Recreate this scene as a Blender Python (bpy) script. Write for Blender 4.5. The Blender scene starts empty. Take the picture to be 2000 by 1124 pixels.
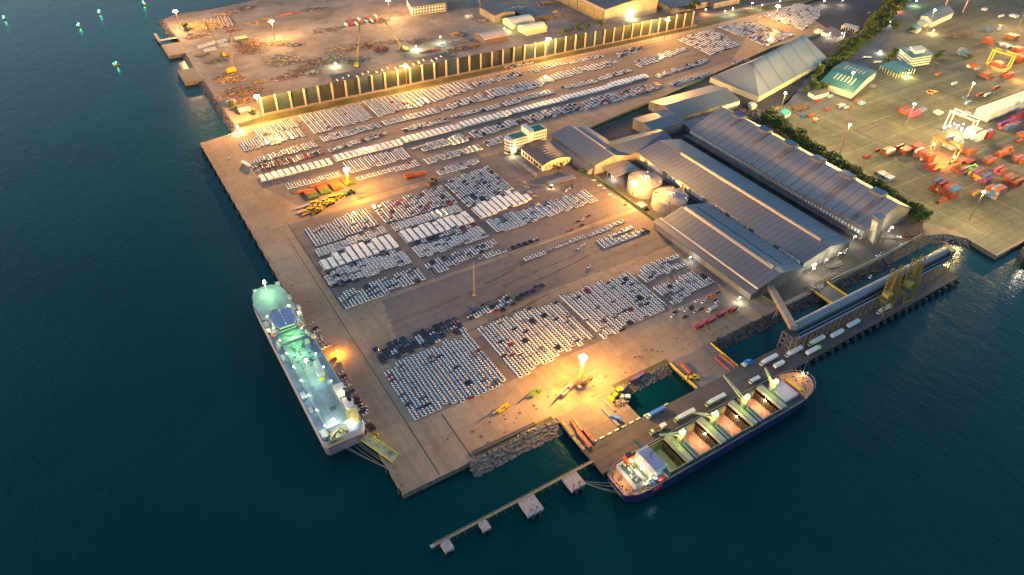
import bpy, math, random
from mathutils import Vector, Matrix
from mathutils.geometry import tessellate_polygon
random.seed(7)
R = math.radians
scene = bpy.context.scene
COL = scene.collection

# ------------------------------------------------------------------ camera
CAM_H = 330.0
FPX, PITCH, ROLL, HEAD = 1367.2, R(39.288), R(1.969), R(33.208)
fw = Vector((math.sin(HEAD)*math.cos(PITCH), math.cos(HEAD)*math.cos(PITCH), -math.sin(PITCH)))
rt0 = Vector((math.cos(HEAD), -math.sin(HEAD), 0)); up0 = rt0.cross(fw)
rt = rt0*math.cos(ROLL) + up0*math.sin(ROLL)
up = -rt0*math.sin(ROLL) + up0*math.cos(ROLL)
cd = bpy.data.cameras.new('camera'); cam = bpy.data.objects.new('camera', cd); COL.objects.link(cam)
cd.sensor_width = 36; cd.lens = 36*FPX/2000; cd.clip_start = 1; cd.clip_end = 20000
m3 = Matrix((rt, up, -fw)).transposed()
cam.matrix_world = Matrix.Translation((0, 0, CAM_H)) @ m3.to_4x4()
scene.camera = cam

def G(px, py, z=0.0):
    """survey: a point of the 2000x1124 photograph to plan coordinates at height z"""
    d = fw + rt*((px-1000)/FPX) - up*((py-562)/FPX)
    t = (z-CAM_H)/d.z
    return (d.x*t, d.y*t)

# ------------------------------------------------------------------ light
SUN_EL, SUN_AZ = R(2.6), R(290)
w = bpy.data.worlds.new('World'); scene.world = w; w.use_nodes = True
nt = w.node_tree; nt.nodes.clear()
o_ = nt.nodes.new('ShaderNodeOutputWorld'); b_ = nt.nodes.new('ShaderNodeBackground'); s_ = nt.nodes.new('ShaderNodeTexSky')
s_.sky_type = 'NISHITA'; s_.sun_disc = False; s_.sun_elevation = SUN_EL; s_.sun_rotation = SUN_AZ
s_.air_density = 1.0; s_.dust_density = 1.2; s_.ozone_density = 2.2
nt.links.new(s_.outputs[0], b_.inputs[0]); nt.links.new(b_.outputs[0], o_.inputs[0]); b_.inputs[1].default_value = 0.15
sd = bpy.data.lights.new('sun', 'SUN'); sd.energy = 0.075; sd.angle = R(50); sd.color = (1.0, 0.62, 0.50)
so = bpy.data.objects.new('sun', sd); COL.objects.link(so)
sdir = Vector((math.sin(SUN_AZ)*math.cos(R(14)), math.cos(SUN_AZ)*math.cos(R(14)), math.sin(R(14))))
so.rotation_euler = sdir.to_track_quat('Z', 'Y').to_euler()
vs = scene.view_settings; vs.view_transform = 'Standard'; vs.look = 'None'; vs.gamma = 1; vs.use_curve_mapping = False
EXPO = 2.62
vs.exposure = EXPO
LK = 2.0**(-EXPO)        # lamp powers are written for exposure 0
scene.cycles.max_bounces = 5; scene.cycles.diffuse_bounces = 2; scene.cycles.glossy_bounces = 2
scene.cycles.transmission_bounces = 1; scene.cycles.use_denoising = True
scene.cycles.sample_clamp_indirect = 4; scene.cycles.sample_clamp_direct = 0
scene.cycles.caustics_reflective = False; scene.cycles.caustics_refractive = False

# ------------------------------------------------------------------ materials
def newmat(name):
    m = bpy.data.materials.new(name); m.use_nodes = True
    n = m.node_tree; return m, n, n.nodes['Principled BSDF']
def noise(n, scale, detail=4, vec=None, rough=.55):
    t = n.nodes.new('ShaderNodeTexNoise'); t.inputs['Scale'].default_value = scale
    t.inputs['Detail'].default_value = detail; t.inputs['Roughness'].default_value = rough
    if vec: n.links.new(vec, t.inputs['Vector'])
    return t.outputs['Fac']
def wpos(n, sx=1, sy=1, sz=1):
    g = n.nodes.new('ShaderNodeNewGeometry')
    if (sx, sy, sz) == (1, 1, 1): return g.outputs['Position']
    v = n.nodes.new('ShaderNodeVectorMath'); v.operation = 'MULTIPLY'
    n.links.new(g.outputs['Position'], v.inputs[0]); v.inputs[1].default_value = (sx, sy, sz); return v.outputs[0]
def ramp(n, fac, stops):
    r = n.nodes.new('ShaderNodeValToRGB'); e = r.color_ramp.elements
    while len(e) < len(stops): e.new(0.5)
    for k, (p, c) in enumerate(stops):
        e[k].position = p; e[k].color = (*c, 1) if len(c) == 3 else c
    n.links.new(fac, r.inputs[0]); return r.outputs[0]
def mix(n, fac, a, b, mode='MIX'):
    x = n.nodes.new('ShaderNodeMixRGB'); x.blend_type = mode
    for s, v in ((0, fac), (1, a), (2, b)):
        if isinstance(v, (int, float)): x.inputs[s].default_value = v
        elif isinstance(v, tuple): x.inputs[s].default_value = (*v, 1)
        else: n.links.new(v, x.inputs[s])
    return x.outputs[0]
MATS = {}
def M(name, col=(.5, .5, .5), rough=.6, metal=0, var=.18, scale=.6, stretch=(1, 1, 1)):
    if name in MATS: return MATS[name]
    m, n, p = newmat(name)
    f = noise(n, scale, 3, wpos(n, *stretch))
    c1 = tuple(max(0, c*(1-var)) for c in col); c2 = tuple(min(1, c*(1+var)) for c in col)
    n.links.new(ramp(n, f, [(.3, c1), (.7, c2)]), p.inputs['Base Color'])
    p.inputs['Roughness'].default_value = rough; p.inputs['Metallic'].default_value = metal
    MATS[name] = m; return m
def EM(name, col, strength):
    if name in MATS: return MATS[name]
    m, n, p = newmat(name)
    p.inputs['Base Color'].default_value = (*col, 1)
    p.inputs['Emission Color'].default_value = (*col, 1); p.inputs['Emission Strength'].default_value = strength
    MATS[name] = m; return m
def ground_mat(name, cols, s1=.012, s2=.15, rough=.85, streak=None, joints=None, jcol=.75, stain=.35):
    """large paved or earth surface: broad tone, fine grain, oil stains, tyre streaks, slab joints"""
    m, n, p = newmat(name)
    broad = noise(n, s1, 5, wpos(n)); base = ramp(n, broad, [(.32, cols[0]), (.5, cols[1]), (.68, cols[2])])
    fine = noise(n, s2, 6, wpos(n), .7)
    base = mix(n, .55, base, ramp(n, fine, [(.25, (.62, .62, .62)), (.75, (1.3, 1.3, 1.3))]), 'MULTIPLY')
    sp = noise(n, .045, 8, wpos(n), .75)
    base = mix(n, ramp(n, sp, [(.55, (0, 0, 0)), (.72, (stain,)*3)]), base, tuple(c*.35 for c in cols[0]))
    if streak:
        st = noise(n, streak[3], 5, wpos(n, *streak[:3]), .65)
        base = mix(n, ramp(n, st, [(.5, (0, 0, 0)), (.72, (streak[4],)*3)]), base, tuple(c*.4 for c in cols[0]))
    if joints:
        b = n.nodes.new('ShaderNodeTexBrick'); b.offset = 0
        b.inputs['Scale'].default_value = 1; b.inputs['Mortar Size'].default_value = joints[2]
        b.inputs['Brick Width'].default_value = joints[0]; b.inputs['Row Height'].default_value = joints[1]
        b.inputs['Mortar Smooth'].default_value = .3; b.inputs['Bias'].default_value = 0
        b.inputs['Color1'].default_value = (1, 1, 1, 1); b.inputs['Color2'].default_value = (.9, .9, .9, 1); b.inputs['Mortar'].default_value = (jcol,)*3+(1,)
        n.links.new(wpos(n), b.inputs['Vector'])
        base = mix(n, 1.0, base, b.outputs['Color'], 'MULTIPLY')
    n.links.new(base, p.inputs['Base Color']); p.inputs['Roughness'].default_value = rough
    p.inputs['Specular IOR Level'].default_value = .25
    bp = n.nodes.new('ShaderNodeBump'); bp.inputs['Strength'].default_value = .25; bp.inputs['Distance'].default_value = .3
    n.links.new(noise(n, .5, 6, wpos(n), .7), bp.inputs['Height']); n.links.new(bp.outputs[0], p.inputs['Normal'])
    MATS[name] = m; return m
def roof_mat(name, col, axis='x', pitch=7.0, dark=.75, rust=.25):
    """ribbed sheet metal: seams across the slope, streaks down it"""
    m, n, p = newmat(name)
    k = (1/pitch, 0, 0) if axis == 'x' else (0, 1/pitch, 0)
    pos = wpos(n)
    wv = n.nodes.new('ShaderNodeTexWave'); wv.wave_type = 'BANDS'; wv.bands_direction = 'X' if axis == 'x' else 'Y'
    wv.inputs['Scale'].default_value = math.pi/(10*pitch); wv.inputs['Distortion'].default_value = .15
    n.links.new(pos, wv.inputs['Vector'])
    st = noise(n, 1.0, 5, wpos(n, *((.35, .03, .03) if axis == 'x' else (.03, .35, .03))), .7)
    br = noise(n, .02, 4, pos)
    c = ramp(n, br, [(.3, tuple(x*.82 for x in col)), (.7, tuple(x*1.15 for x in col))])
    c = mix(n, ramp(n, wv.outputs['Fac'], [(.0, (1, 1, 1)), (.05, (.6,.6,.6)), (.09, (0, 0, 0))]), c, tuple(x*dark*.8 for x in col))
    c = mix(n, ramp(n, st, [(.5, (0, 0, 0)), (.8, (rust,)*3)]), c, (col[0]*.6, col[1]*.48, col[2]*.42))
    n.links.new(c, p.inputs['Base Color']); p.inputs['Roughness'].default_value = .48; p.inputs['Metallic'].default_value = .15
    MATS[name] = m; return m

# ------------------------------------------------------------------ mesh building
class MB:
    def __init__(s): s.v = []; s.f = []; s.m = []; s.c = []
    def add(s, vs, fs, m=0):
        b = len(s.v); s.c.append((b, len(s.f))); s.v += [tuple(q) for q in vs]
        for f in fs: s.f.append([b+i for i in f]); s.m.append(m)
    def each(s, name, mats, parent=None, per=1, **tg):
        """one object per 'per' added solids"""
        out = []; st = s.c+[(len(s.v), len(s.f))]
        for i in range(0, len(s.c), per):
            j = min(i+per, len(s.c)); (v0, f0), (v1, f1) = st[i], st[j]
            q = MB(); q.v = s.v[v0:v1]; q.f = [[k-v0 for k in f] for f in s.f[f0:f1]]; q.m = s.m[f0:f1]
            if parent is None:
                cx = sum(p[0] for p in q.v)/len(q.v); cy = sum(p[1] for p in q.v)/len(q.v); cz = min(p[2] for p in q.v)
                o = bpy.data.objects.new(name, q.mesh(name, mats, (cx, cy, cz))); o.location = (cx, cy, cz); COL.objects.link(o); tag(o, **tg)
            else: o = q.build(name, mats, parent)
            out.append(o)
        return out
    def box(s, x0, x1, y0, y1, z0, z1, m=0, bottom=True):
        v = [(x0,y0,z0),(x1,y0,z0),(x1,y1,z0),(x0,y1,z0),(x0,y0,z1),(x1,y0,z1),(x1,y1,z1),(x0,y1,z1)]
        f = [(4,5,6,7),(0,1,5,4),(1,2,6,5),(2,3,7,6),(3,0,4,7)]
        if bottom: f.append((3,2,1,0))
        s.add(v, f, m); return s
    def hexa(s, lo, hi, m=0):   # two quads, bottom and top, counter clockwise
        s.add(list(lo)+list(hi), [(4,5,6,7),(0,1,5,4),(1,2,6,5),(2,3,7,6),(3,0,4,7),(3,2,1,0)], m); return s
    def obox(s, cx, cy, cz, lx, ly, lz, a=0, m=0, tilt=None):
        c, q = math.cos(a), math.sin(a); v = []
        for z in (-lz/2, lz/2):
            for x, y in ((-lx/2,-ly/2),(lx/2,-ly/2),(lx/2,ly/2),(-lx/2,ly/2)):
                p = Vector((x, y, z))
                if tilt is not None: p = tilt @ p
                v.append((cx+p.x*c-p.y*q, cy+p.x*q+p.y*c, cz+p.z))
        s.add(v, [(4,5,6,7),(0,1,5,4),(1,2,6,5),(2,3,7,6),(3,0,4,7),(3,2,1,0)], m); return s
    def beam(s, p, q, wd, h=None, m=0):
        h = h or wd; p = Vector(p); q = Vector(q); d = (q-p)
        if d.length < 1e-6: return s
        d.normalize(); a = Vector((0,0,1)) if abs(d.z) < .95 else Vector((1,0,0))
        r = d.cross(a).normalized()*(wd/2); u = r.normalized().cross(d)*(h/2)
        v = [p-r-u, p+r-u, p+r+u, p-r+u, q-r-u, q+r-u, q+r+u, q-r+u]
        s.add(v, [(3,2,1,0),(4,5,6,7),(0,1,5,4),(1,2,6,5),(2,3,7,6),(3,0,4,7)], m); return s
    def cyl(s, cx, cy, z0, z1, r0, n=14, m=0, r1=None, cap=True):
        r1 = r0 if r1 is None else r1; v = []
        for z, r in ((z0, r0), (z1, r1)):
            for k in range(n): v.append((cx+r*math.cos(k*math.tau/n), cy+r*math.sin(k*math.tau/n), z))
        f = [(k, (k+1) % n, n+(k+1) % n, n+k) for k in range(n)]
        if cap: f += [tuple(range(n, 2*n)), tuple(range(n-1, -1, -1))]
        s.add(v, f, m); return s
    def tube(s, p, q, r, n=8, m=0, r1=None):
        p = Vector(p); q = Vector(q); d = (q-p).normalized(); r1 = r if r1 is None else r1
        a = Vector((0,0,1)) if abs(d.z) < .95 else Vector((1,0,0)); x = d.cross(a).normalized(); y = x.cross(d)
        v = [p+(x*math.cos(k*math.tau/n)+y*math.sin(k*math.tau/n))*r for k in range(n)] + [q+(x*math.cos(k*math.tau/n)+y*math.sin(k*math.tau/n))*r1 for k in range(n)]
        s.add(v, [(k, n+k, n+(k+1) % n, (k+1) % n) for k in range(n)]+[tuple(range(n)), tuple(range(2*n-1, n-1, -1))], m); return s
    def prism(s, poly, z0, z1, m=0, ms=None):
        n = len(poly); ms = m if ms is None else ms
        a = sum(poly[i][0]*poly[(i+1) % n][1]-poly[(i+1) % n][0]*poly[i][1] for i in range(n))
        if a < 0: poly = poly[::-1]
        tri = tessellate_polygon([[Vector((x, y, 0)) for x, y in poly]])
        b = len(s.v); s.v += [(x, y, z1) for x, y in poly]+[(x, y, z0) for x, y in poly]
        for t in tri:
            A, B, Cc = (Vector(poly[i]) for i in t)
            if (B-A).cross(Cc-A) < 0: t = t[::-1]
            s.f.append([b+i for i in t]); s.m.append(m)
        if z1 > z0:
            for i in range(n):
                j = (i+1) % n; s.f.append([b+n+i, b+n+j, b+j, b+i]); s.m.append(ms)
        return s
    def sphere(s, c, r, n=10, k=6, m=0, sz=1):
        v = [(c[0], c[1], c[2]+r*sz)]
        for i in range(1, k):
            t = math.pi*i/k
            for j in range(n): v.append((c[0]+r*math.sin(t)*math.cos(j*math.tau/n), c[1]+r*math.sin(t)*math.sin(j*math.tau/n), c[2]+r*sz*math.cos(t)))
        v.append((c[0], c[1], c[2]-r*sz)); f = [(0, 1+j, 1+(j+1) % n) for j in range(n)]
        for i in range(k-2):
            for j in range(n): f.append((1+i*n+j, 1+(i+1)*n+j, 1+(i+1)*n+(j+1) % n, 1+i*n+(j+1) % n))
        e = len(v)-1; f += [(e, 1+(k-2)*n+(j+1) % n, 1+(k-2)*n+j) for j in range(n)]
        s.add(v, f, m); return s
    def truss(s, p, q, wd, h, bays, t=.25, m=0):
        """open box girder from p to q"""
        p = Vector(p); q = Vector(q); d = (q-p).normalized(); a = Vector((0,0,1)) if abs(d.z) < .9 else Vector((1,0,0))
        r = d.cross(a).normalized()*(wd/2); u = r.normalized().cross(d)*(h/2); L = (q-p)
        cs = [(-1,-1),(1,-1),(1,1),(-1,1)]
        for i, j in cs: s.beam(p+r*i+u*j, q+r*i+u*j, t, t, m)
        for b in range(bays+1):
            o = p+L*(b/bays)
            for k in range(4):
                i0, j0 = cs[k]; i1, j1 = cs[(k+1) % 4]
                s.beam(o+r*i0+u*j0, o+r*i1+u*j1, t*.7, t*.7, m)
                if b < bays:
                    o2 = p+L*((b+1)/bays); s.beam(o+r*i0+u*j0, o2+r*i1+u*j1, t*.6, t*.6, m)
        return s
    def mesh(s, name, mats, origin=(0,0,0), smooth=False):
        me = bpy.data.meshes.new(name); ox, oy, oz = origin
        me.from_pydata([(x-ox, y-oy, z-oz) for x, y, z in s.v], [], s.f)
        for mt in mats if isinstance(mats, (list, tuple)) else [mats]: me.materials.append(mt)
        me.polygons.foreach_set('material_index', s.m)
        if smooth: me.polygons.foreach_set('use_smooth', [True]*len(s.f))
        me.update(); return me
    def build(s, name, mats, parent=None, world=True, smooth=False, label=None):
        """world=True: vertices are plan coordinates and the parent is unrotated"""
        org = tuple(parent.matrix_basis.translation) if (parent is not None and world) else (0, 0, 0)
        if parent is not None and parent.parent is not None and world:
            org = tuple(parent.matrix_basis.translation + parent.parent.matrix_basis.translation)
        o = bpy.data.objects.new(name, s.mesh(name, mats, org, smooth)); COL.objects.link(o)
        if parent is not None: o.parent = parent
        if label: o['label'] = label
        return o

def thing(name, label, cat, loc=(0,0,0), rz=0, group=None):
    o = bpy.data.objects.new(name, None); COL.objects.link(o); o.empty_display_size = .5
    o.location = loc; o.rotation_euler = (0, 0, rz)
    o['label'] = label; o['category'] = cat
    if group: o['group'] = group
    return o
def tag(o, label=None, cat=None, group=None, kind=None):
    if label: o['label'] = label
    if cat: o['category'] = cat
    if group: o['group'] = group
    if kind: o['kind'] = kind
    return o
def struct(name, mb, mats): return tag(mb.build(name, mats), kind='structure')
def copy_tree(r, loc, rz=0, label=None, group=None):
    n = r.copy(); COL.objects.link(n); n.location = loc; n.rotation_euler = (0, 0, rz)
    if label: n['label'] = label
    if group: n['group'] = group
    for ch in r.children:
        c = ch.copy(); COL.objects.link(c); c.parent = n
        for g in ch.children:
            d = g.copy(); COL.objects.link(d); d.parent = c
    return n
def lamp(parent, loc, power, col, radius=.8, spot=None, flood=False):
    """the light a lit lamp gives; power written for exposure 0; loc in plan coordinates"""
    d = bpy.data.lights.new('lamp_light', 'SPOT' if spot else 'POINT'); d.energy = power*LK*4; d.color = col; d.shadow_soft_size = radius
    if spot: d.spot_size = R(spot); d.spot_blend = .6
    if flood:      # floodlights aimed outward: stronger to the side than straight down, nothing upward
        d.use_nodes = True; q = d.node_tree; em = q.nodes['Emission']; tc = q.nodes.new('ShaderNodeTexCoord'); sp = q.nodes.new('ShaderNodeSeparateXYZ')
        q.links.new(tc.outputs['Normal'], sp.inputs[0])
        def mt(op, a, b_=None):
            k = q.nodes.new('ShaderNodeMath'); k.operation = op
            for i, v in enumerate((a, b_)):
                if v is None: continue
                if isinstance(v, (int, float)): k.inputs[i].default_value = v
                else: q.links.new(v, k.inputs[i])
            return k.outputs[0]
        down = mt('MULTIPLY', sp.outputs['Z'], -1.0); c_ = mt('MAXIMUM', down, .16)
        q.links.new(mt('MULTIPLY', mt('POWER', c_, -1.55), mt('GREATER_THAN', down, 0.0)), em.inputs['Strength'])
    o = bpy.data.objects.new('lamp_light', d); COL.objects.link(o)
    if parent: o.parent = parent; o.location = Vector(loc)-parent.matrix_basis.translation
    else: o.location = loc
    return o
ORD = ['zeroth','first','second','third','fourth','fifth','sixth','seventh','eighth','ninth','tenth','eleventh','twelfth','thirteenth','fourteenth','fifteenth','sixteenth','seventeenth','eighteenth','nineteenth','twentieth']
def ordn(k):
    if k <= 20: return ORD[k]
    t = {2: 'twenty', 3: 'thirty', 4: 'forty', 5: 'fifty'}[k//10]
    if k % 10 == 0: return t[:-1]+'ieth'
    return t+'-'+ORD[k % 10]

# ------------------------------------------------------------------ water and land
m, n, p = newmat('sea water')
p.inputs['Base Color'].default_value = (.0015, .030, .040, 1); p.inputs['Roughness'].default_value = .2; p.inputs['IOR'].default_value = 1.33; p.inputs['Specular IOR Level'].default_value = .34; p.inputs['Specular Tint'].default_value = (.42, .86, 1.0, 1)
pos = wpos(n)
big = noise(n, .006, 3, pos)
n.links.new(ramp(n, big, [(.3, (.0001, .021, .025)), (.7, (.0002, .034, .038))]), p.inputs['Base Color'])
w1 = noise(n, .11, 4, wpos(n, 1, .45, 1), .6); w2 = noise(n, .5, 4, wpos(n, 1, .6, 1), .6)
mx = n.nodes.new('ShaderNodeMath'); mx.operation = 'MULTIPLY_ADD'; n.links.new(w1, mx.inputs[0]); mx.inputs[1].default_value = 2.2; n.links.new(w2, mx.inputs[2])
bp = n.nodes.new('ShaderNodeBump'); bp.inputs['Strength'].default_value = .24; bp.inputs['Distance'].default_value = .8
n.links.new(mx.outputs[0], bp.inputs['Height']); n.links.new(bp.outputs[0], p.inputs['Normal'])
MATS['water'] = m
WZ = -4.0
b = MB(); b.add([(-6000,-3000,WZ),(9000,-3000,WZ),(9000,9000,WZ),(-6000,9000,WZ)], [(0,1,2,3)])
struct('sea', b, m)

conc = ground_mat('quay concrete', [(.215,.155,.108),(.29,.21,.145),(.36,.265,.18)], streak=(1,.05,1,.12,.35), joints=(24,24,.22), jcol=.7)
asph = ground_mat('yard asphalt', [(.135,.108,.098),(.165,.130,.115),(.20,.155,.135)], streak=(.05,1,1,.1,.5), stain=.3)
edge = M('weathered quay wall', (.12,.10,.085), .9, var=.4, scale=.4)
dirt = ground_mat('scrap yard earth', [(.17,.13,.10),(.25,.195,.15),(.33,.265,.205)], s1=.02, s2=.1, streak=(.3,1,1,.05,.45), stain=.5)
darkasph = ground_mat('dark asphalt', [(.042,.038,.040),(.060,.053,.053),(.085,.074,.070)], stain=.4)
termc = ground_mat('terminal concrete', [(.115,.105,.068),(.165,.150,.095),(.215,.195,.125)], streak=(.04,1,1,.12,.5), joints=(36,18,.35), jcol=.72, stain=.45)
deckm = ground_mat('berth deck asphalt', [(.075,.066,.064),(.095,.083,.078),(.12,.102,.092)], streak=(.03,1,1,.2,.6), stain=.3)
pierm = ground_mat('pier concrete', [(.15,.125,.105),(.195,.16,.135),(.24,.20,.165)], joints=(20,20,.2), jcol=.65)
grassm = ground_mat('rough grass', [(.05,.05,.02),(.085,.08,.035),(.14,.12,.06)], s1=.05, s2=.6, stain=.2)

land = [(75.5,216.2),(118,216.2),(122,218),(222.5,218),(222.5,218.05),(269,218.05),(307,218.05),(503,220),(540,222),(560,221),(577,214),(586,201),(584,174),
        (2400,180),(2600,2600),(500,2600),(430,1110),(242,1081),(177,1071),(136,1070),(116,1057),(116.5,1012),(117,985),(118,962),(95,962),(95,920),
        (115,921),(113.5,870.5),(94.8,870),(94.6,831),(114.5,830),(114.4,702),(114.5,684.5),(75.8,677)]
b = MB().prism(land, -6, 0, 0, 1); struct('port_ground', b, [conc, edge])
def sheet(name, poly, mt, z=.02):
    b = MB().prism(poly, z, z); return struct(name, b, [mt])
def rect(x0, x1, y0, y1): return [(x0,y0),(x1,y0),(x1,y1),(x0,y1)]
# yard surfaces
random.seed(3)
zig = []
for k in range(13): zig += [(133-k*.9+random.uniform(-1.2,1.2), 372-k*4.4), (131-k*.9+random.uniform(-1.5,1), 369-k*4.4)]
sheet('asphalt_aisle', [(368,318),(372,372)]+zig+[(180,322)], asph)
sheet('north_yard_asphalt', [(104,568),(122,628),(121,676),(850,676),(700,582),(600,572),(305,556),(300,520),(330,515),(325,455),(280,455),(268,508),(128,506)], asph, .03)
sheet('middle_yard_asphalt', rect(104,368,376,499), asph)
sheet('south_yard_asphalt', rect(104.5,372,258,304), asph)
sheet('crane_track', rect(98.0,98.7,217,500), M('rail steel', (.05,.04,.04), .6))
sheet('quay_gutter', rect(119.2,119.9,217,256), M('rail steel'))
for x in (104.2,):
    sheet('track_edge_line', rect(x,x+.35,258,500), M('faded paint', (.32,.27,.2), .8))
sheet('warehouse_yard', [(379,222.5),(502,222.5),(556,224),(577,235),(575,255),(574,285),(579,325),(587,356),(589,380),(597,410),(608,441),(700,474),(790,508),(940,560),(900,592),(775,584),(594,546),(520,530),(389,506),(380,440),(372,440)], darkasph)
sheet('office_yard', [(290,390),(325,390),(370,395),(378,440),(385,504),(320,520),(302,505),(285,455)], asph, .04)
sheet('scrap_yard_ground', [(115.5,702),(760,716),(1000,716),(2400,1500),(2400,2590),(510,2590),(440,1105),(245,1078),(178,1068),(137,1067),(118,1055),(118.5,985),(119,962),(119,921),(116,870),(116,831),(115.5,830)], dirt)
sheet('terminal_ground', [(586,176),(2390,183),(2390,1450),(1400,760),(1140,655),(985,588),(866,540),(800,515),(700,478),(611,443),(600,410),(592,380),(590,356),(583,326),(578,288),(576,254),(578,232),(588,214)], termc)
sheet('wall_verge', [(118,692),(757,690),(1000,700),(1000,716),(760,715),(752,698),(145,706),(118,700)], grassm, .06)
sheet('wall_access_road', [(122,684),(760,680),(1010,694),(1010,698),(757,688),(122,690)], M('pale road', (.24,.19,.14), .85), .05)
sheet('boundary_grass', [(380,501),(386,503),(520,527),(594,543),(774,581),(905,590),(905,594),(774,588),(594,550),(500,534),(385,511)], grassm, .06)
sheet('fence_grass', [(378.5,222),(373,240),(371.5,300),(371,420),(365,460),(372,460),(377,420),(378,300),(380,240),(384,222)], grassm, .06)
# perimeter and access roads
sheet('gate_road', [(905,594),(940,560),(1010,590),(1115,640),(1300,735),(1300,800),(1100,720),(1000,700),(930,690),(925,640)], darkasph, .05)
sheet('terminal_road', [(700,430),(880,500),(1000,560),(1140,620),(1400,740),(1400,765),(1140,657),(985,590),(866,542),(760,505),(640,450),(616,440)], M('grey road', (.11,.105,.11), .8, var=.25, scale=.03), .04)
sheet('park_ground', [(765,730),(1000,718),(1115,760),(1500,960),(2000,1700),(900,1500),(760,900)], M('park earth', (.05,.05,.045), .9, var=.5, scale=.03), .04)
# painted lines of the container terminal
yl = M('worn yellow paint', (.34,.30,.16), .7, var=.5, scale=.15); b = MB()
for y in (250,283,316,349,382,415,448): 
    b.prism(rect(600 if y<360 else 640, 1200, y, y+.35), .05, .05)
for x in (604,668,732,796,860,930): b.prism(rect(x, x+.35, 200, 455), .06, .06)
struct('terminal_lane_paint', b, [yl])
b = MB()
for x in [k*3.4+606 for k in range(150)]:
    for y0, y1 in ((205,224),(228,247),(254,280),(286,313),(320,346),(352,379),(386,412)):
        if random.random() < .6: b.prism(rect(x, x+.8, y0+random.uniform(0,4), y1-random.uniform(0,4)), .07, .07)
struct('terminal_slot_paint', b, [M('slot marks', (.06,.052,.035), .8, var=.3)])
rt_ = random.Random(31); b = MB()
for (xa, ya, xb, yb, wd_) in ((205,352,300,366,.9),(215,341,330,352,.8),(190,330,310,343,1.1),(240,372,345,380,.6),(160,312,260,318,.6),(150,345,210,349,.5),(330,335,372,330,.7),(300,312,366,322,.6)):
    pr = None
    for k in range(25):
        u = k/24; q = (xa+(xb-xa)*u, ya+(yb-ya)*u+math.sin(u*5+xa)*1.2+rt_.uniform(-.15,.15)); w1_ = wd_*rt_.uniform(.2,.8)
        if pr and rt_.random() < .85: b.add([(pr[0],pr[1]-w1_,.075),(q[0],q[1]-w1_,.075),(q[0],q[1]+w1_,.075),(pr[0],pr[1]+w1_,.075)], [(0,1,2,3)])
        pr = q
struct('tyre_marks', b, [M('old tyre marks', (.07,.055,.05), .85, var=.4, scale=.2)])
b = MB()
for k in range(85):
    x = rt_.uniform(80,370); y = rt_.uniform(218,500) if x < 128 else rt_.uniform(219,236); r_ = rt_.uniform(.4,1.6); a0 = rt_.uniform(0,6)
    b.add([(x+r_*rt_.uniform(.5,1)*math.cos(a0+j), y+r_*rt_.uniform(.4,.9)*math.sin(a0+j), .078) for j in (0,.9,1.8,2.8,3.8,4.8,5.6)], [(0,1,2,3,4,5,6)])
struct('oil_stains', b, [M('oil stain', (.085,.06,.045), .7, var=.4, scale=.5)])
b = MB()
for k in range(95):
    b.box(150+k*6.2, 153+k*6.2, 685.5, 686.3, .05, 0.48)
b.each('concrete_barrier', [M('barrier concrete', (.5,.45,.38), .8)], label='low white concrete barrier in the row below the tall windbreak wall', cat='barrier', group='row of concrete barriers below the windbreak wall')
# piers and platforms (deck slabs on piles)
def deck(name, poly, mt, z0=-1.6, piles=True, step=9, z1=-.0):
    b = MB().prism(poly, z0, z1, 0, 1)
    if piles:
        n_ = len(poly)
        for i in range(n_):
            a = Vector((*poly[i], 0)); c = Vector((*poly[(i+1) % n_], 0)); cen = Vector((sum(q[0] for q in poly)/n_, sum(q[1] for q in poly)/n_, 0))
            k = max(1, int((c-a).length/step))
            for j in range(k+1):
                q = a.lerp(c, j/k); q = q+(cen-q).normalized()*1.2; b.cyl(q.x, q.y, -7, z0, .6, 8, 1, cap=False)
    return struct(name, b, [mt, edge])
deck('west_pier', rect(177.8,222.5,191.5,217.99), pierm)
deck('joint_pier', rect(269,307,191.5,218.04), pierm)
deck('bulk_berth', [(177.8,171),(529.5,173.5),(533.5,191.4),(177.8,191.49)], deckm)
b = MB()
for k in range(42):
    x = 184+k*8.3; b.box(x, x+1.6, 170.1, 171.0+(k*8.3/352)*2.2, -3.2, -.3)
b.each('berth_fender', [M('rubber fender', (.03,.03,.032), .9)], label='black rubber fender on the outer face of the bulk berth', cat='fender', group='fenders along the bulk berth')
b = MB()
for k in range(12): b.box(180+k*5.6, 183+k*5.6, 191.1, 192.0, .02, .5, 0)
b.each('kerb_block', [M('yellow white kerb', (.6,.6,.35), .7)], label='pale yellow kerb block between the west pier and the berth road', cat='kerb block', group='broken line of pale kerb blocks')
b = MB()
b.box(75.5, 76.2, 217, 676, 0, .45)
tag(b.build('quay_kerb', [M('kerb timber', (.22,.17,.12), .8)]), 'long kerb along the seaward edge of the main quay', 'kerb')
b = MB()
for k in range(29): b.box(74.2, 75.5, 219+k*16, 221.4+k*16, -3.4, -.4)
b.each('quay_fender', [M('rubber fender')], label='black rubber fender on the wall of the main quay', cat='fender', group='fenders along the main quay')
def bollard(x, y): 
    o = bollard_src
    c = o.copy(); COL.objects.link(c); c.location = (x, y, 0); return c
b = MB(); b.cyl(0,0,.0,.55,.22,8); b.cyl(0,0,.55,.75,.38,8)
bollard_src = b.build('bollard', [M('bollard iron', (.10,.08,.05), .6)])
tag(bollard_src, 'low iron mooring bollard on the seaward edge of the main quay', 'bollard', 'bollards along the main quay edge'); bollard_src.location = (77.2, 222, 0)
for k in range(1, 19): bollard(77.2, 222+k*24)

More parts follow.
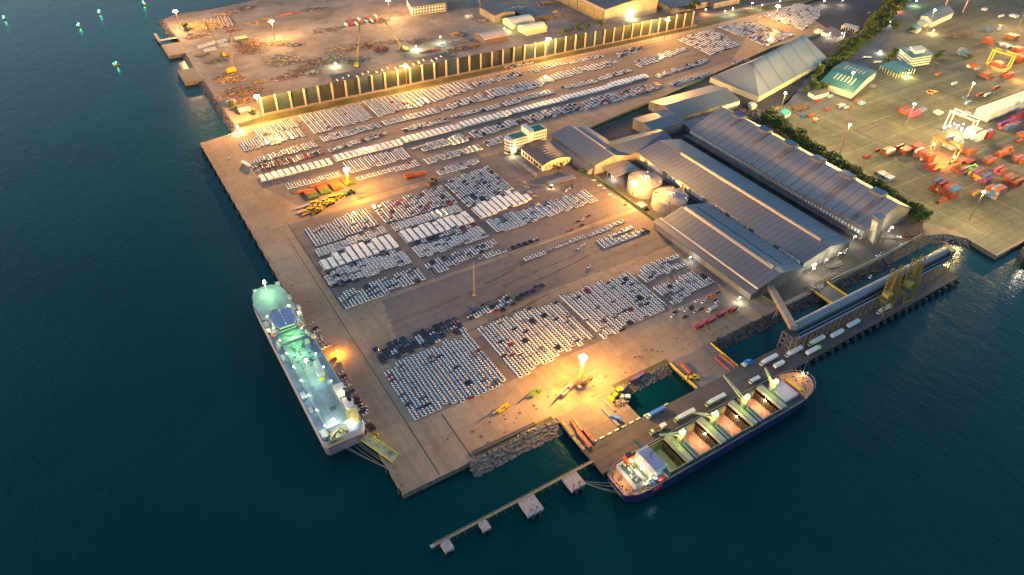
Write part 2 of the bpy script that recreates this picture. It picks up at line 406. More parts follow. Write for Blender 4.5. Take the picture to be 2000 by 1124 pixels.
# revetments of loose rock
rock = M('revetment rock', (.125,.115,.108), .9, var=.55, scale=.5)
def rocks(name, label, x0, x1, y0, z0, y1, z1, num, seed, s=(0.8,2.0), path=None, rm=None):
    rr = random.Random(seed); b = MB()
    for k in range(num):
        u, v = rr.random(), rr.random(); x = x0+(x1-x0)*u; y = y0+(y1-y0)*v; z = z0+(z1-z0)*v
        if path: x, y, z = path(u, v)
        r = rr.uniform(*s); pts = [(x+rr.uniform(-.4,.4)*r+a*r*rr.uniform(.5,1), y+c*r*rr.uniform(.5,1), z+d*r*rr.uniform(.4,.8)) for a, c, d in ((-1,-1,-1),(1,-1,-1),(1,1,-1),(-1,1,-1),(-.7,-.7,.8),(.7,-.7,.8),(.7,.7,.8),(-.7,.7,.8))]
        b.hexa(pts[:4], pts[4:])
    return tag(b.build(name, [rm or rock]), label, 'rocks', kind='stuff')
def slope(name, poly_hi, poly_lo, mt, z0=-5.5, z1=-.05):
    b = MB(); k = len(poly_hi)
    b.add([(x,y,z1) for x,y in poly_hi]+[(x,y,z0) for x,y in poly_lo], [(i,i+1,k+i+1,k+i) for i in range(k-1)]); return struct(name, b, [mt])
rubble = M('rubble slope', (.075,.07,.06), .95, var=.5, scale=.3)
slope('south_embankment', [(117,217.6),(177.7,217.8)], [(116,207),(177.7,208)], rubble)
rocks('revetment_rocks', 'grey boulders of the revetment beside the south corner of the quay', 117,176,208.5,-4.3,216.5,-.2,1150,1)
slope('inlet_embankment', [(222.6,218),(268.9,218)], [(222.6,211.5),(268.9,212)], rubble)
rocks('inlet_rocks', 'brown boulders on the bank of the small square inlet', 223.5,268,212.2,-4.3,217.7,-.2,520,2,(.5,1.3))
sheet('inlet_bank_grass', rect(224,270,217.6,222), grassm, .05)
sheet('south_bank_grass', rect(121,176,217.5,220.5), grassm, .05)
slope('channel_embankment', [(307.1,218),(503,219.9),(560,220.9),(577,213.8),(586,201)], [(307.1,210.5),(503,212),(553,213),(568,207),(577,198)], rubble)
rocks('channel_rocks', 'dark boulders along the channel bank behind the conveyor', 308,500,211.3,-4.3,218.8,-.2,1400,3,(.6,1.4),rm=M('dark channel rock', (.055,.052,.05), .9, var=.6, scale=.4))  # separate, darker rock colour for the channel bank
rocks('corner_rocks', 'pale boulders round the curved shore beside the container quay', 0,0,0,0,0,0,260,4,(.6,1.3),
      path=lambda u, v: ((lambda c: (c[0]-v*5, c[1]-v*6, -.4-v*3.8))(((540+u*46), 222-(max(0,u-.35)/.65)**1.6*22))))
slope('north_west_embankment', [(114.4,702),(114.4,830)], [(107,702),(107,830)], rubble)
rocks('shore_rocks', 'boulders on the shore below the scrap yard, beside the lit water', 0,0,0,0,0,0,600,5,(.7,1.7), path=lambda u, v: (108.5+v*6, 686+u*143, -4.2+v*4))
slope('dock_embankment', [(115,921),(114,870.5)], [(108,921),(107,870.5)], rubble)
slope('far_west_embankment', [(117,985),(116,1012),(116,1057),(136,1070),(242,1081),(430,1110)], [(110,985),(108,1012),(107,1062),(132,1078),(240,1090),(428,1120)], rubble)
rocks('far_rocks', 'boulders at the far western point of the scrap yard', 0,0,0,0,0,0,300,6,(.7,1.7), path=lambda u, v: (109+v*6, 985+u*75, -4.2+v*4))
deck('work_pier_deck', [(94.8,831),(114.3,830.2),(113.4,870.3),(95,870)], M('rusty deck', (.17,.12,.09), .8, var=.4), z1=.01, step=6)

# lattice work pier and the jetty with its mooring platforms
jm = M('jetty walkway grating', (.20,.17,.09), .7, var=.3); cc = M('mooring concrete', (.30,.26,.25), .85, var=.25); rub = M('rubber fender')
t = thing('jetty', 'long narrow walkway on piles running out from the berth corner over dark water', 'jetty', (125,181,0))
b = MB(); b.box(76.5,177.6,180.2,181.6,-.5,0); b.build('walkway', [jm], t)
b = MB()
for k in range(21):
    x = 79+k*4.9; b.beam((x,179.6,-2),(x,182.2,-2),.35,.3); 
    for y in (179.8,182): b.cyl(x,y,-7,-.5,.22,6,cap=False)
b.each('pile', [M('steel piles', (.06,.05,.045), .8)], t, 3)
b = MB()
for y in (180.2,181.6):
    b.beam((76.5,y,1.0),(177.6,y,1.0),.08)
    for k in range(43): b.beam((76.5+k*2.4,y,0),(76.5+k*2.4,y,1.0),.06)
b.build('handrail', [M('galvanised rail', (.4,.36,.25), .5)], t)
t = thing('walkway_post', 'small end landing at the tip of the long jetty', 'landing', (76,181,0))
MB().box(74.3,76.5,180.0,181.9,-.6,.1).build('landing_deck', [cc], t)
def platform(x0, x1, y0, y1, label, nf, piles=2):
    t = thing('mooring_platform', label, 'mooring platform', ((x0+x1)/2, (y0+y1)/2, 0), group='mooring platforms along the jetty')
    b = MB().box(x0,x1,y0,y1,-1.6,.15); b.build('slab', [cc], t)
    b = MB()
    for i in range(piles):
        for j in range(piles): b.cyl(x0+(x1-x0)*(.15+.7*i/(piles-1)), y0+(y1-y0)*(.15+.7*j/(piles-1)), -7, -1.6, .55, 8, cap=False)
    b.each('pile', [M('steel piles')], t)
    for k in range(nf):
        x = x0+(x1-x0)*(.3+.4*k/max(1,nf-1)); b = MB(); b.cyl(x, y0-.75, -2.9, -.3, .75, 12); b.build('fender', [rub], t)
        b = MB(); b.cyl(x, y0+2.4, .15, .9, .4, 10); b.cyl(x, y0+2.4, .9, 1.15, .6, 10); b.build('bollard', [M('bollard iron')], t)
platform(155.6,165.4,170.6,180.0,'square concrete mooring platform nearest the bulk berth, ropes to the blue ship',2,3)
platform(126.5,136.5,169.6,180.0,'largest square concrete platform, second out along the jetty',2,3)
platform(101.6,106.4,174.6,180.0,'small concrete platform midway along the outer jetty',0)
platform(79.2,84.4,174.4,180.0,'small concrete platform beside the outer tip of the jetty',0)

# pipelines, walls and fences
def fence(name, label, pts, h, post, mt, gap=12, cat='fence', pm=None, thick=.12):
    t = thing(name, label, cat, (pts[0][0], pts[0][1], 0)); b = MB(); c = MB()
    for a, q in zip(pts, pts[1:]):
        b.beam((a[0],a[1],h/2),(q[0],q[1],h/2), thick, h); L = math.dist(a, q); k = max(1, int(L/gap))
        for j in range(k+1):
            x = a[0]+(q[0]-a[0])*j/k; y = a[1]+(q[1]-a[1])*j/k; c.box(x-post/2,x+post/2,y-post/2,y+post/2,0,h+.25)
    b.build('panel_run', [mt], t); c.each('post', [pm or mt], t); return t
fence('perimeter_fence', 'green perimeter fence between the car yard and the long warehouses', [(377,222.5),(374,240),(373,300),(372.5,420),(365,452)], 2.6, .3, M('green fence', (.05,.09,.05), .7))
fence('perimeter_fence', 'grey fence on the grass strip between the north car rows and the halls', [(388,508),(520,531),(594,547),(774,585),(900,592)], 2.4, .3, M('green fence'))
fence('boundary_wall', 'pale low wall along the channel behind the conveyor gallery', [(438,221.4),(503,221.6),(556,223.5)], 1.6, .35, M('lit wall', (.45,.40,.30), .8), cat='wall', thick=.35)
fence('yellow_railing', 'bright yellow railing along the right side of the channel bridge', [(432.2,222),(432.2,191.6)], 1.5, .3, M('yellow rail paint', (.62,.44,.03), .5), 6, 'railing', thick=.25)
fence('yellow_railing', 'yellow railing along the left side of the channel bridge', [(414.8,222),(414.8,191.6)], 1.5, .3, M('yellow rail paint'), 6, 'railing', thick=.25)
fence('yellow_railing', 'yellow edge railing beside the small square inlet', [(269.4,217.5),(269.4,192.2)], 1.0, .3, M('yellow rail paint'), 6, 'railing', thick=.6)
fence('yellow_railing', 'yellow edge railing beside the channel end of the joint pier', [(306.6,217.5),(306.6,192.2)], 1.0, .3, M('yellow rail paint'), 6, 'railing', thick=.5)
b = MB().prism(rect(414.5,432.6,191.45,222.3), -.9, .03, 0, 1)
t = thing('channel_bridge', 'lit road bridge over the dark channel to the berth', 'bridge', (423,207,0))
b.build('bridge_deck', [M('bridge deck', (.17,.14,.11), .85, var=.3), edge], t)
b = MB()
for y in (197,207,216):
    for x in (417,423.5,430): b.cyl(x,y,-7,-.9,.7,8,cap=False)
b.each('bridge_pier', [edge], t)
b = MB(); b.tube((121.5,219.9,.7),(164,219.6,.7),.75,10); b.tube((121.5,221.3,.7),(164,221,.7),.75,10)
tag(b.build('pipeline', [M('dark pipe', (.09,.075,.065), .7)], smooth=False), 'pair of long dark pipes lying along the south edge of the yard', 'pipeline')

# tall windbreak wall: concrete posts with dark sheet between them
t = thing('windbreak_wall', 'very tall dark windbreak wall with pale concrete posts behind the car yard', 'wall', (441,704,0))
WX = [147.0+15.25*k for k in range(40)]
def wy(x): return 709.9-(x-147)/604*10
def wh(x): return 19.3+(x-147)/604*1.3
pans = [M('green cladding', (.020,.030,.027), .6, var=.3, scale=.05), M('blue cladding', (.022,.040,.062), .6, var=.3, scale=.05), M('brown cladding', (.030,.027,.024), .6, var=.3, scale=.05)]
pc = M('wall post concrete', (.33,.29,.25), 0.48)
for k, x in enumerate(WX):
    b = MB().box(x-.9, x+.9, wy(x)-1.2, wy(x)+.6, 0, wh(x)); b.build('post', [pc], t)
    if k:
        x0 = WX[k-1]+.9; x1 = x-.9; b = MB()
        b.hexa([(x0,wy(x0)-.25,1.2),(x1,wy(x1)-.25,1.2),(x1,wy(x1)+.1,1.2),(x0,wy(x0)+.1,1.2)], [(x0,wy(x0)-.25,wh(x0)-.5),(x1,wy(x1)-.25,wh(x1)-.5),(x1,wy(x1)+.1,wh(x1)-.5),(x0,wy(x0)+.1,wh(x0)-.5)])
        b.build('panel', [pans[(0,0,1,0,1,0,2,0,1,1,0,2,0,0,2,1,0,0,2,2)[k % 20]]], t)
b = MB().hexa([(146,709.3,0),(752,699.2,0),(752,700.0,0),(146,710.1,0)], [(146,709.3,1.2),(752,699.2,1.2),(752,700.0,1.2),(146,710.1,1.2)]); b.build('plinth', [M('wall plinth', (.25,.20,.16), .9)], t)

# ------------------------------------------------------------------ high masts
WARM = (1.0, .46, .075); GOLD = (1.0, .66, .17)
polem = M('galvanised pole', (.22,.19,.14), .6, .2); headm = M('lamp frame', (.15,.13,.1), .5)
GL = EM('sodium lamp glow', (1.0, .74, .34), 60*LK*3); GW = EM('white lamp glow', (1.0, .93, .74), 60*LK*3)
def mast(px, py, h, label, power, col=WARM, glow=None, r=2.3, lean=None, cat='floodlight mast', name='floodlight_mast', xy=None):
    x, y = xy or G(px, py); t = thing(name, label, cat, (x, y, 0), group='high floodlight masts of the port')
    b = MB(); b.cyl(0,0,0,h,.55,10,r1=.28); b.cyl(0,0,0,.6,1.1,10); b.build('pole', [polem], t, world=False)
    b = MB()
    for k in range(8):
        a = k*math.tau/8; b.beam((0,0,h-.6),(r*math.cos(a),r*math.sin(a),h-.4),.15)
        a2 = (k+1)*math.tau/8; b.beam((r*math.cos(a),r*math.sin(a),h-.4),(r*math.cos(a2),r*math.sin(a2),h-.4),.18)
    b.build('lamp_ring', [headm], t, world=False)
    b = MB()
    for k in range(8):
        a = k*math.tau/8; b.sphere((r*.8*math.cos(a), r*.8*math.sin(a), h-.9), .95 if r > 2 else .7, 8, 5, sz=.8)  # heads oversized, so their shape stands in for the lamps' halo
    b.sphere((0,0,h-.8), .9, 8, 5)
    b.build('lamp_head', [glow or GL], t, world=False)
    lamp(t, (x, y, h-2.6), power*.5, col, 1.4, flood=True); return t
def pylon(px, py, h, label, power):
    """four legged lattice mast"""
    x, y = G(px, py); t = thing('floodlight_mast', label, 'floodlight mast', (x, y, 0), group='high floodlight masts of the port')
    b = MB(); b.truss((0,0,0),(0,0,h),1.6,1.6,14,.2); b.build('lattice_pole', [M('yellow lattice', (.22,.15,.04), .6)], t, world=False)
    MB().box(-1.7,1.7,-1.7,1.7,0,.7).build('footing', [cc], t, world=False)
    b = MB(); b.beam((-2.2,0,h+.1),(2.2,0,h+.1),.25); b.beam((0,-2.2,h+.1),(0,2.2,h+.1),.25); b.build('lamp_ring', [headm], t, world=False)
    b = MB()
    for k in range(8): a = k*math.tau/8; b.sphere((1.9*math.cos(a), 1.9*math.sin(a), h-.5), .6, 8, 5)
    b.build('lamp_head', [GL], t, world=False); lamp(t, (x, y, h-2.6), power, WARM, 0.84)
PW = 100000
mast(512,238,28.3,'floodlight mast at the left end of the tall windbreak wall', PW*1.15)
mast(795,175,27.8,'floodlight mast second from left in front of the windbreak wall', PW*.72)
mast(1069,118,27.3,'floodlight mast in front of the middle of the windbreak wall', PW*.75)
mast(1297,80,28,'floodlight mast near the right end of the windbreak wall', PW*.72)
mast(1511,48,26,'floodlight mast between the farthest car blocks', PW*.55)
pylon(683,378,24.6,'lattice floodlight mast beside the orange and green bins', PW*1.4)
mast(1232,398,21.8,'floodlight mast in front of the left silo by the fence', PW*.75)
pylon(1131.5,757,27.5,'lattice floodlight mast in the foreground beside the parked crane trucks', PW*1.7)
mast(352,58,24,'floodlight mast at the far left point of the scrap yard', PW*.5, (1,.52,.17))
mast(537,78,24,'floodlight mast behind the largest scrap heaps', PW*.5, (1,.54,.19))
mast(761,38,26,'floodlight mast beside the long white accommodation block', PW*.55, (1,.52,.17))
x, y = G(926,578); t = thing('light_pole', 'tall thin unlit pole standing in the empty asphalt aisle', 'pole', (x, y, 0))
b = MB(); b.cyl(0,0,0,32,.45,8,r1=.2); b.build('pole', [M('orange pole', (.40,.26,.14), .6)], t, world=False)
MB().box(-1,1,-1,1,0,1.2).build('footing', [M('orange pole')], t, world=False)
mast(1641,298,31,'slim floodlight mast in the open middle of the container terminal', PW*.31, GOLD, GW, 0.66)
mast(1893,430,29,'slim floodlight mast nearest the container quay', PW*.31, GOLD, GW, 0.78)
mast(1766,252,29,'slim floodlight mast beside the pink container stack', PW*.31, GOLD, GW, 0.78)
mast(1880,210,29,'slim floodlight mast behind the white reefer stack', PW*.31, GOLD, GW, 0.78)
mast(1652,185,27,'floodlight mast standing behind the larger teal roofed shed', PW*.31, GOLD, GW, 0.78)
mast(1522,225,26,'floodlight mast at the machine yard by the big hall', PW*.22, GOLD, GW, 0.72)
mast(2070,330,29,'slim floodlight mast beyond the yellow yard crane', PW*.5, (1,.62,.18), GW, 0.78)
mast(2040,120,29,'slim floodlight mast at the far right yard', PW*.6, (1,.58,.16), GW, 0.78)
mast(1985,60,29,'slim floodlight mast at the far upper right yard', PW*.45, (1,.58,.16), GW, 0.78)
mast(1810,60,29,'slim pole mast beside the far terminal shed', PW*.15, GOLD, GW, 0.48)
# smaller wall and street lamps
def street(px, py, h, label, power, col=(1,.9,.7), r=0.42, glow=None, group='small lamps of the port roads and yards'):
    x, y = G(px, py); t = thing('street_lamp', label, 'street lamp', (x, y, 0), group=group)
    b = MB(); b.cyl(0,0,0,h,.16,6,r1=.1); b.beam((0,0,h),(0,-1.2,h+.2),.15); b.build('pole', [polem], t, world=False)
    b = MB(); b.sphere((0,-1.2,h-.1), r, 8, 5, sz=.6); b.build('lamp_head', [glow or GW], t, world=False)
    lamp(t, (x, y-1.2, h-1.2), power, col, .6)
street(466,257,6,'bright low lamp at the north corner of the quay', 6500, (1,.75,.4), .9, GL)
street(1732,462,10,'lamp on the dark ground behind the tall hopper', 3000, r=0.78)
street(1581,540,9,'lamp on the south gable of the middle warehouse', 2600, (1,.9,.6), r=0.78)
street(1606,524,9,'second lamp along the south gable of the middle warehouse', 1600, (1,.9,.6), r=0.42)
street(1632,511,9,'third lamp along the south gable of the middle warehouse', 1600, (1,.9,.6), r=0.42)
street(1662,478,9,'lamp at the right corner of the middle warehouse', 2600, (1,.9,.6), r=0.48)
street(1440,590,5,'tiny lamp on the green fence by the south warehouse corner', 700, (.8,1,.9), .4)
street(1345,510,5,'tiny lamp halfway along the green fence', 500, (.8,1,.9), .4)
street(1197,350,5,'lamp under the small open shed beside the silos', 2200, (1,.95,.8), 0.42)
street(1110,88,6,'lamp just behind the middle of the windbreak wall', 5000, (1,.78,.4), 1.1, GL)
street(1152,80,5,'white lamp behind the windbreak wall beside the small canopy', 1500, r=0.36)
street(1233,38,8,'lamp on the end wall of the big grey shed', 5500, (.85,1,.55), 0.66)
street(985,62,5,'lamp between the two green lit arched sheds', 7000, (.75,1,.3), 0.42)
street(860,85,9,'white lamp on a tall pole in the scrap yard', 4500, (.7,1,.8), 0.48)
street(812,98,5,'low white lamp on the scrap yard ground', 5500, (.8,1,.6), 0.48)
street(655,130,4,'small white lamp among scrap beside the windbreak wall', 3500, (.7,1,.6), .6)
street(1617,75,7,'bright lamp under the truck gate canopy', 3500, (1,.95,.8), 0.72)
street(1640,75,7,'second bright lamp under the truck gate canopy', 3000, (1,.95,.8), 0.72)
street(1606,12,8,'pair of lamps at the far truck park', 4000, r=0.66)
street(1642,10,8,'lamp at the far road junction', 3000, (1,.8,.6), 0.60)
street(1428,28,8,'roadside lamp among the dark park trees', 3500, (.8,1,.85), 0.72)
street(1413,32,8,'dim roadside lamp left of the pair among the park trees', 1200, (.8,1,.85), 0.48)
street(1376,27,6,'orange lamp at the edge of the park', 5000, (1,.35,.08), .7, GL)
street(1520,12,8,'roadside lamp behind the farthest car block', 1500, r=0.54)
street(1466,16,8,'roadside lamp in the middle of the park trees', 1500, r=0.54)
street(1485,20,8,'pinkish roadside lamp beside the far mast', 1500, (1,.8,.6), 0.48)
street(1307,18,6,'white lamp behind the long dark roofs', 1500, r=0.54)
street(1378,8,6,'distant white lamp in the top car park', 900, r=0.42)
street(1785,12,8,'green tinged lamp at the top of the terminal road', 3500, (.6,1,.6), 0.60)
street(1750,22,5,'orange lamp at the dark road bend', 6000, (1,.3,.08), .5, GL)
street(1735,50,5,'headlight bright lamp on the terminal road', 900, r=0.36)
street(1717,104,3,'bright white lamp by the hedge gap on the terminal road', 2500, r=0.60)
street(1770,150,5,'lamp under the small teal roofed gate shed', 5500, (.95,1,.35), .6)
street(1820,66,5,'lamp in the small yard behind the white office', 5500, (1,.75,.3), .6)
street(1000,305,5,'lamp at the corner of the white office building', 1500, (1,.95,.6), .5)
street(1075,368,4,'lamp by the carport in the office yard', 700, (1,.95,.6), .4)
street(658,692,4,'orange lamp low on the quay beside the white ship', 5600, (1,.36,.02), .4, EM('orange lamp glow', (1,.45,.02), 20*LK*3))

# ------------------------------------------------------------------ warehouses and buildings
rx = roof_mat('grey sheet roof seams along slope', (.125,.134,.155), 'y', 5.2)
ry = roof_mat('grey sheet roof short seams', (.125,.13,.148), 'x', 5.2)
rbl_shade = roof_mat('bluish sheet roof', (.095,.115,.145), 'y', 5.2, rust=.5)  # right-hand slopes: shade put into a darker, bluer colour; also the raised strips
rlt = roof_mat('pale sheet roof', (.20,.195,.205), 'y', 9, rust=.6)
rdk = roof_mat('dark brown roof', (.075,.070,.075), 'x', 8)
rbx = roof_mat('bluish sheet roof x', (.11,.125,.145), 'x', 6)
wl = M('stained cladding', (.15,.138,.13), .7, var=.35, scale=.12, stretch=(1,1,.15))
wp = M('pale wall', (.52,.48,.43), .75, var=.2, scale=.3)
wd = M('dark opening', (.02,.02,.022), .8)
gl_lit = EM('lit window row', (1,.80,.36), 1.0*LK)
winm = M('window glass', (.03,.035,.045), .15)
ridgem = M('ridge vent metal', (.36,.30,.26), .5, .1)

def gable(b, w_, x0, x1, y0, y1, ze, zr, axis='y', over=.7, t=.35, ridge=None, base=0):
    """b collects the roof (slot 0/1 = the two slopes), w_ the walls"""
    if axis == 'y':
        xm = (x0+x1)/2 if ridge is None else ridge
        X0, X1, Y0, Y1 = x0-over, x1+over, y0-over, y1+over
        b.hexa([(X0,Y0,ze),(xm,Y0,zr),(xm,Y1,zr),(X0,Y1,ze)], [(X0,Y0,ze+t),(xm,Y0,zr+t),(xm,Y1,zr+t),(X0,Y1,ze+t)], 0)
        b.hexa([(xm,Y0,zr),(X1,Y0,ze),(X1,Y1,ze),(xm,Y1,zr)], [(xm,Y0,zr+t),(X1,Y0,ze+t),(X1,Y1,ze+t),(xm,Y1,zr+t)], 1)
        v = [(x0,y0,base),(x1,y0,base),(x1,y1,base),(x0,y1,base),(x0,y0,ze-.05),(x1,y0,ze-.05),(x1,y1,ze-.05),(x0,y1,ze-.05),(xm,y0,zr-.15),(xm,y1,zr-.15)]
        w_.add(v, [(0,1,5,8,4),(2,3,7,9,6),(1,2,6,5),(3,0,4,7)])
    else:
        ym = (y0+y1)/2 if ridge is None else ridge
        X0, X1, Y0, Y1 = x0-over, x1+over, y0-over, y1+over
        b.hexa([(X0,Y0,ze),(X1,Y0,ze),(X1,ym,zr),(X0,ym,zr)], [(X0,Y0,ze+t),(X1,Y0,ze+t),(X1,ym,zr+t),(X0,ym,zr+t)], 0)
        b.hexa([(X0,ym,zr),(X1,ym,zr),(X1,Y1,ze),(X0,Y1,ze)], [(X0,ym,zr+t),(X1,ym,zr+t),(X1,Y1,ze+t),(X0,Y1,ze+t)], 1)
        v = [(x0,y0,base),(x1,y0,base),(x1,y1,base),(x0,y1,base),(x0,y0,ze-.05),(x1,y0,ze-.05),(x1,y1,ze-.05),(x0,y1,ze-.05),(x0,ym,zr-.15),(x1,ym,zr-.15)]
        w_.add(v, [(0,1,5,4),(2,3,7,6),(1,2,6,9,5),(3,0,4,8,7)])
def shed(name, label, cat, x0, x1, y0, y1, ze, zr, axis='y', roofm=None, wallm=None, ridge=None, vent=None, doors=0, rot=None, over=.7, openw=False):
    cx, cy = (x0+x1)/2, (y0+y1)/2
    t = thing(name, label, cat, (cx, cy, 0)); r = MB(); w_ = MB(); gable(r, w_, x0, x1, y0, y1, ze, zr, axis, over, ridge=ridge)
    r.build('roof', roofm or [rx, rbl_shade], t)
    if openw:
        p_ = MB()
        for x in (x0+.5, x1-.5):
            for k in range(int((y1-y0)/6)+1): p_.box(x-.2,x+.2,y0+k*6,y0+k*6+.4,0,ze)
        p_.each('column', [wl], t)
    else: w_.build('wall', [wallm or wl], t)
    if vent:
        xm = ridge if ridge is not None else ((x0+x1)/2 if axis == 'y' else (y0+y1)/2)
        v = MB(); a, c, wd_, hh = vent
        if axis == 'y': v.hexa([(xm-wd_,a,zr-.6),(xm+wd_,a,zr-.6),(xm+wd_,c,zr-.6),(xm-wd_,c,zr-.6)], [(xm-wd_,a,zr+hh*.6),(xm,a,zr+hh),(xm,c,zr+hh),(xm-wd_,c,zr+hh*.6)]); v.hexa([(xm+.02,a,zr-.6),(xm+wd_,a,zr-.6),(xm+wd_,c,zr-.6),(xm+.02,c,zr-.6)], [(xm+.02,a,zr+hh),(xm+wd_,a,zr+hh*.6),(xm+wd_,c,zr+hh*.6),(xm+.02,c,zr+hh)], 1)
        else: v.box(a, c, xm-wd_, xm+wd_, zr-.6, zr+hh)
        v.build('ridge_vent', [ridgem, ry], t)
    for k in range(doors):
        d = MB()
        if axis == 'y': 
            q = x0+(x1-x0)*(k+.5)/doors; d.box(q-2.5,q+2.5,y0-.12,y0-.02,0,5)
        else:
            q = y0+(y1-y0)*(k+.5)/doors; d.box(x0-.12,x0-.02,q-2.5,q+2.5,0,5)
        d.build('door', [M('steel door', (.16,.17,.18), .6)], t)
    return t

# south warehouse (nearest the channel)
t = shed('warehouse','long grey warehouse nearest the car yard, its gable end facing the channel','warehouse',371.5,420,236.5,341,9.2,15,'y',[rx,rbl_shade],ridge=391.5,vent=(243,338,1.5,1.6),doors=3)
b = MB(); b.hexa([(363.8,236,6.0),(371.3,236,7.6),(371.3,346,7.6),(363.8,346,6.0)], [(363.8,236,6.3),(371.3,236,7.9),(371.3,346,7.9),(363.8,346,6.3)]); b.build('lean_to_roof', [ry], t)
b = MB(); b.box(370.6,371.35,237,344,7.7,9.1); b.build('clerestory', [wp], t)
b = MB(); b.hexa([(396,244,13.2),(404,244,11.2),(404,338,11.2),(396,338,13.2)], [(396,244,14.6),(404,244,12.6),(404,338,12.6),(396,338,14.6)]); b.build('raised_roof_strip', [rbl_shade], t)
b = MB(); b.box(365,370.3,237,345,0,6.0); b.build('side_wall', [wl], t)
b = MB()
for k in range(2): b.box(403.8,404.3,243.6,338.4,11.5,13.0)
b.build('roof_edge_trim', [ridgem], t)
# middle warehouse
t = shed('warehouse','longest grey warehouse with a full length pale ridge vent, between silos and tall storage hall','warehouse',426,481,240.5,440,9.4,15.2,'y',[rx,rbl_shade],ridge=453,vent=(249,410,1.4,1.6),doors=3)
b = MB()
for k in range(36):
    y = 244+k*5.3
    if k % 5 != 4: b.box(425.0,425.8,y,y+4.6,4.6,8.4)
b.each('wall_panel', [M('white wall panels', (.5,.48,.46), .7, var=.5, scale=.3)], t)
for k in range(38):
    if k % 3 == 1:
        b = MB(); b.box(425.6,425.95,243+k*5.2,246.5+k*5.2,0,4); b.build('door', [M('steel door')], t)
shed('warehouse','crosswise gabled wing joined to the far end of the longest warehouse','warehouse',408,472,441.2,470,9.4,14.4,'x',[rbx,ry],doors=1)
# tall storage hall with roof monitors
t = thing('storage_hall', 'tallest grey storage hall, one long slope with six blue roof boxes along its ridge', 'storage hall', (530,340,0))
Y0, Y1 = 244, 453
b = MB(); b.hexa([(503,Y0,9),(541,Y0,23.6),(547,Y1,23.6),(505,Y1,9)], [(503,Y0,9.4),(541,Y0,24),(547,Y1,24),(505,Y1,9.4)], 0)
b.hexa([(541.05,Y0,23.6),(566,Y0,12),(571,Y1,12),(547.05,Y1,23.6)], [(541.05,Y0,24),(566,Y0,12.4),(571,Y1,12.4),(547.05,Y1,24)], 1); b.build('roof', [rlt, rbl_shade], t)
b = MB(); b.add([(504.5,Y0+1,0),(565,Y0+1,0),(569.5,Y1-1,0),(506,Y1-1,0),(504.5,Y0+1,9.3),(565,Y0+1,12.2),(569.5,Y1-1,12.2),(506,Y1-1,9.3),(541,Y0+1,23.4),(546.7,Y1-1,23.4)], [(0,1,5,8,4),(2,3,7,9,6),(1,2,6,5),(3,0,4,7)]); b.build('wall', [wl], t)
for k, y in enumerate((430.2,395.1,362.3,329.6,297.3,265.0)):
    x = 542.3+(y-244)*.0285-1.5; o = MB()
    o.box(x-3.5,x+5.2,y-6.2,y+6.2,20.5,25.4); d = o.build('roof_monitor', [M('monitor cladding', (.14,.13,.13), .7)], t)
    s2 = MB(); s2.box(x-3.0,x+4.8,y-5.7,y+5.7,25.45,25.7); s2.build('monitor_top', [M('blue sheet', (.02,.07,.15), .45)], d)
    if k < 6:
        s3 = MB(); s3.hexa([(504+.028*(y-244),y-7.6,9.42),(x-3.5,y-7.6,22.75),(x-3.5,y-3.0,22.75),(504+.028*(y-244),y-3.0,9.42)], [(504+.028*(y-244),y-7.6,9.8),(x-3.5,y-7.6,23.2),(x-3.5,y-3.0,23.2),(504+.028*(y-244),y-3.0,9.8)])
        s3.build('rusty_roof_strip', [M('rust stained sheet', (.13,.11,.105), .7, var=.35, scale=.2, stretch=(.3,1,1))], t)
b = MB(); k = 0; y = 248
while y < 450:
    b.box(503.3+.01*(y-244),503.9+.01*(y-244),y,y+1.9,5.6,8.3); y += 3.2; k += 1
b.each('window', [M('pale window strip', (.62,.62,.6), .4)], t)
b = MB().box(498,503.2,246,452,3.6,4.2); b.build('canopy', [M('dark canopy', (.07,.075,.085), .7)], t)
# conveyor trestle in the gap between the two long halls
t = thing('conveyor', 'narrow rusty overhead conveyor in the gap between the long warehouse and the storage hall', 'conveyor', (492,330,0))
b = MB(); b.truss((493,438,9),(497,244,16),1.8,1.8,46,.2); b.build('girder', [M('rusty steel', (.15,.095,.07), .8, var=.4)], t)
b = MB()
for k in range(12):
    y = 430-k*16; z = 9+(438-y)/194*7
    for dx in (-1.5,1.5): b.beam((494+k*.3+dx*1.6,y,0),(494+k*.3+dx*.5,y,z-.9),.3)
b.each('trestle', [M('rusty steel')], t, 2)
# hopper tower
t = thing('hopper_tower', 'sloping pale grey hopper tower at the near end of the storage hall', 'hopper tower', (509,237,0))
b = MB(); b.hexa([(505,234,2.5),(509,234,2.5),(511,239.5,2.5),(507,239.5,2.5)], [(506,238,21),(514,238,23.5),(514,243.6,23.5),(506,243.6,21)]); b.build('chute', [M('lit cladding', (.34,.31,.25), .7, var=.3)], t)
b = MB()
for x, y in ((505.2,234.4),(511,234.4),(505.2,240),(511,240)): b.box(x-.3,x+.3,y-.3,y+.3,0,12)
b.build('support_frame', [M('rusty steel')], t)
b = MB().hexa([(505.5,237.5,23.7),(514.5,237.5,23.7),(514.5,244,23.7),(505.5,244,23.7)], [(505.5,237.5,24),(514.5,237.5,24),(514.5,244,25),(505.5,244,25)]); b.build('roof', [rlt], t)
t = thing('pipe_conveyor', 'long rusty low conveyor from the hopper tower across the yard to the berth end', 'conveyor', (535,215,0))
b = MB(); b.truss((512,237,4.5),(552,203,7),1.3,1.3,24,.18); b.truss((552,203,7),(541,193,12),1.3,1.3,6,.18); b.build('girder', [M('rusty steel')], t)
b = MB()
for k in range(5): x = 517+k*7.5; y = 237-(x-512)*.85; b.beam((x,y-1,-4),(x,y,4.5+(x-512)*.06),.3); b.beam((x,y+1,-4),(x,y,4.5+(x-512)*.06),.3)
b.each('trestle', [M('rusty steel')], t, 2)

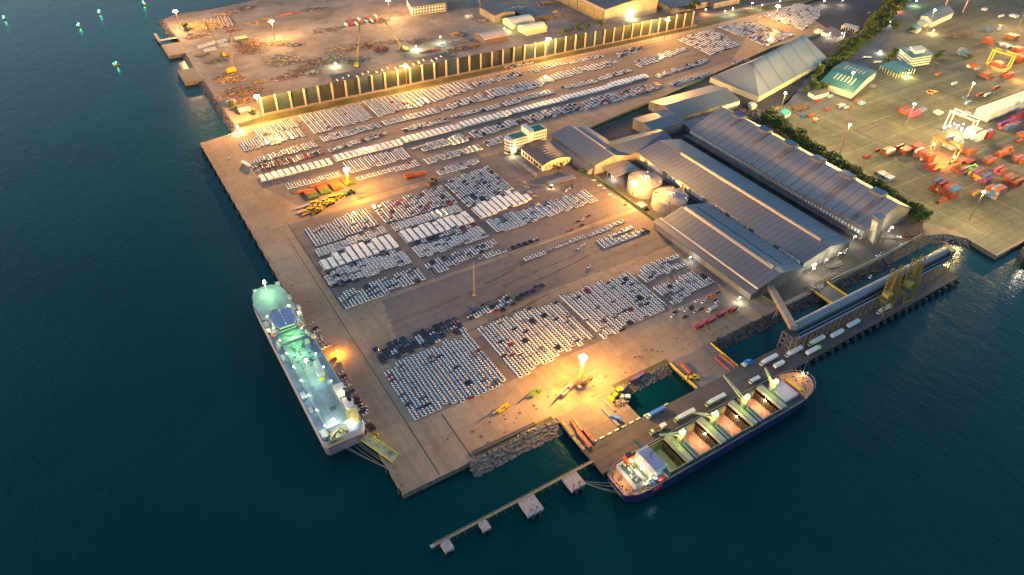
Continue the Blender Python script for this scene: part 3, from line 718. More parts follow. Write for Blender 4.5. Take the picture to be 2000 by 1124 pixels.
# warehouses around the office
t = shed('warehouse','wide low grey warehouse right of the white office block, with a blue raised strip','warehouse',375,416,440,510,9.6,14.5,'y',[rx,rbl_shade],ridge=396,doors=2)
b = MB(); b.box(398,405,455,503,12.6,14.4); b.build('raised_roof_strip', [rbl_shade], t)
b = MB(); b.box(396.6,397.9,454,504,13.2,15.6); b.build('ridge_vent', [ridgem], t)
b = MB(); b.hexa([(368,441,5.6),(374.2,441,6.9),(374.2,505,6.9),(368,505,5.6)], [(368,441,5.9),(374.2,441,7.2),(374.2,505,7.2),(368,505,5.9)]); b.build('lean_to_roof', [ry], t)
b = MB(); b.box(369,374.5,442,504,0,5.5); b.build('side_wall', [wl], t)
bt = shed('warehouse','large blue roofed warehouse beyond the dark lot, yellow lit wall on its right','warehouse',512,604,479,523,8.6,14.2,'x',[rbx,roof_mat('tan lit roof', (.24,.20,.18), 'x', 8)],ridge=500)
b = MB()
for k in range(9): b.box(577+k*3,579.2+k*3,477.6,477.95,4.2,7.8)
b.each('window', [gl_lit], bt)
shed('warehouse','square grey flat gabled store attached left of the blue roofed warehouse','warehouse',468,511,466,497,10.5,12.6,'x',[rbx,rbx])
shed('loading_shed','long low blue lean to shed below the blue roofed warehouse','shed',512,575,459,474,5.5,7.2,'x',[rbx,rbx])
shed('open_shed','small grey open shed behind the two silos','shed',384,412,420,441,5.2,6.4,'y',[rlt,rlt],openw=True)
# great store with the steep hipped roof
t = thing('storage_hall', 'huge steep pale blue roofed store with hipped ends beyond the blue roofed warehouse', 'storage hall', (722,530,0))
c = [(636,489),(792,506),(846,566),(640,532)]
A, B_, C_, D_ = (634,478),(800,516),(812,577),(625,545); r0, r1 = (664,521),(790,553)
b = MB(); ze, zr = 6.2, 27
b.add([(A[0],A[1],ze),(B_[0],B_[1],ze),(C_[0],C_[1],ze),(D_[0],D_[1],ze),(r0[0],r0[1],zr),(r1[0],r1[1],zr)], [(0,1,5,4),(1,2,5),(2,3,4,5),(3,0,4)]); 
b.build('roof', [roof_mat('smooth blue grey roof', (.155,.175,.205), 'x', 30, dark=.9, rust=.1)], t)
b = MB().prism([A,B_,C_,D_], 0, ze-.02); b.build('wall', [M('lit cream wall', (.45,.42,.30), .7)], t)
d = MB()
for k in range(30):
    f0 = k/30; x = A[0]+(B_[0]-A[0])*f0; y = A[1]+(B_[1]-A[1])*f0; d.obox(x+1.8,y-.15,3.2,3.2,.3,3.6,math.atan2(38,166))
d.each('window', [M('cream panel', (.62,.58,.42), .6)], t)
# silos
def silo(x, y, r, h, label):
    t = thing('silo', label, 'silo', (x, y, 0), group='white storage silos by the fence')
    sm = M('silo steel', (.24,.225,.225), .55, .1, var=.25, scale=.15, stretch=(1,1,.2))
    MB().cyl(0,0,0,h,r,40).build('shell', [sm], t, world=False, smooth=False)
    b = MB(); b.cyl(0,0,h+.01,h+2.0,r+.15,40,r1=2.0); b.build('cone_roof', [M('silo roof', (.20,.19,.20), .55, .2, var=.35, scale=.1)], t, world=False)
    b = MB(); b.cyl(0,0,h+1.9,h+3.4,1.3,12)
    for k in range(6): a = k*math.tau/6; b.cyl(3.6*math.cos(a),3.6*math.sin(a),h+1.4,h+2.5,.5,8)
    b.build('roof_vent', [M('white vent', (.6,.58,.56), .5)], t, world=False)
    b = MB()
    for k in range(4): a = k*math.tau/4+.7; b.cyl((r-2)*math.cos(a),(r-2)*math.sin(a),h+.3,h+1.4,.8,8)
    b.build('manhole', [M('silo roof')], t, world=False)
    b = MB()
    for k in range(48):
        a0, a1 = k*math.tau/48, (k+1)*math.tau/48
        b.beam(((r-.1)*math.cos(a0),(r-.1)*math.sin(a0),h+1.0),((r-.1)*math.cos(a1),(r-.1)*math.sin(a1),h+1.0),.1); b.beam(((r-.1)*math.cos(a0),(r-.1)*math.sin(a0),h),((r-.1)*math.cos(a0),(r-.1)*math.sin(a0),h+1.0),.08)
    b.build('guard_rail', [polem], t, world=False)
silo(397.2,395.5,15.2,11.3,'squat white silo behind the fence mast, the farther of the two')
silo(398.8,363.5,15.2,11.0,'squat white silo touching the south warehouse, the nearer of the two')
# office block with green roofs
t = thing('office_building', 'white five storey office block with green flat roofs and a round corner', 'office building', (345,516,0))
ow = M('office render', (.66,.58,.52), .7, var=.08); gr = M('green roof coating', (.015,.16,.10), .6)
b = MB(); b.box(330,346,509,521.5,0,15.5); b.cyl(330,515.2,0,15.5,6.2,20)
b.box(346.01,351.5,508.5,522,0,21.5); b.box(351.51,367.5,509,521.8,0,17.5)
b.build('wall', [ow], t)
b = MB(); b.box(331,345.8,509.6,520.9,15.52,15.6); b.build('roof', [gr], t, label='lower left green roof'); b = MB(); b.box(352,367,509.6,521.2,17.52,17.6); b.build('roof', [gr], t, label='upper right green roof')
b = MB()
for a in ((330,346,508.8,509.1,15.5,16.4),(330,346,521.3,521.6,15.5,16.4),(351.6,367.6,508.8,509.1,17.5,18.4),(351.6,367.6,521.5,521.9,17.5,18.4),(367.2,367.6,509.1,521.5,17.5,18.4),(346,351.5,508.4,508.8,21.5,22.3),(346,351.5,521.6,522,21.5,22.3)): b.box(*a)
b.build('parapet', [ow], t)
for fl in range(5):
    z = 1.2+fl*3.1
    for k in range(6):
        if fl < 5:
            x = 332.6+k*2.2; d = MB(); d.box(x,x+1.4,508.86,508.98,z,z+1.5); d.build('window', [winm], t)
    for k in range(7):
        x = 352.4+k*2.2; d = MB(); d.box(x,x+1.4,508.86,508.98,z+.8,z+2.3); d.build('window', [winm], t)
for fl in range(4):
    d = MB()
    for k in range(7):
        a = math.pi*(.62+k*.125); d.obox(330+6.22*math.cos(a),515.2+6.22*math.sin(a),3+fl*3.2,.2,1.7,1.5,a)
    d.build('corner_window_band', [winm], t)
b = MB(); b.tube((329,519,15.5),(329,519,21),.12,6); b.tube((331,511,15.5),(331,511,19),.1,6); b.build('roof_pole', [M('red white pole', (.55,.25,.2), .6)], t)
# arched roof hall
t = thing('arched_hall', 'brown barrel roofed hall with pale roof ribs in front of the office block', 'hall', (352,487,0))
X0, X1, Y0, Y1 = 336,368,468.5,505.5; N = 14; b = MB(); rb = MB(); prof = []
for k in range(N+1):
    u = k/N*2-1; prof.append((X0+(X1-X0)*k/N, 6.2+3.6*(1-u*u)))
for k in range(N):
    (xa, za), (xb, zb) = prof[k], prof[k+1]
    b.hexa([(xa,Y0-.6,za),(xb,Y0-.6,zb),(xb,Y1+.6,zb),(xa,Y1+.6,za)], [(xa,Y0-.6,za+.3),(xb,Y0-.6,zb+.3),(xb,Y1+.6,zb+.3),(xa,Y1+.6,za+.3)])
    if 4 < k < 13:
        for y in (472,476.5,481,485.5,490,494.5): rb.beam((xa,y,za+.36),(xb,y,zb+.36),.35,.14)
b.build('roof', [roof_mat('brown barrel roof', (.105,.085,.08), 'y', 3)], t); rb.build('roof_rib', [M('yellow rib', (.52,.44,.28), .6)], t)
v = [(x, Y0, z) for x, z in prof]+[(x, Y1, z) for x, z in prof]; w_ = MB()
w_.add(v+[(X0,Y0,0),(X1,Y0,0),(X0,Y1,0),(X1,Y1,0)], [tuple([2*N+2]+[2*N+3]+[k for k in range(N,-1,-1)]), tuple([2*N+5,2*N+4]+[N+1+k for k in range(N+1)]), (2*N+4,2*N+2,0,N+1), (2*N+3,2*N+5,2*N+1,N)])
w_.build('wall', [M('cream hall wall', (.50,.40,.28), .75, var=.15)], t)
for k in range(7):
    d = MB(); d.box(339+k*4,341.6+k*4,Y0-.15,Y0-.03,1.6,5.6); d.build('window', [M('warm brown panel', (.22,.15,.09), .5)], t)
for k in range(7):
    d = MB(); d.box(X0-.15,X0-.03,471+k*4.8,473.6+k*4.8,1.6,4.8); d.build('window', [winm], t)
shed('carport','long narrow grey carport roof in the office yard','carport',327,354,440,447,2.9,3.4,'x',[rlt,rlt],openw=True,over=.2)
shed('sheltered_walk','narrow grey roofed shelter beside the barrel roofed hall','shelter',323,326.5,462,492,2.6,2.9,'y',[rlt,rlt],openw=True,over=.2)
shed('guard_hut','small cream hut on the fence line left of the silos','hut',374.5,380,371,377,2.8,3.6,'y',[rlt,rlt],M('cream hut', (.6,.52,.38)))

# conveyor gallery over the berth
t = thing('conveyor_gallery', 'very long round roofed conveyor gallery on steel legs above the bulk berth', 'conveyor gallery', (440,189,0))
gx0, gx1 = 353, 530; b = MB(); NN = 10; prof = [(191.4+3.3*math.cos(math.pi*k/NN), 14.2+2.6*math.sin(math.pi*k/NN)) for k in range(NN+1)]
for k in range(NN):
    (ya, za), (yb, zb) = prof[k], prof[k+1]; b.add([(gx0,ya,za),(gx1,ya,za),(gx1,yb,zb),(gx0,yb,zb)], [(0,1,2,3)])
b.add([(gx0,y,z) for y, z in prof], [tuple(range(NN+1))]); b.add([(gx1,y,z) for y, z in prof], [tuple(range(NN,-1,-1))])
b.build('barrel_roof', [roof_mat('blue barrel roof', (.12,.145,.18), 'x', 4, dark=.85, rust=.1)], t)
MB().box(gx0,gx1,188.3,194.6,9.6,14.1).build('side_wall', [M('gallery side', (.045,.05,.06), .7, var=.4)], t)
b = MB(); b.box(gx0-1,gx1+4,183.6,184.6,10.4,11.2); b.box(gx0-1,gx1+4,186.4,187.0,10.4,11.2); b.build('rail_beam', [M('grey beam', (.22,.23,.26), .6)], t)
MB().box(gx0-1,gx1+4,184.7,188.2,9.5,9.8).build('walk_deck', [M('dark walkway', (.03,.032,.036), .8)], t)
stm = M('trestle steel', (.13,.12,.115), .7, var=.3)
for k in range(30):
    x = gx0+1+k*6.1; b = MB()
    b.beam((x,183.2,0),(x,184.1,10.4),.4); b.beam((x,192.2,-1),(x,192.2,9.6),.45); b.beam((x,183.4,1),(x,191.8,9.2),.28); b.beam((x,184.1,9.3),(x,194,9.3),.4)
    b.beam((x,183.6,5),(x+3,184.1,10.2),.22); b.build('trestle_leg', [stm], t)
b = MB(); b.box(gx1,gx1+6,186.5,195.2,9,15.6); b.build('drive_house', [M('drive house', (.06,.07,.085), .7)], t)
t = thing('transfer_tower', 'open steel transfer tower at the left end of the conveyor gallery', 'tower', (349.5,189,0))
b = MB()
for x in (345.5,352.3):
    for y in (184.5,192.8): b.beam((x,y,-1 if y > 191 else 0),(x,y,13.5),.5)
for z in (4.5,9,13.5):
    b.beam((345.5,184.5,z),(352.3,184.5,z),.35); b.beam((345.5,192.8,z),(352.3,192.8,z),.35); b.beam((345.5,184.5,z),(345.5,192.8,z),.35); b.beam((352.3,184.5,z),(352.3,192.8,z),.35)
for z in (0,4.5,9): b.beam((345.5,184.5,z),(352.3,184.5,z+4.5),.25); b.beam((345.5,184.5,z),(345.5,192.8,z+4.5),.25); b.beam((352.3,192.8,z),(352.3,184.5,z+4.5),.25)
b.build('frame', [M('pale steel frame', (.13,.125,.13), .7)], t)
MB().box(345.7,352.1,184.7,192.6,13.6,13.9).build('top_deck', [M('dark walkway')], t)
t = thing('inclined_conveyor', 'enclosed grey conveyor bridge climbing from the warehouse gable to the transfer tower', 'conveyor bridge', (366,212,0))
b = MB(); p0, p1 = Vector((382.5,236,7.6)), Vector((349.5,188.5,17.6)); b.beam(p0,p1,4.4,3.4); b.build('casing', [M('conveyor casing', (.14,.127,.122), .65, var=.2, scale=.3)], t)
d = (p1-p0).normalized(); b = MB(); b.beam(p1+d*.05,p1+d*.5,3.6,2.6); b.build('end_panel', [M('blue end panel', (.10,.16,.24), .5)], t)
b = MB(); q = p0.lerp(p1, .45); b.beam((q.x-2,q.y,-4),(q.x,q.y,q.z-1.7),.5); b.beam((q.x+2,q.y,-4),(q.x,q.y,q.z-1.7),.5); b.build('support_leg', [stm], t)
# yellow travelling unloaders
ym = M('unloader yellow', (.20,.145,.012), .6, var=.35, scale=.4)
def unloader(x, label, k=1):
    t = thing('ship_unloader', label, 'unloader crane', (x,180,0), group='yellow ship unloaders on the bulk berth')
    b = MB()
    for dx in (-5,5):
        b.beam((x+dx,174.6,0),(x+dx,176.5,11.5),.9); b.beam((x+dx,183.2,11.6),(x+dx,182.6,13.5),.8); b.beam((x+dx,176.5,11.5),(x+dx,184,13.5),.8,1.1)
        b.beam((x+dx,175.2,4),(x+dx,181,12.2),.4)
    b.beam((x-5,174.8,1.6),(x+5,174.8,1.6),.8); b.beam((x-5,176.4,11.2),(x+5,176.4,11.2),.8); b.build('portal_frame', [ym], t)
    b = MB(); b.truss((x-2,180,12.5),(x+13,188,27),4.0,3.2,8,.45); b.build('tower_truss', [ym], t)
    b = MB(); b.truss((x+3,177,13),(x+25,189,25),3.4,3.0,9,.4); b.build('boom', [ym], t)
    b = MB(); b.truss((x+9,178,8),(x+21,187,20),2.6,2.6,6,.35); b.build('loader_arm', [ym], t)
    b = MB(); b.box(x-3,x+3,177.5,182.5,13.6,16.6); b.build('machine_house', [M('unloader house', (.36,.26,.05), .6)], t)
    b = MB(); b.box(x-5.3,x-3.2,175.2,177.4,12,14.4); b.build('operator_cab', [M('cab glass', (.08,.09,.10), .2)], t)
unloader(440,'yellow lattice ship unloader with raised boom, the left one of the pair')
unloader(465,'yellow lattice ship unloader with folded arm, the right one of the pair',-1)

# terminal and gate buildings
def roofed(name, label, cat, pts, ze, zr, rm, wm, ridge_lr=True, lit=None, walls=True, post=False):
    """gabled building on a free quadrilateral p0..p3 (ccw); ridge joins the middles of sides 0-1 and 2-3"""
    cx = sum(p[0] for p in pts)/4; cy = sum(p[1] for p in pts)/4; t = thing(name, label, cat, (cx,cy,0))
    p = [Vector((*q,0)) for q in pts]; m0 = (p[0]+p[1])/2; m1 = (p[2]+p[3])/2; e = 1.06; cen = Vector((cx,cy,0))
    def q(v, z, k=1.0): w = cen+(v-cen)*k; return (w.x, w.y, z)
    b = MB(); b.hexa([q(p[0],ze,e),q(m0,zr,e),q(m1,zr,e),q(p[3],ze,e)], [q(p[0],ze+.3,e),q(m0,zr+.3,e),q(m1,zr+.3,e),q(p[3],ze+.3,e)], 0)
    b.hexa([q(m0,zr,e),q(p[1],ze,e),q(p[2],ze,e),q(m1,zr,e)], [q(m0,zr+.3,e),q(p[1],ze+.3,e),q(p[2],ze+.3,e),q(m1,zr+.3,e)], 1)
    b.build('roof', rm, t)
    if walls:
        w_ = MB(); w_.add([q(p[0],0),q(p[1],0),q(p[2],0),q(p[3],0),q(p[0],ze-.1),q(p[1],ze-.1),q(p[2],ze-.1),q(p[3],ze-.1),q(m0,zr-.2),q(m1,zr-.2)], [(0,1,5,8,4),(1,2,6,5),(2,3,7,9,6),(3,0,4,7)]); w_.build('wall', [wm], t)
    if post:
        b = MB()
        for i in range(4):
            for j in range(6):
                v = p[i].lerp(p[(i+1)%4], j/6); b.cyl(v.x, v.y, 0, ze, .3, 6)
        b.each('column', [wm], t)
    return t, p
teal = roof_mat('teal sheet roof', (.025,.095,.11), 'y', 4, dark=.6, rust=.1); cream = M('cream wall', (.58,.54,.44), .7)
t, p = roofed('terminal_shed','big teal roofed shed with rows of roof lights beside the dark hedge','shed',[(737,432),(814,457),(806,497),(730,470)][::1],8,12.5,[teal,teal],cream)
# roof lights
b = MB(); c0 = Vector((771,464,0))
for s_ in (-1, 1):
    for k in range(6):
        u = .22+.11*k
        lo = p[0].lerp(p[3], u) if s_ < 0 else p[1].lerp(p[2], u); mid = ((p[0]+p[1])/2).lerp((p[2]+p[3])/2, u)
        a = mid.lerp(lo, .25); c = mid.lerp(lo, .8); za = 12.5-4.5*.25+.42; zc = 12.5-4.5*.8+.42; b.beam((a.x,a.y,za),(c.x,c.y,zc),1.2,.1)
b.each('roof_light', [M('roof light sheet', (.5,.5,.36), .5)], t)
roofed('gate_shed','small teal roofed gate shed with glowing yellow stalls beneath','shed',[(837,444),(872,443),(880,466),(842,470)],6,9,[M('light teal roof', (.06,.17,.19), .6)]*2,cream,walls=False,post=True)
b = MB()
t = thing('white_office', 'white stepped office with a flat teal roof and a small upper storey in the terminal', 'office building', (907,470,0))
def quadpr(b, pts, z0, z1, k=1.0, m=0):
    cx = sum(p[0] for p in pts)/len(pts); cy = sum(p[1] for p in pts)/len(pts); return b.prism([(cx+(x-cx)*k, cy+(y-cy)*k) for x, y in pts], z0, z1, m)
wo = [(884,458),(918,452),(933,476),(900,486)]
b = MB(); quadpr(b, wo, 0, 12); quadpr(b, wo, 12.8, 16.5, .45); b.build('wall', [M('office white', (.70,.68,.60), .7, var=.1)], t)
b = MB(); quadpr(b, wo, 12.01, 12.7, 1.08); b.build('roof', [M('light teal roof')], t)
b = MB(); quadpr(b, wo, 16.51, 16.9, .5); b.build('upper_roof', [cream], t)
for fl in range(3):
    b = MB(); quadpr(b, wo, 1.8+fl*3.4, 3.4+fl*3.4, 1.012); b.build('window_band', [M('window band', (.14,.14,.12), .3)], t)
roofed('terminal_shed','dark slate roofed shed with a cream gable at the top of the terminal','shed',[G(1795,42),G(1818,54),G(1858,36),G(1835,22)],8,12,[rbx,rbx],cream)
roofed('terminal_shed','small pale roofed shed beside the slate roofed shed','shed',[G(1790,48),G(1804,54),G(1822,48),G(1808,42)],4,5,[M('pale green roof', (.3,.36,.32))]*2,cream)
roofed('site_cabin','tiny teal roofed cabin by the bright yard track','cabin',[G(1776,62),G(1790,66),G(1798,60),G(1784,54)],4,5.5,[M('light teal roof')]*2,cream)
roofed('site_cabin','small turquoise roofed cabin in the machine yard by the big hall','cabin',[G(1519,226),G(1531,233),G(1543,227),G(1530,220)],4,5.2,[M('turquoise roof', (.03,.30,.27), .6)]*2,cream)
roofed('site_cabin','small white flat topped cabin with dark roof beside the turquoise cabin','cabin',[G(1577,188),G(1590,196),G(1617,188),G(1603,178)],5,5.3,[M('dark cabin roof', (.1,.09,.08))]*2,M('office white'))
roofed('site_cabin','little white cabin behind the tall storage hall','cabin',[G(1460,208),G(1468,216),G(1477,212),G(1467,205)],3.5,4.5,[cream]*2,cream)
# truck gate canopy at the top
t, p = roofed('gate_canopy','brown flat truck gate canopy with very bright white light below','canopy',[G(1604,72),G(1632,83),G(1647,76),G(1620,62)],6.5,6.9,[M('brown canopy roof', (.13,.11,.10), .7)]*2,cream,walls=False,post=True)
roofed('gate_booth','row of small white booths with slatted roofs in front of the gate','booth',[G(1589,62+2),G(1612,72),G(1622,70),G(1596,60)],2.5,2.8,[M('slat roof', (.55,.6,.4))]*2,cream)
t, p = roofed('weigh_canopy','pale canopy across the road next to the dark hedge','canopy',[G(1642,58),G(1668,65),G(1676,60),G(1650,53)],5,5.3,[M('pale canopy', (.42,.38,.33))]*2,cream,walls=False,post=True)

# scrap yard and shipyard buildings
t = thing('accommodation_block', 'long white three storey accommodation block with open galleries at the top edge', 'building', (452,940,0))
ab = [(417,916),(470,912.5),(492,960),(431,964)]
b = MB(); quadpr(b, ab, 0, 12.4, .97); b.build('wall', [M('block white', (.70,.66,.56), .7)], t)
b = MB(); quadpr(b, ab, 12.6, 13.2, 1.05); b.build('roof', [rdk], t)
for fl in range(3):
    for k in range(12):
        u = (k+.5)/12; x = ab[0][0]+(ab[1][0]-ab[0][0])*u; y = ab[0][1]+(ab[1][1]-ab[0][1])*u
        d = MB(); d.obox(x+.3,y+.55,2.2+fl*4,2.6,.6,2.2,math.atan2(-3.5,53)); d.build('window', [M('gallery window', (.06,.06,.05), .4)], t)
    d = MB(); d.beam((417,915.2,3.9+fl*4),(470,911.7,3.9+fl*4),1.4,.25); d.build('gallery', [M('block white')], t)
def arch_shed(label, x0, x1, y0, y1, h, rm, wm, axis='x'):
    t = thing('arched_shed', label, 'shed', ((x0+x1)/2,(y0+y1)/2,0)); N = 8; b = MB(); prof = [(k/N, h*.62+h*.38*math.sin(math.pi*k/N)) for k in range(N+1)]
    for k in range(N):
        (ua, za), (ub, zb) = prof[k], prof[k+1]; ya = y0+(y1-y0)*ua; yb = y0+(y1-y0)*ub
        b.hexa([(x0-.4,ya,za),(x1+.4,ya,za),(x1+.4,yb,zb),(x0-.4,yb,zb)], [(x0-.4,ya,za+.25),(x1+.4,ya,za+.25),(x1+.4,yb,zb+.25),(x0-.4,yb,zb+.25)])
    b.build('roof', [rm], t); w_ = MB()
    vv = [(x0,y0+(y1-y0)*u,z) for u, z in prof]+[(x1,y0+(y1-y0)*u,z) for u, z in prof]+[(x0,y0,0),(x0,y1,0),(x1,y0,0),(x1,y1,0)]; q = 2*N+2
    w_.add(vv, [tuple([q+1,q]+list(range(N+1))), tuple([q+2,q+3]+[N+1+k for k in range(N,-1,-1)]), (q,q+2,N+1,0), (q+3,q+1,N,2*N+1)]); w_.build('wall', [wm], t)
    return t
lg = M('pale green tin', (.42,.46,.38), .6); lw = M('pale tin wall', (.40,.42,.30), .7)
arch_shed('pale green arched shed, the farther of the two beside the bright green lamp', 514,550,806,832,10, lg, lw)
arch_shed('pale green arched shed, the nearer of the two beside the bright green lamp', 517,550,776,798,10, lg, lw)
arch_shed('grey arched shed with a dark open side standing alone behind the windbreak wall', 452,488,775,800,9, M('grey tin', (.28,.27,.29), .6), M('rust wall', (.11,.075,.06), .8))
shed('storehouse','brown roofed storehouse at the top of the shipyard','shed',545,580,812,850,7,9,'y',[rdk,rdk],M('dark brown wall', (.05,.04,.04)))
shed('workshop','grey gabled workshop cut by the top edge of the picture','workshop',505,538,838,880,10,13,'y',[rdk,rdk])
t = shed('fabrication_shed','large grey fabrication shed with an open left side near the top','shed',640,735,766,900,19,25,'y',[rdk,rdk],M('ribbed grey wall', (.24,.22,.20), .7, var=.2, scale=.8, stretch=(1,1,.05)))
b = MB()
for k in range(6): b.box(639.0,639.6,770+k*20,786+k*20,0,15)
b.each('open_bay', [M('bay glow', (.20,.16,.08), .8)], t)
for i, (x0, x1, y0, y1) in enumerate(((750,822,752,800),(826,880,742,790))):
    shed('low_warehouse', ('ribbed dark low warehouse right behind the windbreak wall','second ribbed dark low warehouse farther right behind the windbreak wall')[i],'warehouse',x0,x1,y0,y1,8,10,'x',[rdk,rdk])
shed('top_warehouse','long dark warehouse with a pale ridge behind the fabrication shed','warehouse',752,880,812,850,9,12,'x',[rdk,rdk],vent=(760,872,.7,.6))
b = MB()
t = thing('lean_to_shed', 'long dark sloping roof with small skylights just behind the windbreak wall', 'shed', (290,722,0))
b.hexa([(228,709.5,17),(372,707.2,18),(372,728,19.5),(228,730,18.5)], [(228,709.5,17.3),(372,707.2,18.3),(372,728,19.8),(228,730,18.8)]); b.build('roof', [rdk], t)
b = MB().box(229,371,727.5,728,0,18); b.build('back_wall', [wl], t)
b = MB()
for k in range(18): x = 232+k*7.6; b.box(x,x+.7,712+(k%3)*3,716+(k%3)*3,18.35+.006*(x-232),19.0+.006*(x-232))
b.each('skylight', [cream], t)
arch_shed('small white canopy roof against the windbreak wall beside a white lamp', 560,580,707,716,6, M('white canopy', (.65,.66,.68), .5), wp)
for i, (px, py, s_, cmat, lb) in enumerate(((452,205,9,'grey tin','grey tin hut by the shore behind the first mast'),(478,220,11,'pale tin','pale tin hut by the shore at the foot of the first mast'),(492,221,5,'pale tin','small white hut right at the foot of the first mast'))):
    x, y = G(px, py); shed('tin_hut', lb, 'hut', x-s_/2,x+s_/2,y-s_*.4,y+s_*.4,3.4,4.6,'x',[M(cmat, (.40,.36,.33), .6)]*2)

# ------------------------------------------------------------------ vehicle carrier
shull = M('ship hull pale', (.46,.45,.52), .5, var=.12, scale=.05); sdeck = M('pale green deck paint', (.21,.275,.285), .55, var=.25, scale=.12)
swht = M('ship white', (.42,.43,.42), .5, var=.08); sbl = M('bridge top blue', (.13,.18,.36), .55, var=.12, scale=.3); sgrn = M('deck fittings green', (.05,.13,.08), .6)
lbo = M('lifeboat orange', (.75,.20,.03), .45)
CX, SZ, DZ = 61.5, 10.0, 12.3
def hull_loft(rings, name, mats, parent, mi):
    """rings: list of (z, outline) bottom to top, equal counts"""
    b = MB(); n_ = len(rings[0][1])
    for z, o in rings: b.v += [(x, y, z) for x, y in o]
    for r in range(len(rings)-1):
        for k in range(n_):
            j = (k+1) % n_; b.f.append([r*n_+k, r*n_+j, (r+1)*n_+j, (r+1)*n_+k]); b.m.append(mi[r])
    return b.build(name, mats, parent)
def rr_out(hw, y0, y1, ytip, n_=12, p_=3.0, cx=CX, rs=2.0):
    """plan outline ccw: stern at y0, bow tip at ytip, parallel body up to y1"""
    pts = [(cx+hw-rs, y0), (cx+hw, y0+rs)]
    for k in range(n_+1):
        a = k/n_; pts.append((cx+hw*(1-a**p_), y1+(ytip-y1)*(1-(1-a)**1.9) if a < 1 else ytip))
    for k in range(n_-1, -1, -1):
        a = k/n_; pts.append((cx-hw*(1-a**p_), y1+(ytip-y1)*(1-(1-a)**1.9)))
    pts += [(cx-hw, y0+rs), (cx-hw+rs, y0)]; return pts
t = thing('vehicle_carrier', 'large pale ship with a green lit deck moored bow away along the main quay', 'ship', (CX,335,WZ))
o0 = rr_out(11.6,264,372,407,cx=CX); o1 = rr_out(12.3,263,380,411); o2 = rr_out(12.5,262.5,386,414.5); o3 = rr_out(12.5,262,386,416)
hull_loft([(-7,o0),(WZ+.6,o0),(1.5,o1),(4.6,o2),(5.1,o2),(SZ,o3),(SZ+1.1,o3)], 'hull', [M('boot topping', (.10,.05,.06), .6), M('ship side grey', (.24,.23,.31), .5, var=.2, scale=.05, stretch=(1,1,.1)), shull], t, [0,1,1,1,2,2])
b = MB(); b.box(51,72,261.8,262.0,4.6,5.0); b.build('red_stripe', [M('red stripe', (.45,.03,.04), .5)], t)
b = MB().prism(o3, SZ, SZ, 0); b.build('side_deck', [M('side deck blue grey', (.20,.24,.31), .6, var=.2, scale=.15)], t)
g1 = [(53.9,270),(69.1,270),(69.1,380.9),(53.9,380.9)]; b = MB().prism(g1, SZ+.02, DZ, 0, 1); b.build('upper_deck', [sdeck, swht], t)
fd = [(CX+(x-CX)*.95, 380+(y-380)*.97) for x, y in o3 if y > 385]; b = MB().prism([(CX+11.6,381)]+fd+[(CX-11.6,381)], SZ+.05, DZ-.25, 0, 1); b.build('forward_deck', [sdeck, swht], t)
b = MB()
for y in (300,330,352): b.box(CX-7.5,CX+7.5,y,y+.12,DZ,DZ+.06)
for x in (CX-3.2, CX+4.1): b.box(x,x+.15,271,350,DZ,DZ+.07)
b.beam((CX-2,348,DZ+.1),(CX-7,268,DZ+.1),.2,.12); b.beam((CX+1,405,DZ+.1),(CX+4,380,DZ+.1),.2,.12); b.beam((CX+4,380,DZ+.1),(CX+7,384,DZ+.1),.2,.12)
b.build('deck_pipe', [sgrn], t)
b = MB()
def bx(px, py, lx, ly, lz, z0=DZ, name='ventilator', m=swht):
    x, y = G(px, py, z0+lz); d = MB().box(x-lx/2,x+lx/2,y-ly/2,y+ly/2,z0,z0+lz); return d.build(name, [m], t)
for a in ((498,568,2.6,3,2.4),(542,553,2.8,3,2.6),(499,597,2,4,2),(565,579,2,3.6,2.2),(583,598,2,3,2.4),(585,610,2.6,3.2,2.6),(533,603,4.2,1.6,1.6),(625,725,4.2,4.2,3.2),(592,772,3,5.6,2.2),(606,799,2.2,3,2.2),(632,847,3.2,6,2.4),(553,699,2.2,5,2.2),(543,678,2,3.5,1.8),(621,712,3,8,2.6),(612,655,3,2.6,2),(600,665,2.6,2.6,2),(670,779,3.2,2.6,2.2),(684,780,3.2,2.6,2.6),(693,796,3.2,3,2.6),(519,632,2.6,4,2),(524,646,2.4,4.4,2)): bx(*a, z0=SZ+.02 if (a[0] < 560 or a[0] in (592,606,632)) and a[0] not in (533,) else DZ)
# wheelhouse with blue top
w0 = [G(525,611,17), G(569,597,17), G(580,630,17), G(571,642,17), G(547,645,17), G(539,640,17)]
w0 = [(53.9,379),(69.2,379),(69.2,366),(66.5,361.5),(56.8,361.5),(54.1,366)]
b = MB().prism(w0, SZ, 15.8); b.build('wheelhouse', [swht], t); quad_ = MB(); quad_.prism([(61.5+(x-61.5)*.97, 370+(y-370)*.97) for x, y in w0], 15.85, 16.1); quad_.build('wheelhouse_top', [sbl], t)
b = MB(); b.prism([(61.5+(x-61.5)*1.012, 370+(y-370)*1.012) for x, y in w0], 13.6, 14.8); b.build('bridge_window_band', [winm], t)
b = MB()
for k in range(4): b.cyl(61.5, 364+k*3.6, 16.1, 17.6-.2*k, .35, 8)
b.beam((61.5,376,16.1),(61.5,376,20),.3); b.beam((59.8,376,18.6),(63.2,376,18.6),.2); b.build('radar_mast', [swht], t)
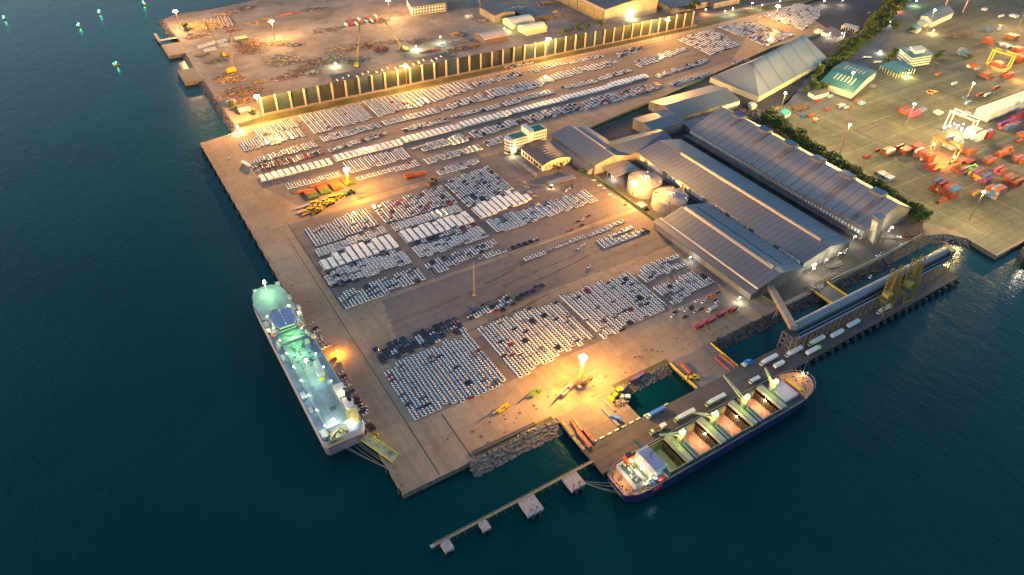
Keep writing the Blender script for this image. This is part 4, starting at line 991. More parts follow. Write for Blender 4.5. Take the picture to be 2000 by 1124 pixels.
for x, y in ((71.3,362),(51.7,362),(71.3,352),(51.7,351)):
    b = MB(); b.sphere((x,y,SZ+2.1),1.25,10,6); v = [(x+(q[0]-x), y+(q[1]-y)*2.6, q[2]) for q in b.v]; b.v = v
    b.build('lifeboat', [lbo if y > 355 else M('rescue boat grey', (.5,.42,.35), .6)], t)
    b = MB(); b.beam((x,y-2.6,SZ),(x,y-2.6,SZ+3.6),.25); b.beam((x,y+2.6,SZ),(x,y+2.6,SZ+3.6),.25); b.beam((x-1.5,y-2.6,SZ+3.6),(x+1.5,y-2.6,SZ+3.6),.25); b.build('davit', [swht], t)
# truss work behind the wheelhouse
b = MB(); b.box(54,69,349,357.5,DZ,DZ+1.6); b.build('deckhouse', [sdeck], t)
b = MB(); b.beam((54.5,350,DZ+2),(68.5,357,DZ+2.6),.3); b.beam((54.5,356,DZ+2),(68.5,350,DZ+2.6),.3); b.beam((54.5,357,DZ+2),(68.5,357.4,DZ+2.6),.3)
rr_ = random.Random(5)
for k in range(26): x = rr_.uniform(56,68); y = rr_.uniform(322,347); b.box(x,x+rr_.uniform(.4,1.6),y,y+rr_.uniform(.4,1.4),DZ,DZ+rr_.uniform(.3,1))
for k in range(10): x = rr_.uniform(57,68); y = rr_.uniform(325,346); b.beam((x,y,DZ+.3),(x+rr_.uniform(-2,2),y+rr_.uniform(-4,4),DZ+.3),.2)
b.build('deck_fittings', [sgrn], t)
# fore mast and deck masts with lamps
gem = EM('green white lamp glow', (.72,1,.5), 40*LK*3)
for x, y, h, z0, r in ((61.8,411,8.5,SZ+.3,.9),(61.0,323,6,DZ,.8)):
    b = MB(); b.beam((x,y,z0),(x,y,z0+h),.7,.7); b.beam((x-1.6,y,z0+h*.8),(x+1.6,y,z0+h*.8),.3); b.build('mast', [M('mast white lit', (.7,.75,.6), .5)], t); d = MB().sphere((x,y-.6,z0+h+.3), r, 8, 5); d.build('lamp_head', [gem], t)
# funnel and machinery casing on the starboard quarter
b = MB(); b.box(68,74,286,297,DZ,DZ+3.2); b.box(69,73.6,276,285,DZ,DZ+2.6); b.build('engine_casing', [M('casing cream', (.66,.56,.46), .6, var=.15)], t)
b = MB(); b.cyl(73,284.5,SZ,SZ+8,1.7,14); b.cyl(72.6,289,SZ,SZ+7.4,1.0,10); b.build('funnel', [M('funnel black', (.02,.02,.025), .5)], t)
x, y = G(629,741,DZ); b = MB(); b.cyl(x,y,DZ,DZ+.12,1.7,20); b.build('helideck_mark', [M('yellow disc', (.62,.55,.05), .6)], t)
x, y = G(648,800,DZ); b = MB(); b.cyl(x,y,DZ,DZ+1.2,1.1,10); b.box(x+.8,x+2.4,y-.8,y+1.2,DZ,DZ+1); b.build('winch', [sgrn], t)
b = MB()
for k in range(9):
    yy = 272+k*13.6; b.sphere((CX-7.9,yy,DZ+.9),.3,6,4); b.sphere((CX+7.9,yy+4,DZ+.9),.28,6,4)
b.each('edge_lamp', [gem], t)
b = MB()
for s_ in (-12.45, 12.45):
    b.beam((CX+s_,264,SZ+1.6),(CX+s_,386,SZ+1.6),.12)
b.build('deck_rail', [swht], t)
# stern gear: mooring deck recess, folded ramp frame, quarter ramp
b = MB(); b.box(50.5,64.5,262.3,268.5,SZ+.03,SZ+.25); b.build('stern_deck', [M('stern deck yellow', (.24,.23,.10), .6, var=.3, scale=.5)], t)
b = MB(); rr_ = random.Random(8)
for k in range(22): x = rr_.uniform(51.5,64); y = rr_.uniform(263,268); b.box(x,x+rr_.uniform(.3,1.4),y,y+rr_.uniform(.3,1),SZ+.25,SZ+rr_.uniform(.6,1.6))
b.build('mooring_gear', [M('gear dark', (.10,.09,.06), .6)], t)
b = MB(); b.box(51,63,261.82,261.96,6.9,7.9); b.build('stern_yellow_band', [M('stern yellow band', (.66,.52,.08), .5)], t)
b = MB(); rr_ = random.Random(2); x = 52.0
for row, zz in ((0, 9.35), (1, 8.45)):
    x = 52.4+row*1.2
    while x < (60.6 if row == 0 else 58.6):
        wd_ = rr_.uniform(.30,.46)
        b.box(x,x+.12,261.8,261.93,zz-.33,zz+.33)
        if rr_.random() < .8: b.box(x+.12,x+wd_,261.8,261.93,zz+.2,zz+.33)
        if rr_.random() < .6: b.box(x+.12,x+wd_,261.8,261.93,zz-.33,zz-.2)
        if rr_.random() < .5: b.box(x+wd_-.1,x+wd_,261.8,261.93,zz-.2,zz+.2)
        x += wd_+(.2 if rr_.random() < .85 else .6)
b.build('stern_lettering', [M('black lettering', (.02,.02,.03), .5)], t)
b = MB(); b.beam((69.0,263,5.4),(70.8,274,15.6),5.6,.8); b.build('ramp_frame', [M('ramp frame yellow', (.55,.42,.16), .6, var=.25)], t)
b = MB(); b.truss((66.2,263,6),(67.8,274.5,15.8),.8,.8,8,.2); b.truss((72.2,262.6,6),(73.6,274.5,15.8),.8,.8,8,.2); b.build('ramp_hoist', [M('hoist yellow', (.62,.55,.05), .5)], t)
ra, rb_, rc, rd_ = (69.2,259.5), (74.2,262.5), G(778,889,0), G(767,905,0)
b = MB(); b.hexa([(ra[0],ra[1],3.1),(rb_[0],rb_[1],3.1),(rc[0],rc[1],.06),(rd_[0],rd_[1],.06)][::-1], [(ra[0],ra[1],3.7),(rb_[0],rb_[1],3.7),(rc[0],rc[1],.3),(rd_[0],rd_[1],.3)][::-1]); b.build('stern_ramp', [M('ramp steel pale', (.27,.26,.17), .7, var=.45, scale=.35)], t)
b = MB(); b.beam((rb_[0],rb_[1],4.1),(rc[0],rc[1],.9),.2,.9); b.beam((ra[0],ra[1],4.1),(rd_[0],rd_[1],.9),.2,.9); b.build('ramp_edge', [M('hoist yellow')], t)
lamp(t, (58.5,270,DZ+4.5), 858, (1,.97,.62), .8); lamp(t, (69,266,9.5), 693, (1,.92,.22), .8); lamp(t, (80,255,9), .5*528, (1,.85,.2), .6)
lamp(t, (61,404,DZ+7), 1900, (.42,1,.38), .6); lamp(t, (62,352,DZ+6), 1900, (.38,1,.28), .6); lamp(t, (60,336,DZ+5), 1000, (.5,1,.45), .6)
lamp(t, (52,368,DZ+4), 396, (1,.9,.5), .5); lamp(t, (71.5,372,DZ+4), 396, (1,.9,.5), .5); lamp(t, (61,308,DZ+5), 484, (.65,1,.7), .6); lamp(t, (71,288,DZ+4.6), 528, (1,.8,.5), .5); lamp(t, (52,300,DZ+5), 198, (.7,.85,1), .5)
b = MB().sphere((58.5,270,DZ+4.9),.9,8,5); b.build('lamp_head', [EM('bright deck lamp', (1,.98,.8), 60*LK*3)], t)
b = MB().sphere((67.6,268,10.6),.8,8,5); b.build('lamp_head', [EM('bright deck lamp', (1,.98,.8), 60*LK*3)], t)
# mooring lines
def ropes(name, label, pairs, m, r=.09):
    b = MB()
    for a, c in pairs:
        a = Vector(a); c = Vector(c); L = (c-a).length; pr = None
        for k in range(9):
            u = k/8; q = a.lerp(c, u); q.z -= 4*u*(1-u)*L*.035
            if pr is not None: b.tube(pr, q, r, 5)
            pr = q
    return tag(b.build(name, [m]), label, 'ropes')
rp = M('mooring rope', (.30,.32,.26), .8)
ropes('mooring_lines','pale mooring lines from the stern of the car ship down to the quay wall',[((57,262,5.5),(78,232,.5)),((58.5,262,5.5),(78,231,.5)),((62,262,5.5),(78,229.5,.5)),((64,262,6.5),(78,234,.5)),((65.5,262,6.5),(78,236,.5))], rp, .075)
ropes('mooring_lines','thin mooring lines from the blue ship stern to the nearest platform',[((176.4,152,4.6),(163,173,.9)),((176.2,154,4.6),(163,173,.9)),((176,158,4.6),(163.2,173.4,.9)),((176,161,4.6),(163,174,.9))], rp, .075)
ropes('mooring_lines','thin mooring lines from the blue ship bow to the berth face',[((329,164,6.6),(340,172.5,.3)),((328,166,6.6),(336,172.5,.3)),((331,162,6.6),(352,172.6,.3))], rp, .11)

# ------------------------------------------------------------------ bulk carrier
t = thing('bulk_carrier', 'dark blue bulk carrier with four open holds moored at the outer berth', 'ship', (250,158,WZ))
navy = M('navy hull', (.012,.022,.085), .4, var=.3, scale=.1); redb = M('antifouling red', (.16,.045,.05), .6, var=.3, scale=.2); dkd = M('bulk deck dark', (.055,.06,.055), .7, var=.4, scale=.3); grd = M('bulk side deck green', (.16,.17,.13), .65, var=.4, scale=.3)
hy0, hy1, yc = 146.3, 170.2, 158.3
def bout(hw, xs, xb, xt, n_=9, tr=.62, p_=2.4, xa=190):
    pts = [(xs, yc-hw*tr), (xs+(xa-xs)*.45, yc-hw*.9), (xa, yc-hw)]
    for k in range(n_+1): a = k/n_; pts.append((xb+(xt-xb)*(1-(1-a)**1.7), yc-hw*(1-a**p_)))
    for k in range(n_-1,-1,-1): a = k/n_; pts.append((xb+(xt-xb)*(1-(1-a)**1.7), yc+hw*(1-a**p_)))
    pts += [(xa, yc+hw), (xs+(xa-xs)*.45, yc+hw*.9), (xs, yc+hw*tr)]; return pts
q0 = bout(11,181,296,324,tr=.45,xa=198); q1 = bout(11.7,178,300,330); q2 = bout(11.95,176.2,303,333.5); q3 = bout(11.95,175.6,305,335)
hull_loft([(-7,q0),(WZ+.9,q0),(WZ+1.6,q1),(2.0,q2),(5,q2),(5.9,q3)], 'hull', [redb, navy, M('hull rim blue', (.06,.07,.14), .5)], t, [0,0,1,1,2])
dz = 5.0
def clip(poly, xa, xb):
    def cut(P, x, keep):
        out = []
        for i in range(len(P)):
            a, c = P[i], P[(i+1) % len(P)]; ia, ic = keep(a[0]), keep(c[0])
            if ia: out.append(a)
            if ia != ic: u = (x-a[0])/(c[0]-a[0]); out.append((x, a[1]+(c[1]-a[1])*u))
        return out
    P = cut(poly, xa, lambda v: v >= xa); return cut(P, xb, lambda v: v <= xb)
orange_deck = M('rust orange deck', (.46,.22,.11), .7, var=.35, scale=.5)
b = MB().prism(clip(q2,170,187.5), 4.2, dz+.02); b.build('poop_deck', [orange_deck], t)
b = MB().prism(clip(q2,187.5,204.8), 4.2, dz); b.build('aft_deck', [dkd], t)
b = MB().prism(clip(q2,303,312), 4.2, dz); b.build('fore_cross_deck', [dkd], t); b = MB().prism(clip(q2,318,340), 4.2, 6.6); b.build('forecastle_deck', [orange_deck], t)
b = MB().prism(clip(q2,312,318), 4.2, dz); b.build('fore_cross_deck', [dkd], t)
holds = [(205.2,219.2),(229,245),(254.8,271),(280.6,296)]
b = MB(); b.box(204.8,303,hy0+.15,148.8,4.2,dz); b.box(204.8,303,169.2,hy1-.05,4.2,dz)
for xa, xb in ((219.2,229),(245,254.8),(271,280.6),(296,303)): b.box(xa,xb,148.8,169.2,4.2,dz)
b.build('main_deck', [dkd], t)
cargo_p = M('pink cargo', (.66,.31,.23), .9, var=.12, scale=.8); cargo_y = M('yellowish cargo', (.52,.50,.28), .9, var=.12, scale=.8)
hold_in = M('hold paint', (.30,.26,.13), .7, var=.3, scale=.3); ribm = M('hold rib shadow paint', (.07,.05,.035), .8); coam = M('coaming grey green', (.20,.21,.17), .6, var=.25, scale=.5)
gsl = M('hatch cover grey', (.26,.25,.235), .6, var=.1, scale=.3); bsl = M('hatch cover blue', (.055,.085,.13), .5, var=.15, scale=.3)
for i, (xa, xb) in enumerate(holds):
    ya, yb = 149.6, 168.8
    b = MB(); b.box(xa-.5,xa,ya-.5,yb+.5,dz,6.3); b.box(xb,xb+.5,ya-.5,yb+.5,dz,6.3); b.box(xa,xb,ya-.5,ya,dz,6.3); b.box(xa,xb,yb,yb+.5,dz,6.3); b.build('hatch_coaming', [coam], t)
    b = MB(); b.add([(xa,ya,-4.5),(xb,ya,-4.5),(xb,yb,-4.5),(xa,yb,-4.5),(xa,ya,6.2),(xb,ya,6.2),(xb,yb,6.2),(xa,yb,6.2)], [(0,1,5,4),(1,2,6,5),(2,3,7,6),(3,0,4,7),(0,3,2,1)]); hw_ = b.build('hold_wall', [hold_in], t)
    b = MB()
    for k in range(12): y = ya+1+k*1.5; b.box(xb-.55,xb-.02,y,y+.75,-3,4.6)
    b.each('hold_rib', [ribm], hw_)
    N = 12; b = MB(); rq = random.Random(i); vv = []
    for a in range(N+1):
        for c in range(N+1):
            u, v = a/N, c/N; vv.append((xa+.05+(xb-xa-.1)*u, ya+.05+(yb-ya-.1)*v, -2.2+1.7*math.exp(-((u-.45)**2+(v-.45)**2)*7)+rq.uniform(-.22,.22)+(.9 if i == 3 else 0)))
    b.add(vv, [(a*(N+1)+c, (a+1)*(N+1)+c, (a+1)*(N+1)+c+1, a*(N+1)+c+1) for a in range(N) for c in range(N)]); b.build('cargo', [cargo_y if i == 0 else cargo_p], t)
    b = MB(); b.box(xb+.3,xb+4.6,148.4,168.6,6.4,8.4); b.build('hatch_cover', [gsl], t)
    b = MB(); b.box(xb+.55,xb+.75,148.6,168.4,8.41,8.5); b.box(xb+4.1,xb+4.3,148.6,168.4,8.41,8.5); b.each('cover_seam', [M('seam dark', (.06,.06,.05), .7)], t)
    xc = xb+9.3
    if i < 3:
        b = MB(); b.box(xc-3.2,xc-.2,148.2,159.6,dz,8.0); b.build('hatch_cover', [bsl], t, label='dark blue folded hatch cover')
        b = MB(); b.box(xc-3.3,xc-.1,159.55,159.85,dz,8.3); b.box(xc-3.3,xc-2.95,148.2,159.6,8.01,8.35); b.box(xc-.45,xc-.1,148.2,159.6,8.01,8.35); b.build('cover_rim', [M('rim grey', (.30,.33,.34), .6)], t)
    # deck crane
    x = xb+6.6; y = 162.5; cm = M('crane grey green', (.33,.35,.27), .55, var=.15)
    b = MB(); b.cyl(x,y,dz,11,1.5,14); b.build('crane_pedestal', [cm], t)
    b = MB(); b.box(x-1.6,x+1.8,y-1.8,y+1.6,11,15.5); b.box(x+.2,x+1.8,y-2.6,y+.2,15.5,18.4); b.build('crane_house', [cm], t)
    tips = [(x-14,166.0,18),(x-12,168.5,18),(x-3.5,179.5,21),(x-2.5,170,22)]; tp = Vector(tips[i])
    b = MB(); p0 = Vector((x-.6,y+.6,13.2)); side = (tp-p0).cross(Vector((0,0,1))).normalized()*1.1
    b.beam(p0+side,tp+side*.15,.7,.6); b.beam(p0-side,tp-side*.15,.7,.6)
    for k in range(1,8): q = p0.lerp(tp,k/8); s2 = side*(1-k/8*.85); b.beam(q+s2,q-s2,.35)
    b.build('crane_jib', [M('jib pale', (.42,.40,.27), .6)], t)
    b = MB(); b.tube((x+.8,y-1,18.3),tp,.09,5); b.tube(tp,(tp.x,tp.y,tp.z-6),.08,5); b.build('crane_wire', [M('gear dark')], t)
    b = MB().sphere((x-.8,y-.6,15.7),.75,8,5); b.build('lamp_head', [EM('lime lamp glow', (.85,1,.25), 45*LK*3)], t)
    lamp(t, (x-2.2,y-2.5,13.5), 520, (.70,1,.08), .5); lamp(t, (x-7.5,y+3.5,15), 160, (.8,1,.25), .5)
    if i: lamp(t, (xb-3.5, 160, 5.2), 900, (1,.60,.30), .4); b = MB().sphere((xb-.7,160,4.6),.42,8,5); b.build('hold_lamp', [GL], t)
b = MB(); b.add([(228.0,0,0)], []) 
b = MB(); N = 20
for k in range(N):
    a, c = k*math.tau/N, (k+1)*math.tau/N; b.beam((221.5+1.0*math.cos(a),162-3.0*math.sin(a)*1,8.5),(221.5+1.0*math.cos(c),162-3.0*math.sin(c),8.5),.32,.1)
b.build('hatch_emblem', [M('dark green emblem', (.03,.06,.03), .6)], t)
b = MB(); b.box(302.8,315.4,151.6,165.4,dz,7.4); b.build('hatch_cover', [M('lavender hatch', (.38,.33,.37), .6, var=.12, scale=.3)], t, label='closed pale hatch cover near the bow')
# bow gear
b = MB(); b.beam((319,152.5,7.6),(318.6,164.5,7.6),1.4,1.4); b.box(320,321,151.5,165,6.6,7.6); b.build('breakwater', [M('bow yellow', (.60,.36,.06), .6)], t)
b = MB(); rr_ = random.Random(4)
for k in range(26):
    x = rr_.uniform(320,331); y = 158.3+rr_.uniform(-1,1)*(334-x)*.62; b.cyl(x,y,6.6,7.1+rr_.random()*.5,rr_.uniform(.18,.5),7)
b.build('bollard_and_winch', [M('gear dark')], t)
b = MB(); b.beam((331,159,6.6),(331,159,12),.35); b.build('fore_mast', [swht], t); b = MB().sphere((330.6,161.5,8.6),.45,8,5); b.build('lamp_head', [GL], t)
lamp(t, (325,160,11.5), 374, (1,.62,.30), .5); lamp(t, (312,158,13), 198, (1,.7,.55), .5)
b = MB()
k3 = [p_ for p_ in q3]
for i in range(len(k3)):
    a, c = k3[i], k3[(i+1) % len(k3)]; b.beam((a[0],a[1],6.9 if a[0] < 318 else 7.6),(c[0],c[1],6.9 if c[0] < 318 else 7.6),.14)
b.build('deck_rail', [M('rail pink grey', (.42,.34,.32), .6)], t)
# superstructure
b = MB(); b.box(191,203.2,150.2,167,dz,8.2); b.box(193.5,202.4,151.5,165,8.2,14.2); b.box(183.2,189.2,150.5,167.5,dz,8.8); b.box(189.2,191,152,160,dz,8.6); b.build('accommodation', [swht], t)
b = MB(); b.box(193.6,201.4,148.0,164.6,14.25,17.2); b.build('bridge', [swht], t)
b = MB(); b.box(193.8,201.2,149.9,163.0,17.25,17.6); b.build('bridge_roof', [M('bridge roof blue grey', (.20,.24,.36), .6, var=.2, scale=.5)], t)
b = MB(); b.hexa([(198,164.6,14.3),(200.5,164.6,14.3),(199.5,172.2,14.3),(197.8,172.2,14.3)], [(198,164.6,15.5),(200.5,164.6,15.5),(199.5,172.2,15.5),(197.8,172.2,15.5)]); b.hexa([(198.5,143.4,14.3),(200.6,143.4,14.3),(201.4,148.0,14.3),(198,148.0,14.3)], [(198.5,143.4,15.5),(200.6,143.4,15.5),(201.4,148.0,15.5),(198,148.0,15.5)]); b.build('bridge_wing', [M('wing dark green', (.05,.10,.08), .6)], t)
b = MB(); b.box(201.45,201.55,149.6,163,15.6,16.7); b.build('bridge_window', [winm], t)
b = MB(); b.box(189.8,193,151,167.2,8.22,8.4); b.box(184,188.6,152,166.5,8.82,9.0); b.build('boat_deck', [M('boat deck green', (.07,.13,.09), .6)], t)
b = MB(); b.box(187.8,191.8,164.2,168,8.4,14.4); b.build('funnel', [M('funnel orange', (.55,.13,.04), .6)], t); b = MB(); b.box(188.2,191.4,164.6,167.6,14.4,15); b.build('funnel_top', [M('funnel black')], t)
b = MB(); rr_ = random.Random(11)
for k in range(16): x = rr_.uniform(184.3,188.2); y = rr_.uniform(152.5,166); b.box(x,x+rr_.uniform(.5,1.4),y,y+rr_.uniform(.5,1.3),9,9+rr_.uniform(.4,1.5))
b.build('vent_pipe', [M('vent cream', (.55,.55,.38), .6)], t)
b = MB(); rr_ = random.Random(12)
for k in range(34): x = rr_.uniform(177.2,182.6); y = 158+rr_.uniform(-1,1)*(x-170)*.85; b.cyl(x,y,dz,dz+rr_.uniform(.4,1.1),rr_.uniform(.15,.5),7)
b.build('mooring_gear', [M('gear dark')], t)
b = MB(); b.sphere((198.6,147.2,8.9),1.3,10,6); b.v = [(198.6+(q[0]-198.6)*2.3,q[1],q[2]) for q in b.v]; b.build('lifeboat', [M('lifeboat dark red', (.42,.03,.03), .5)], t)
b = MB(); b.sphere((193.2,147.8,8.4),1.1,8,5); b.build('blue_cover', [M('blue cover', (.02,.10,.40), .5)], t); b = MB(); b.sphere((195.6,149.2,9.3),1.2,8,5); b.sphere((190.6,148.6,8.6),.9,8,5); b.build('dome', [swht], t)
b = MB(); b.box(192,199,145.9,146.25,2.9,4.9); b.build('red_hull_panel', [M('red hull panel', (.45,.03,.03), .5)], t)
b = MB(); rr_ = random.Random(6)
for k in range(9): y = 153+k*1.1; b.box(175.55,175.72,y,y+.5,2.6,2.75); b.box(175.55,175.72,y,y+.12,2.1,3.1)
b.build('stern_lettering', [M('white lettering', (.7,.72,.8), .5)], t)
b = MB(); b.beam((197,157,17.6),(197,157,23),.35); b.beam((195.6,157,21),(198.4,157,21),.2); b.beam((197,155,20),(197,159,20),.2); b.build('radar_mast', [M('gear dark')], t)
for x, y, z, pw, c in ((190.5,162.5,10.5,150,(1,.62,.2)),(192.6,150.5,10.5,140,(1,.6,.25)),(186.5,159,12.5,110,(.9,.95,1)),(190.5,157,10.8,90,(1,.8,.5)),(180,158,10,600,(1,.62,.35)),(196,146,11,200,(.9,.95,1)),(203.5,163,13.5,280,(.85,1,.2)),(204,154,13,240,(.9,1,.3))): lamp(t, (x,y,z), pw, c, .4)
b = MB()
for x, y, z in ((190.9,163.6,10.6),(192.6,150.2,10.6),(192.2,157.5,10.2),(189.5,149.6,7.6)): b.sphere((x,y,z),.26,8,5)
b.build('lamp_head', [GL], t)

# small boats far out and the service vessel at the container quay
bsrc = thing('fishing_boat','small fishing boat with green lamps, nearest of the boats off the scrap yard','boat',(*G(228,128,WZ),WZ),.4,'small boats with green lamps far out on the water')
b = MB(); b.prism([(-4.5,-1.3),(2,-1.5),(5.2,0),(2,1.5),(-4.5,1.3)],-.3,.9); b.build('hull', [M('boat wood', (.12,.10,.07), .7)], bsrc, world=False)
b = MB(); b.box(-3.4,-.8,-.9,.9,.9,2.6); b.build('cabin', [swht], bsrc, world=False)
b = MB(); b.tube((.2,0,.9),(.2,0,4),.08,5); b.build('mast', [polem], bsrc, world=False); b = MB().sphere((.2,0,3.6),1.0,8,5); b.sphere((-2.5,1,2.7),.7,8,5); b.build('lamp_head', [EM('green lamp glow', (.1,1,.4), 3*LK*3)], bsrc, world=False)
bl = lamp(None, (0,0,0), 150, (.1,1,.45), .5); bl.parent = bsrc; bl.location = (.5,0,5)
for i, (px, py, lb) in enumerate(((155,52,'small fishing boat with green lamps, second from the left at the top of the sea'),(195,26,'small fishing boat with green lamps, close right of the second boat'),(9,38,'small fishing boat with green lamps at the left edge of the sea'),(281,9,'small fishing boat with dim green lamp nearest the scrap yard point'))):
    c_ = copy_tree(bsrc, (*G(px,py,WZ),WZ), .3*i+1, lb)
t = thing('cargo_ship','lit red and white ship cut by the right edge at the container quay','ship',(*G(1990,492,0),WZ)); x, y = G(1982,500,WZ); 
b = MB(); b.prism([(x-4,y-8),(x+2,y-16),(x+60,y-16),(x+60,y-1),(x+3,y-1)],-5,5); b.build('hull', [M('dark ship hull', (.03,.035,.06), .5)], t)
b = MB().prism([(x-3,y-8),(x+3,y-15),(x+59,y-15),(x+59,y-2),(x+4,y-2)],5.01,5.2); b.build('deck', [orange_deck], t)
rr_ = random.Random(3); b = MB()
for k in range(26): a_ = rr_.uniform(2,26); c_ = rr_.uniform(3,14); b.box(x+a_,x+a_+rr_.uniform(.8,3),y-c_,y-c_+rr_.uniform(.8,2.4),5.2,5.2+rr_.uniform(.6,4))
b.build('deck_gear', [swht], t); lamp(t, (x+6,y-8,12), 2600, (1,.75,.5), .5); lamp(t, (x+20,y-9,14), 3000, (1,.8,.6), .5)

# ------------------------------------------------------------------ parked vehicles
paint = {}
for nm, c in dict(white=(.74,.73,.70), silver=(.42,.43,.45), grey=(.17,.175,.185), black=(.018,.018,.021), navy=(.02,.045,.12), red=(.36,.025,.02), blue=(.03,.12,.36), brown=(.13,.065,.03), orange=(.62,.17,.03), yellow=(.6,.42,.03), pink=(.5,.3,.28)).items():
    mm, n_, p_ = newmat('car paint '+nm); p_.inputs['Base Color'].default_value = (*c, 1); p_.inputs['Roughness'].default_value = .32; p_.inputs['Coat Weight'].default_value = .35
    paint[nm] = mm
glass = M('car glass', (.012,.016,.024), .12, var=.1); tyre = M('tyre', (.015,.015,.015), .9); bedm = M('pickup bed', (.018,.02,.025), .7)
def car_body(b, m=0, tm=None):
    # hood towards -x ; lower body with sloped hood and tail
    y = .82
    b.hexa([(-2.1,-y,.28),(2.0,-y,.28),(2.0,y,.28),(-2.1,y,.28)], [(-2.1,-y,.62),(2.0,-y,.72),(2.0,y,.72),(-2.1,y,.62)], m)
    b.hexa([(-2.08,-y,.62),(2.0,-y,.72),(2.0,y,.72),(-2.08,y,.62)], [(-1.2,-y*.93,.90),(1.88,-y*.93,.93),(1.88,y*.93,.93),(-1.2,y*.93,.90)], m)
    b.hexa([(-.12,-y*.68,1.40),(1.05,-y*.68,1.40),(1.05,y*.68,1.40),(-.12,y*.68,1.40)], [(-.06,-y*.64,1.46),(.98,-y*.64,1.46),(.98,y*.64,1.46),(-.06,y*.64,1.46)], m)
    if tm is not None:
        for x in (-1.4, 1.35):
            for s in (-1, 1): b.tube((x,s*.68,.32),(x,s*.9,.32),.32,8,tm)
def car_glass(b, m=0):
    y = .82; b.hexa([(-1.18,-y*.92,.90),(1.86,-y*.92,.92),(1.86,y*.92,.92),(-1.18,y*.92,.90)], [(-.22,-y*.72,1.405),(1.18,-y*.72,1.405),(1.18,y*.72,1.405),(-.22,y*.72,1.405)], m)
def van_body(b, m=0, tm=None):
    y = .88
    b.hexa([(-2.6,-y,.3),(2.55,-y,.3),(2.55,y,.3),(-2.6,y,.3)], [(-2.55,-y,1.05),(2.55,-y,1.15),(2.55,y,1.15),(-2.55,y,1.05)], m)
    b.hexa([(-1.75,-y,1.3),(2.55,-y,1.15),(2.55,y,1.15),(-1.75,y,1.3)], [(-1.55,-y*.93,2.0),(2.5,-y*.93,2.0),(2.5,y*.93,2.0),(-1.55,y*.93,2.0)], m)
    if tm is not None:
        for x in (-1.7, 1.6):
            for s in (-1, 1): b.tube((x,s*.75,.34),(x,s*.97,.34),.34,8,tm)
def van_glass(b, m=0):
    y = .88; b.hexa([(-2.3,-y*.96,1.04),(-1.5,-y*1.005,1.12),(-1.5,y*1.005,1.12),(-2.3,y*.96,1.04)], [(-1.62,-y*.9,1.90),(-1.45,-y*.9,1.92),(-1.45,y*.9,1.92),(-1.62,y*.9,1.90)], m)
def pick_body(b, m=0, tm=None):
    y = .86
    b.hexa([(-2.55,-y,.4),(.35,-y,.4),(.35,y,.4),(-2.55,y,.4)], [(-2.5,-y,.95),(.35,-y,1.05),(.35,y,1.05),(-2.5,y,.95)], m)
    b.box(-.95,.2,-y*.72,y*.72,1.66,1.74,m)
    b.box(.36,2.55,-y,-y+.2,.5,1.12,m); b.box(.36,2.55,y-.2,y,.5,1.12,m); b.box(2.4,2.55,-y+.2,y-.2,.5,1.1,m)
    if tm is not None:
        for x in (-1.7, 1.6):
            for s in (-1, 1): b.tube((x,s*.7,.38),(x,s*.93,.38),.38,8,tm)
def pick_glass(b, m=0):
    y = .9; b.hexa([(-1.55,-y*.93,1.0),(.3,-y*.93,1.05),(.3,y*.93,1.05),(-1.55,y*.93,1.0)], [(-1.0,-y*.74,1.67),(.22,-y*.74,1.67),(.22,y*.74,1.67),(-1.0,y*.74,1.67)], m)
def pick_bed(b, m=0): b.box(.36,2.4,-.7,.7,.5,.62,m)
KB = dict(car=(car_body,car_glass,None), van=(van_body,van_glass,None), pickup=(pick_body,pick_glass,pick_bed))
PARTS = {}
def kind_meshes(kind, col):
    if (kind, col) not in PARTS:
        fb, fg, fd = KB[kind]; a = MB(); fb(a, 0, 1); g_ = MB(); fg(g_)
        if (kind, 'glass') not in PARTS: PARTS[(kind,'glass')] = g_.mesh(kind+'_glass', [glass])
        if fd and (kind, 'bed') not in PARTS: d_ = MB(); fd(d_); PARTS[(kind,'bed')] = d_.mesh('pickup_bed', [bedm])
        PARTS[(kind, col)] = a.mesh(kind+'_body_'+col, [paint[col], tyre])
    return PARTS[(kind, col)], PARTS[(kind,'glass')], PARTS.get((kind,'bed'))
KN = dict(car=('parked_car','car'), van=('parked_van','van'), pickup=('parked_pickup','pickup truck'))
def vehicle(kind, col, x, y, rz, label, group):
    a, g_, d_ = kind_meshes(kind, col)
    o = bpy.data.objects.new(KN[kind][0], a); COL.objects.link(o); o.location = (x, y, .09); o.rotation_euler = (0, 0, rz)
    c = bpy.data.objects.new('window_glass', g_); COL.objects.link(c); c.parent = o
    if d_: c = bpy.data.objects.new('cargo_bed', d_); COL.objects.link(c); c.parent = o
    o['label'] = label; o['category'] = KN[kind][1]; o['group'] = group; return o
MIX = dict(w=dict(white=84,silver=7,grey=3,black=4,navy=1,red=1), ww=dict(white=96,silver=3,red=1), dark=dict(black=44,navy=26,grey=12,white=14,red=4), mixed=dict(white=50,black=20,grey=10,red=9,silver=6,blue=3,navy=2),
           wb=dict(white=72,black=10,grey=6,silver=9,navy=2,red=1), red=dict(red=55,white=25,black=20), tan=dict(white=55,pink=10,brown=8,silver=10,black=9,red=8))
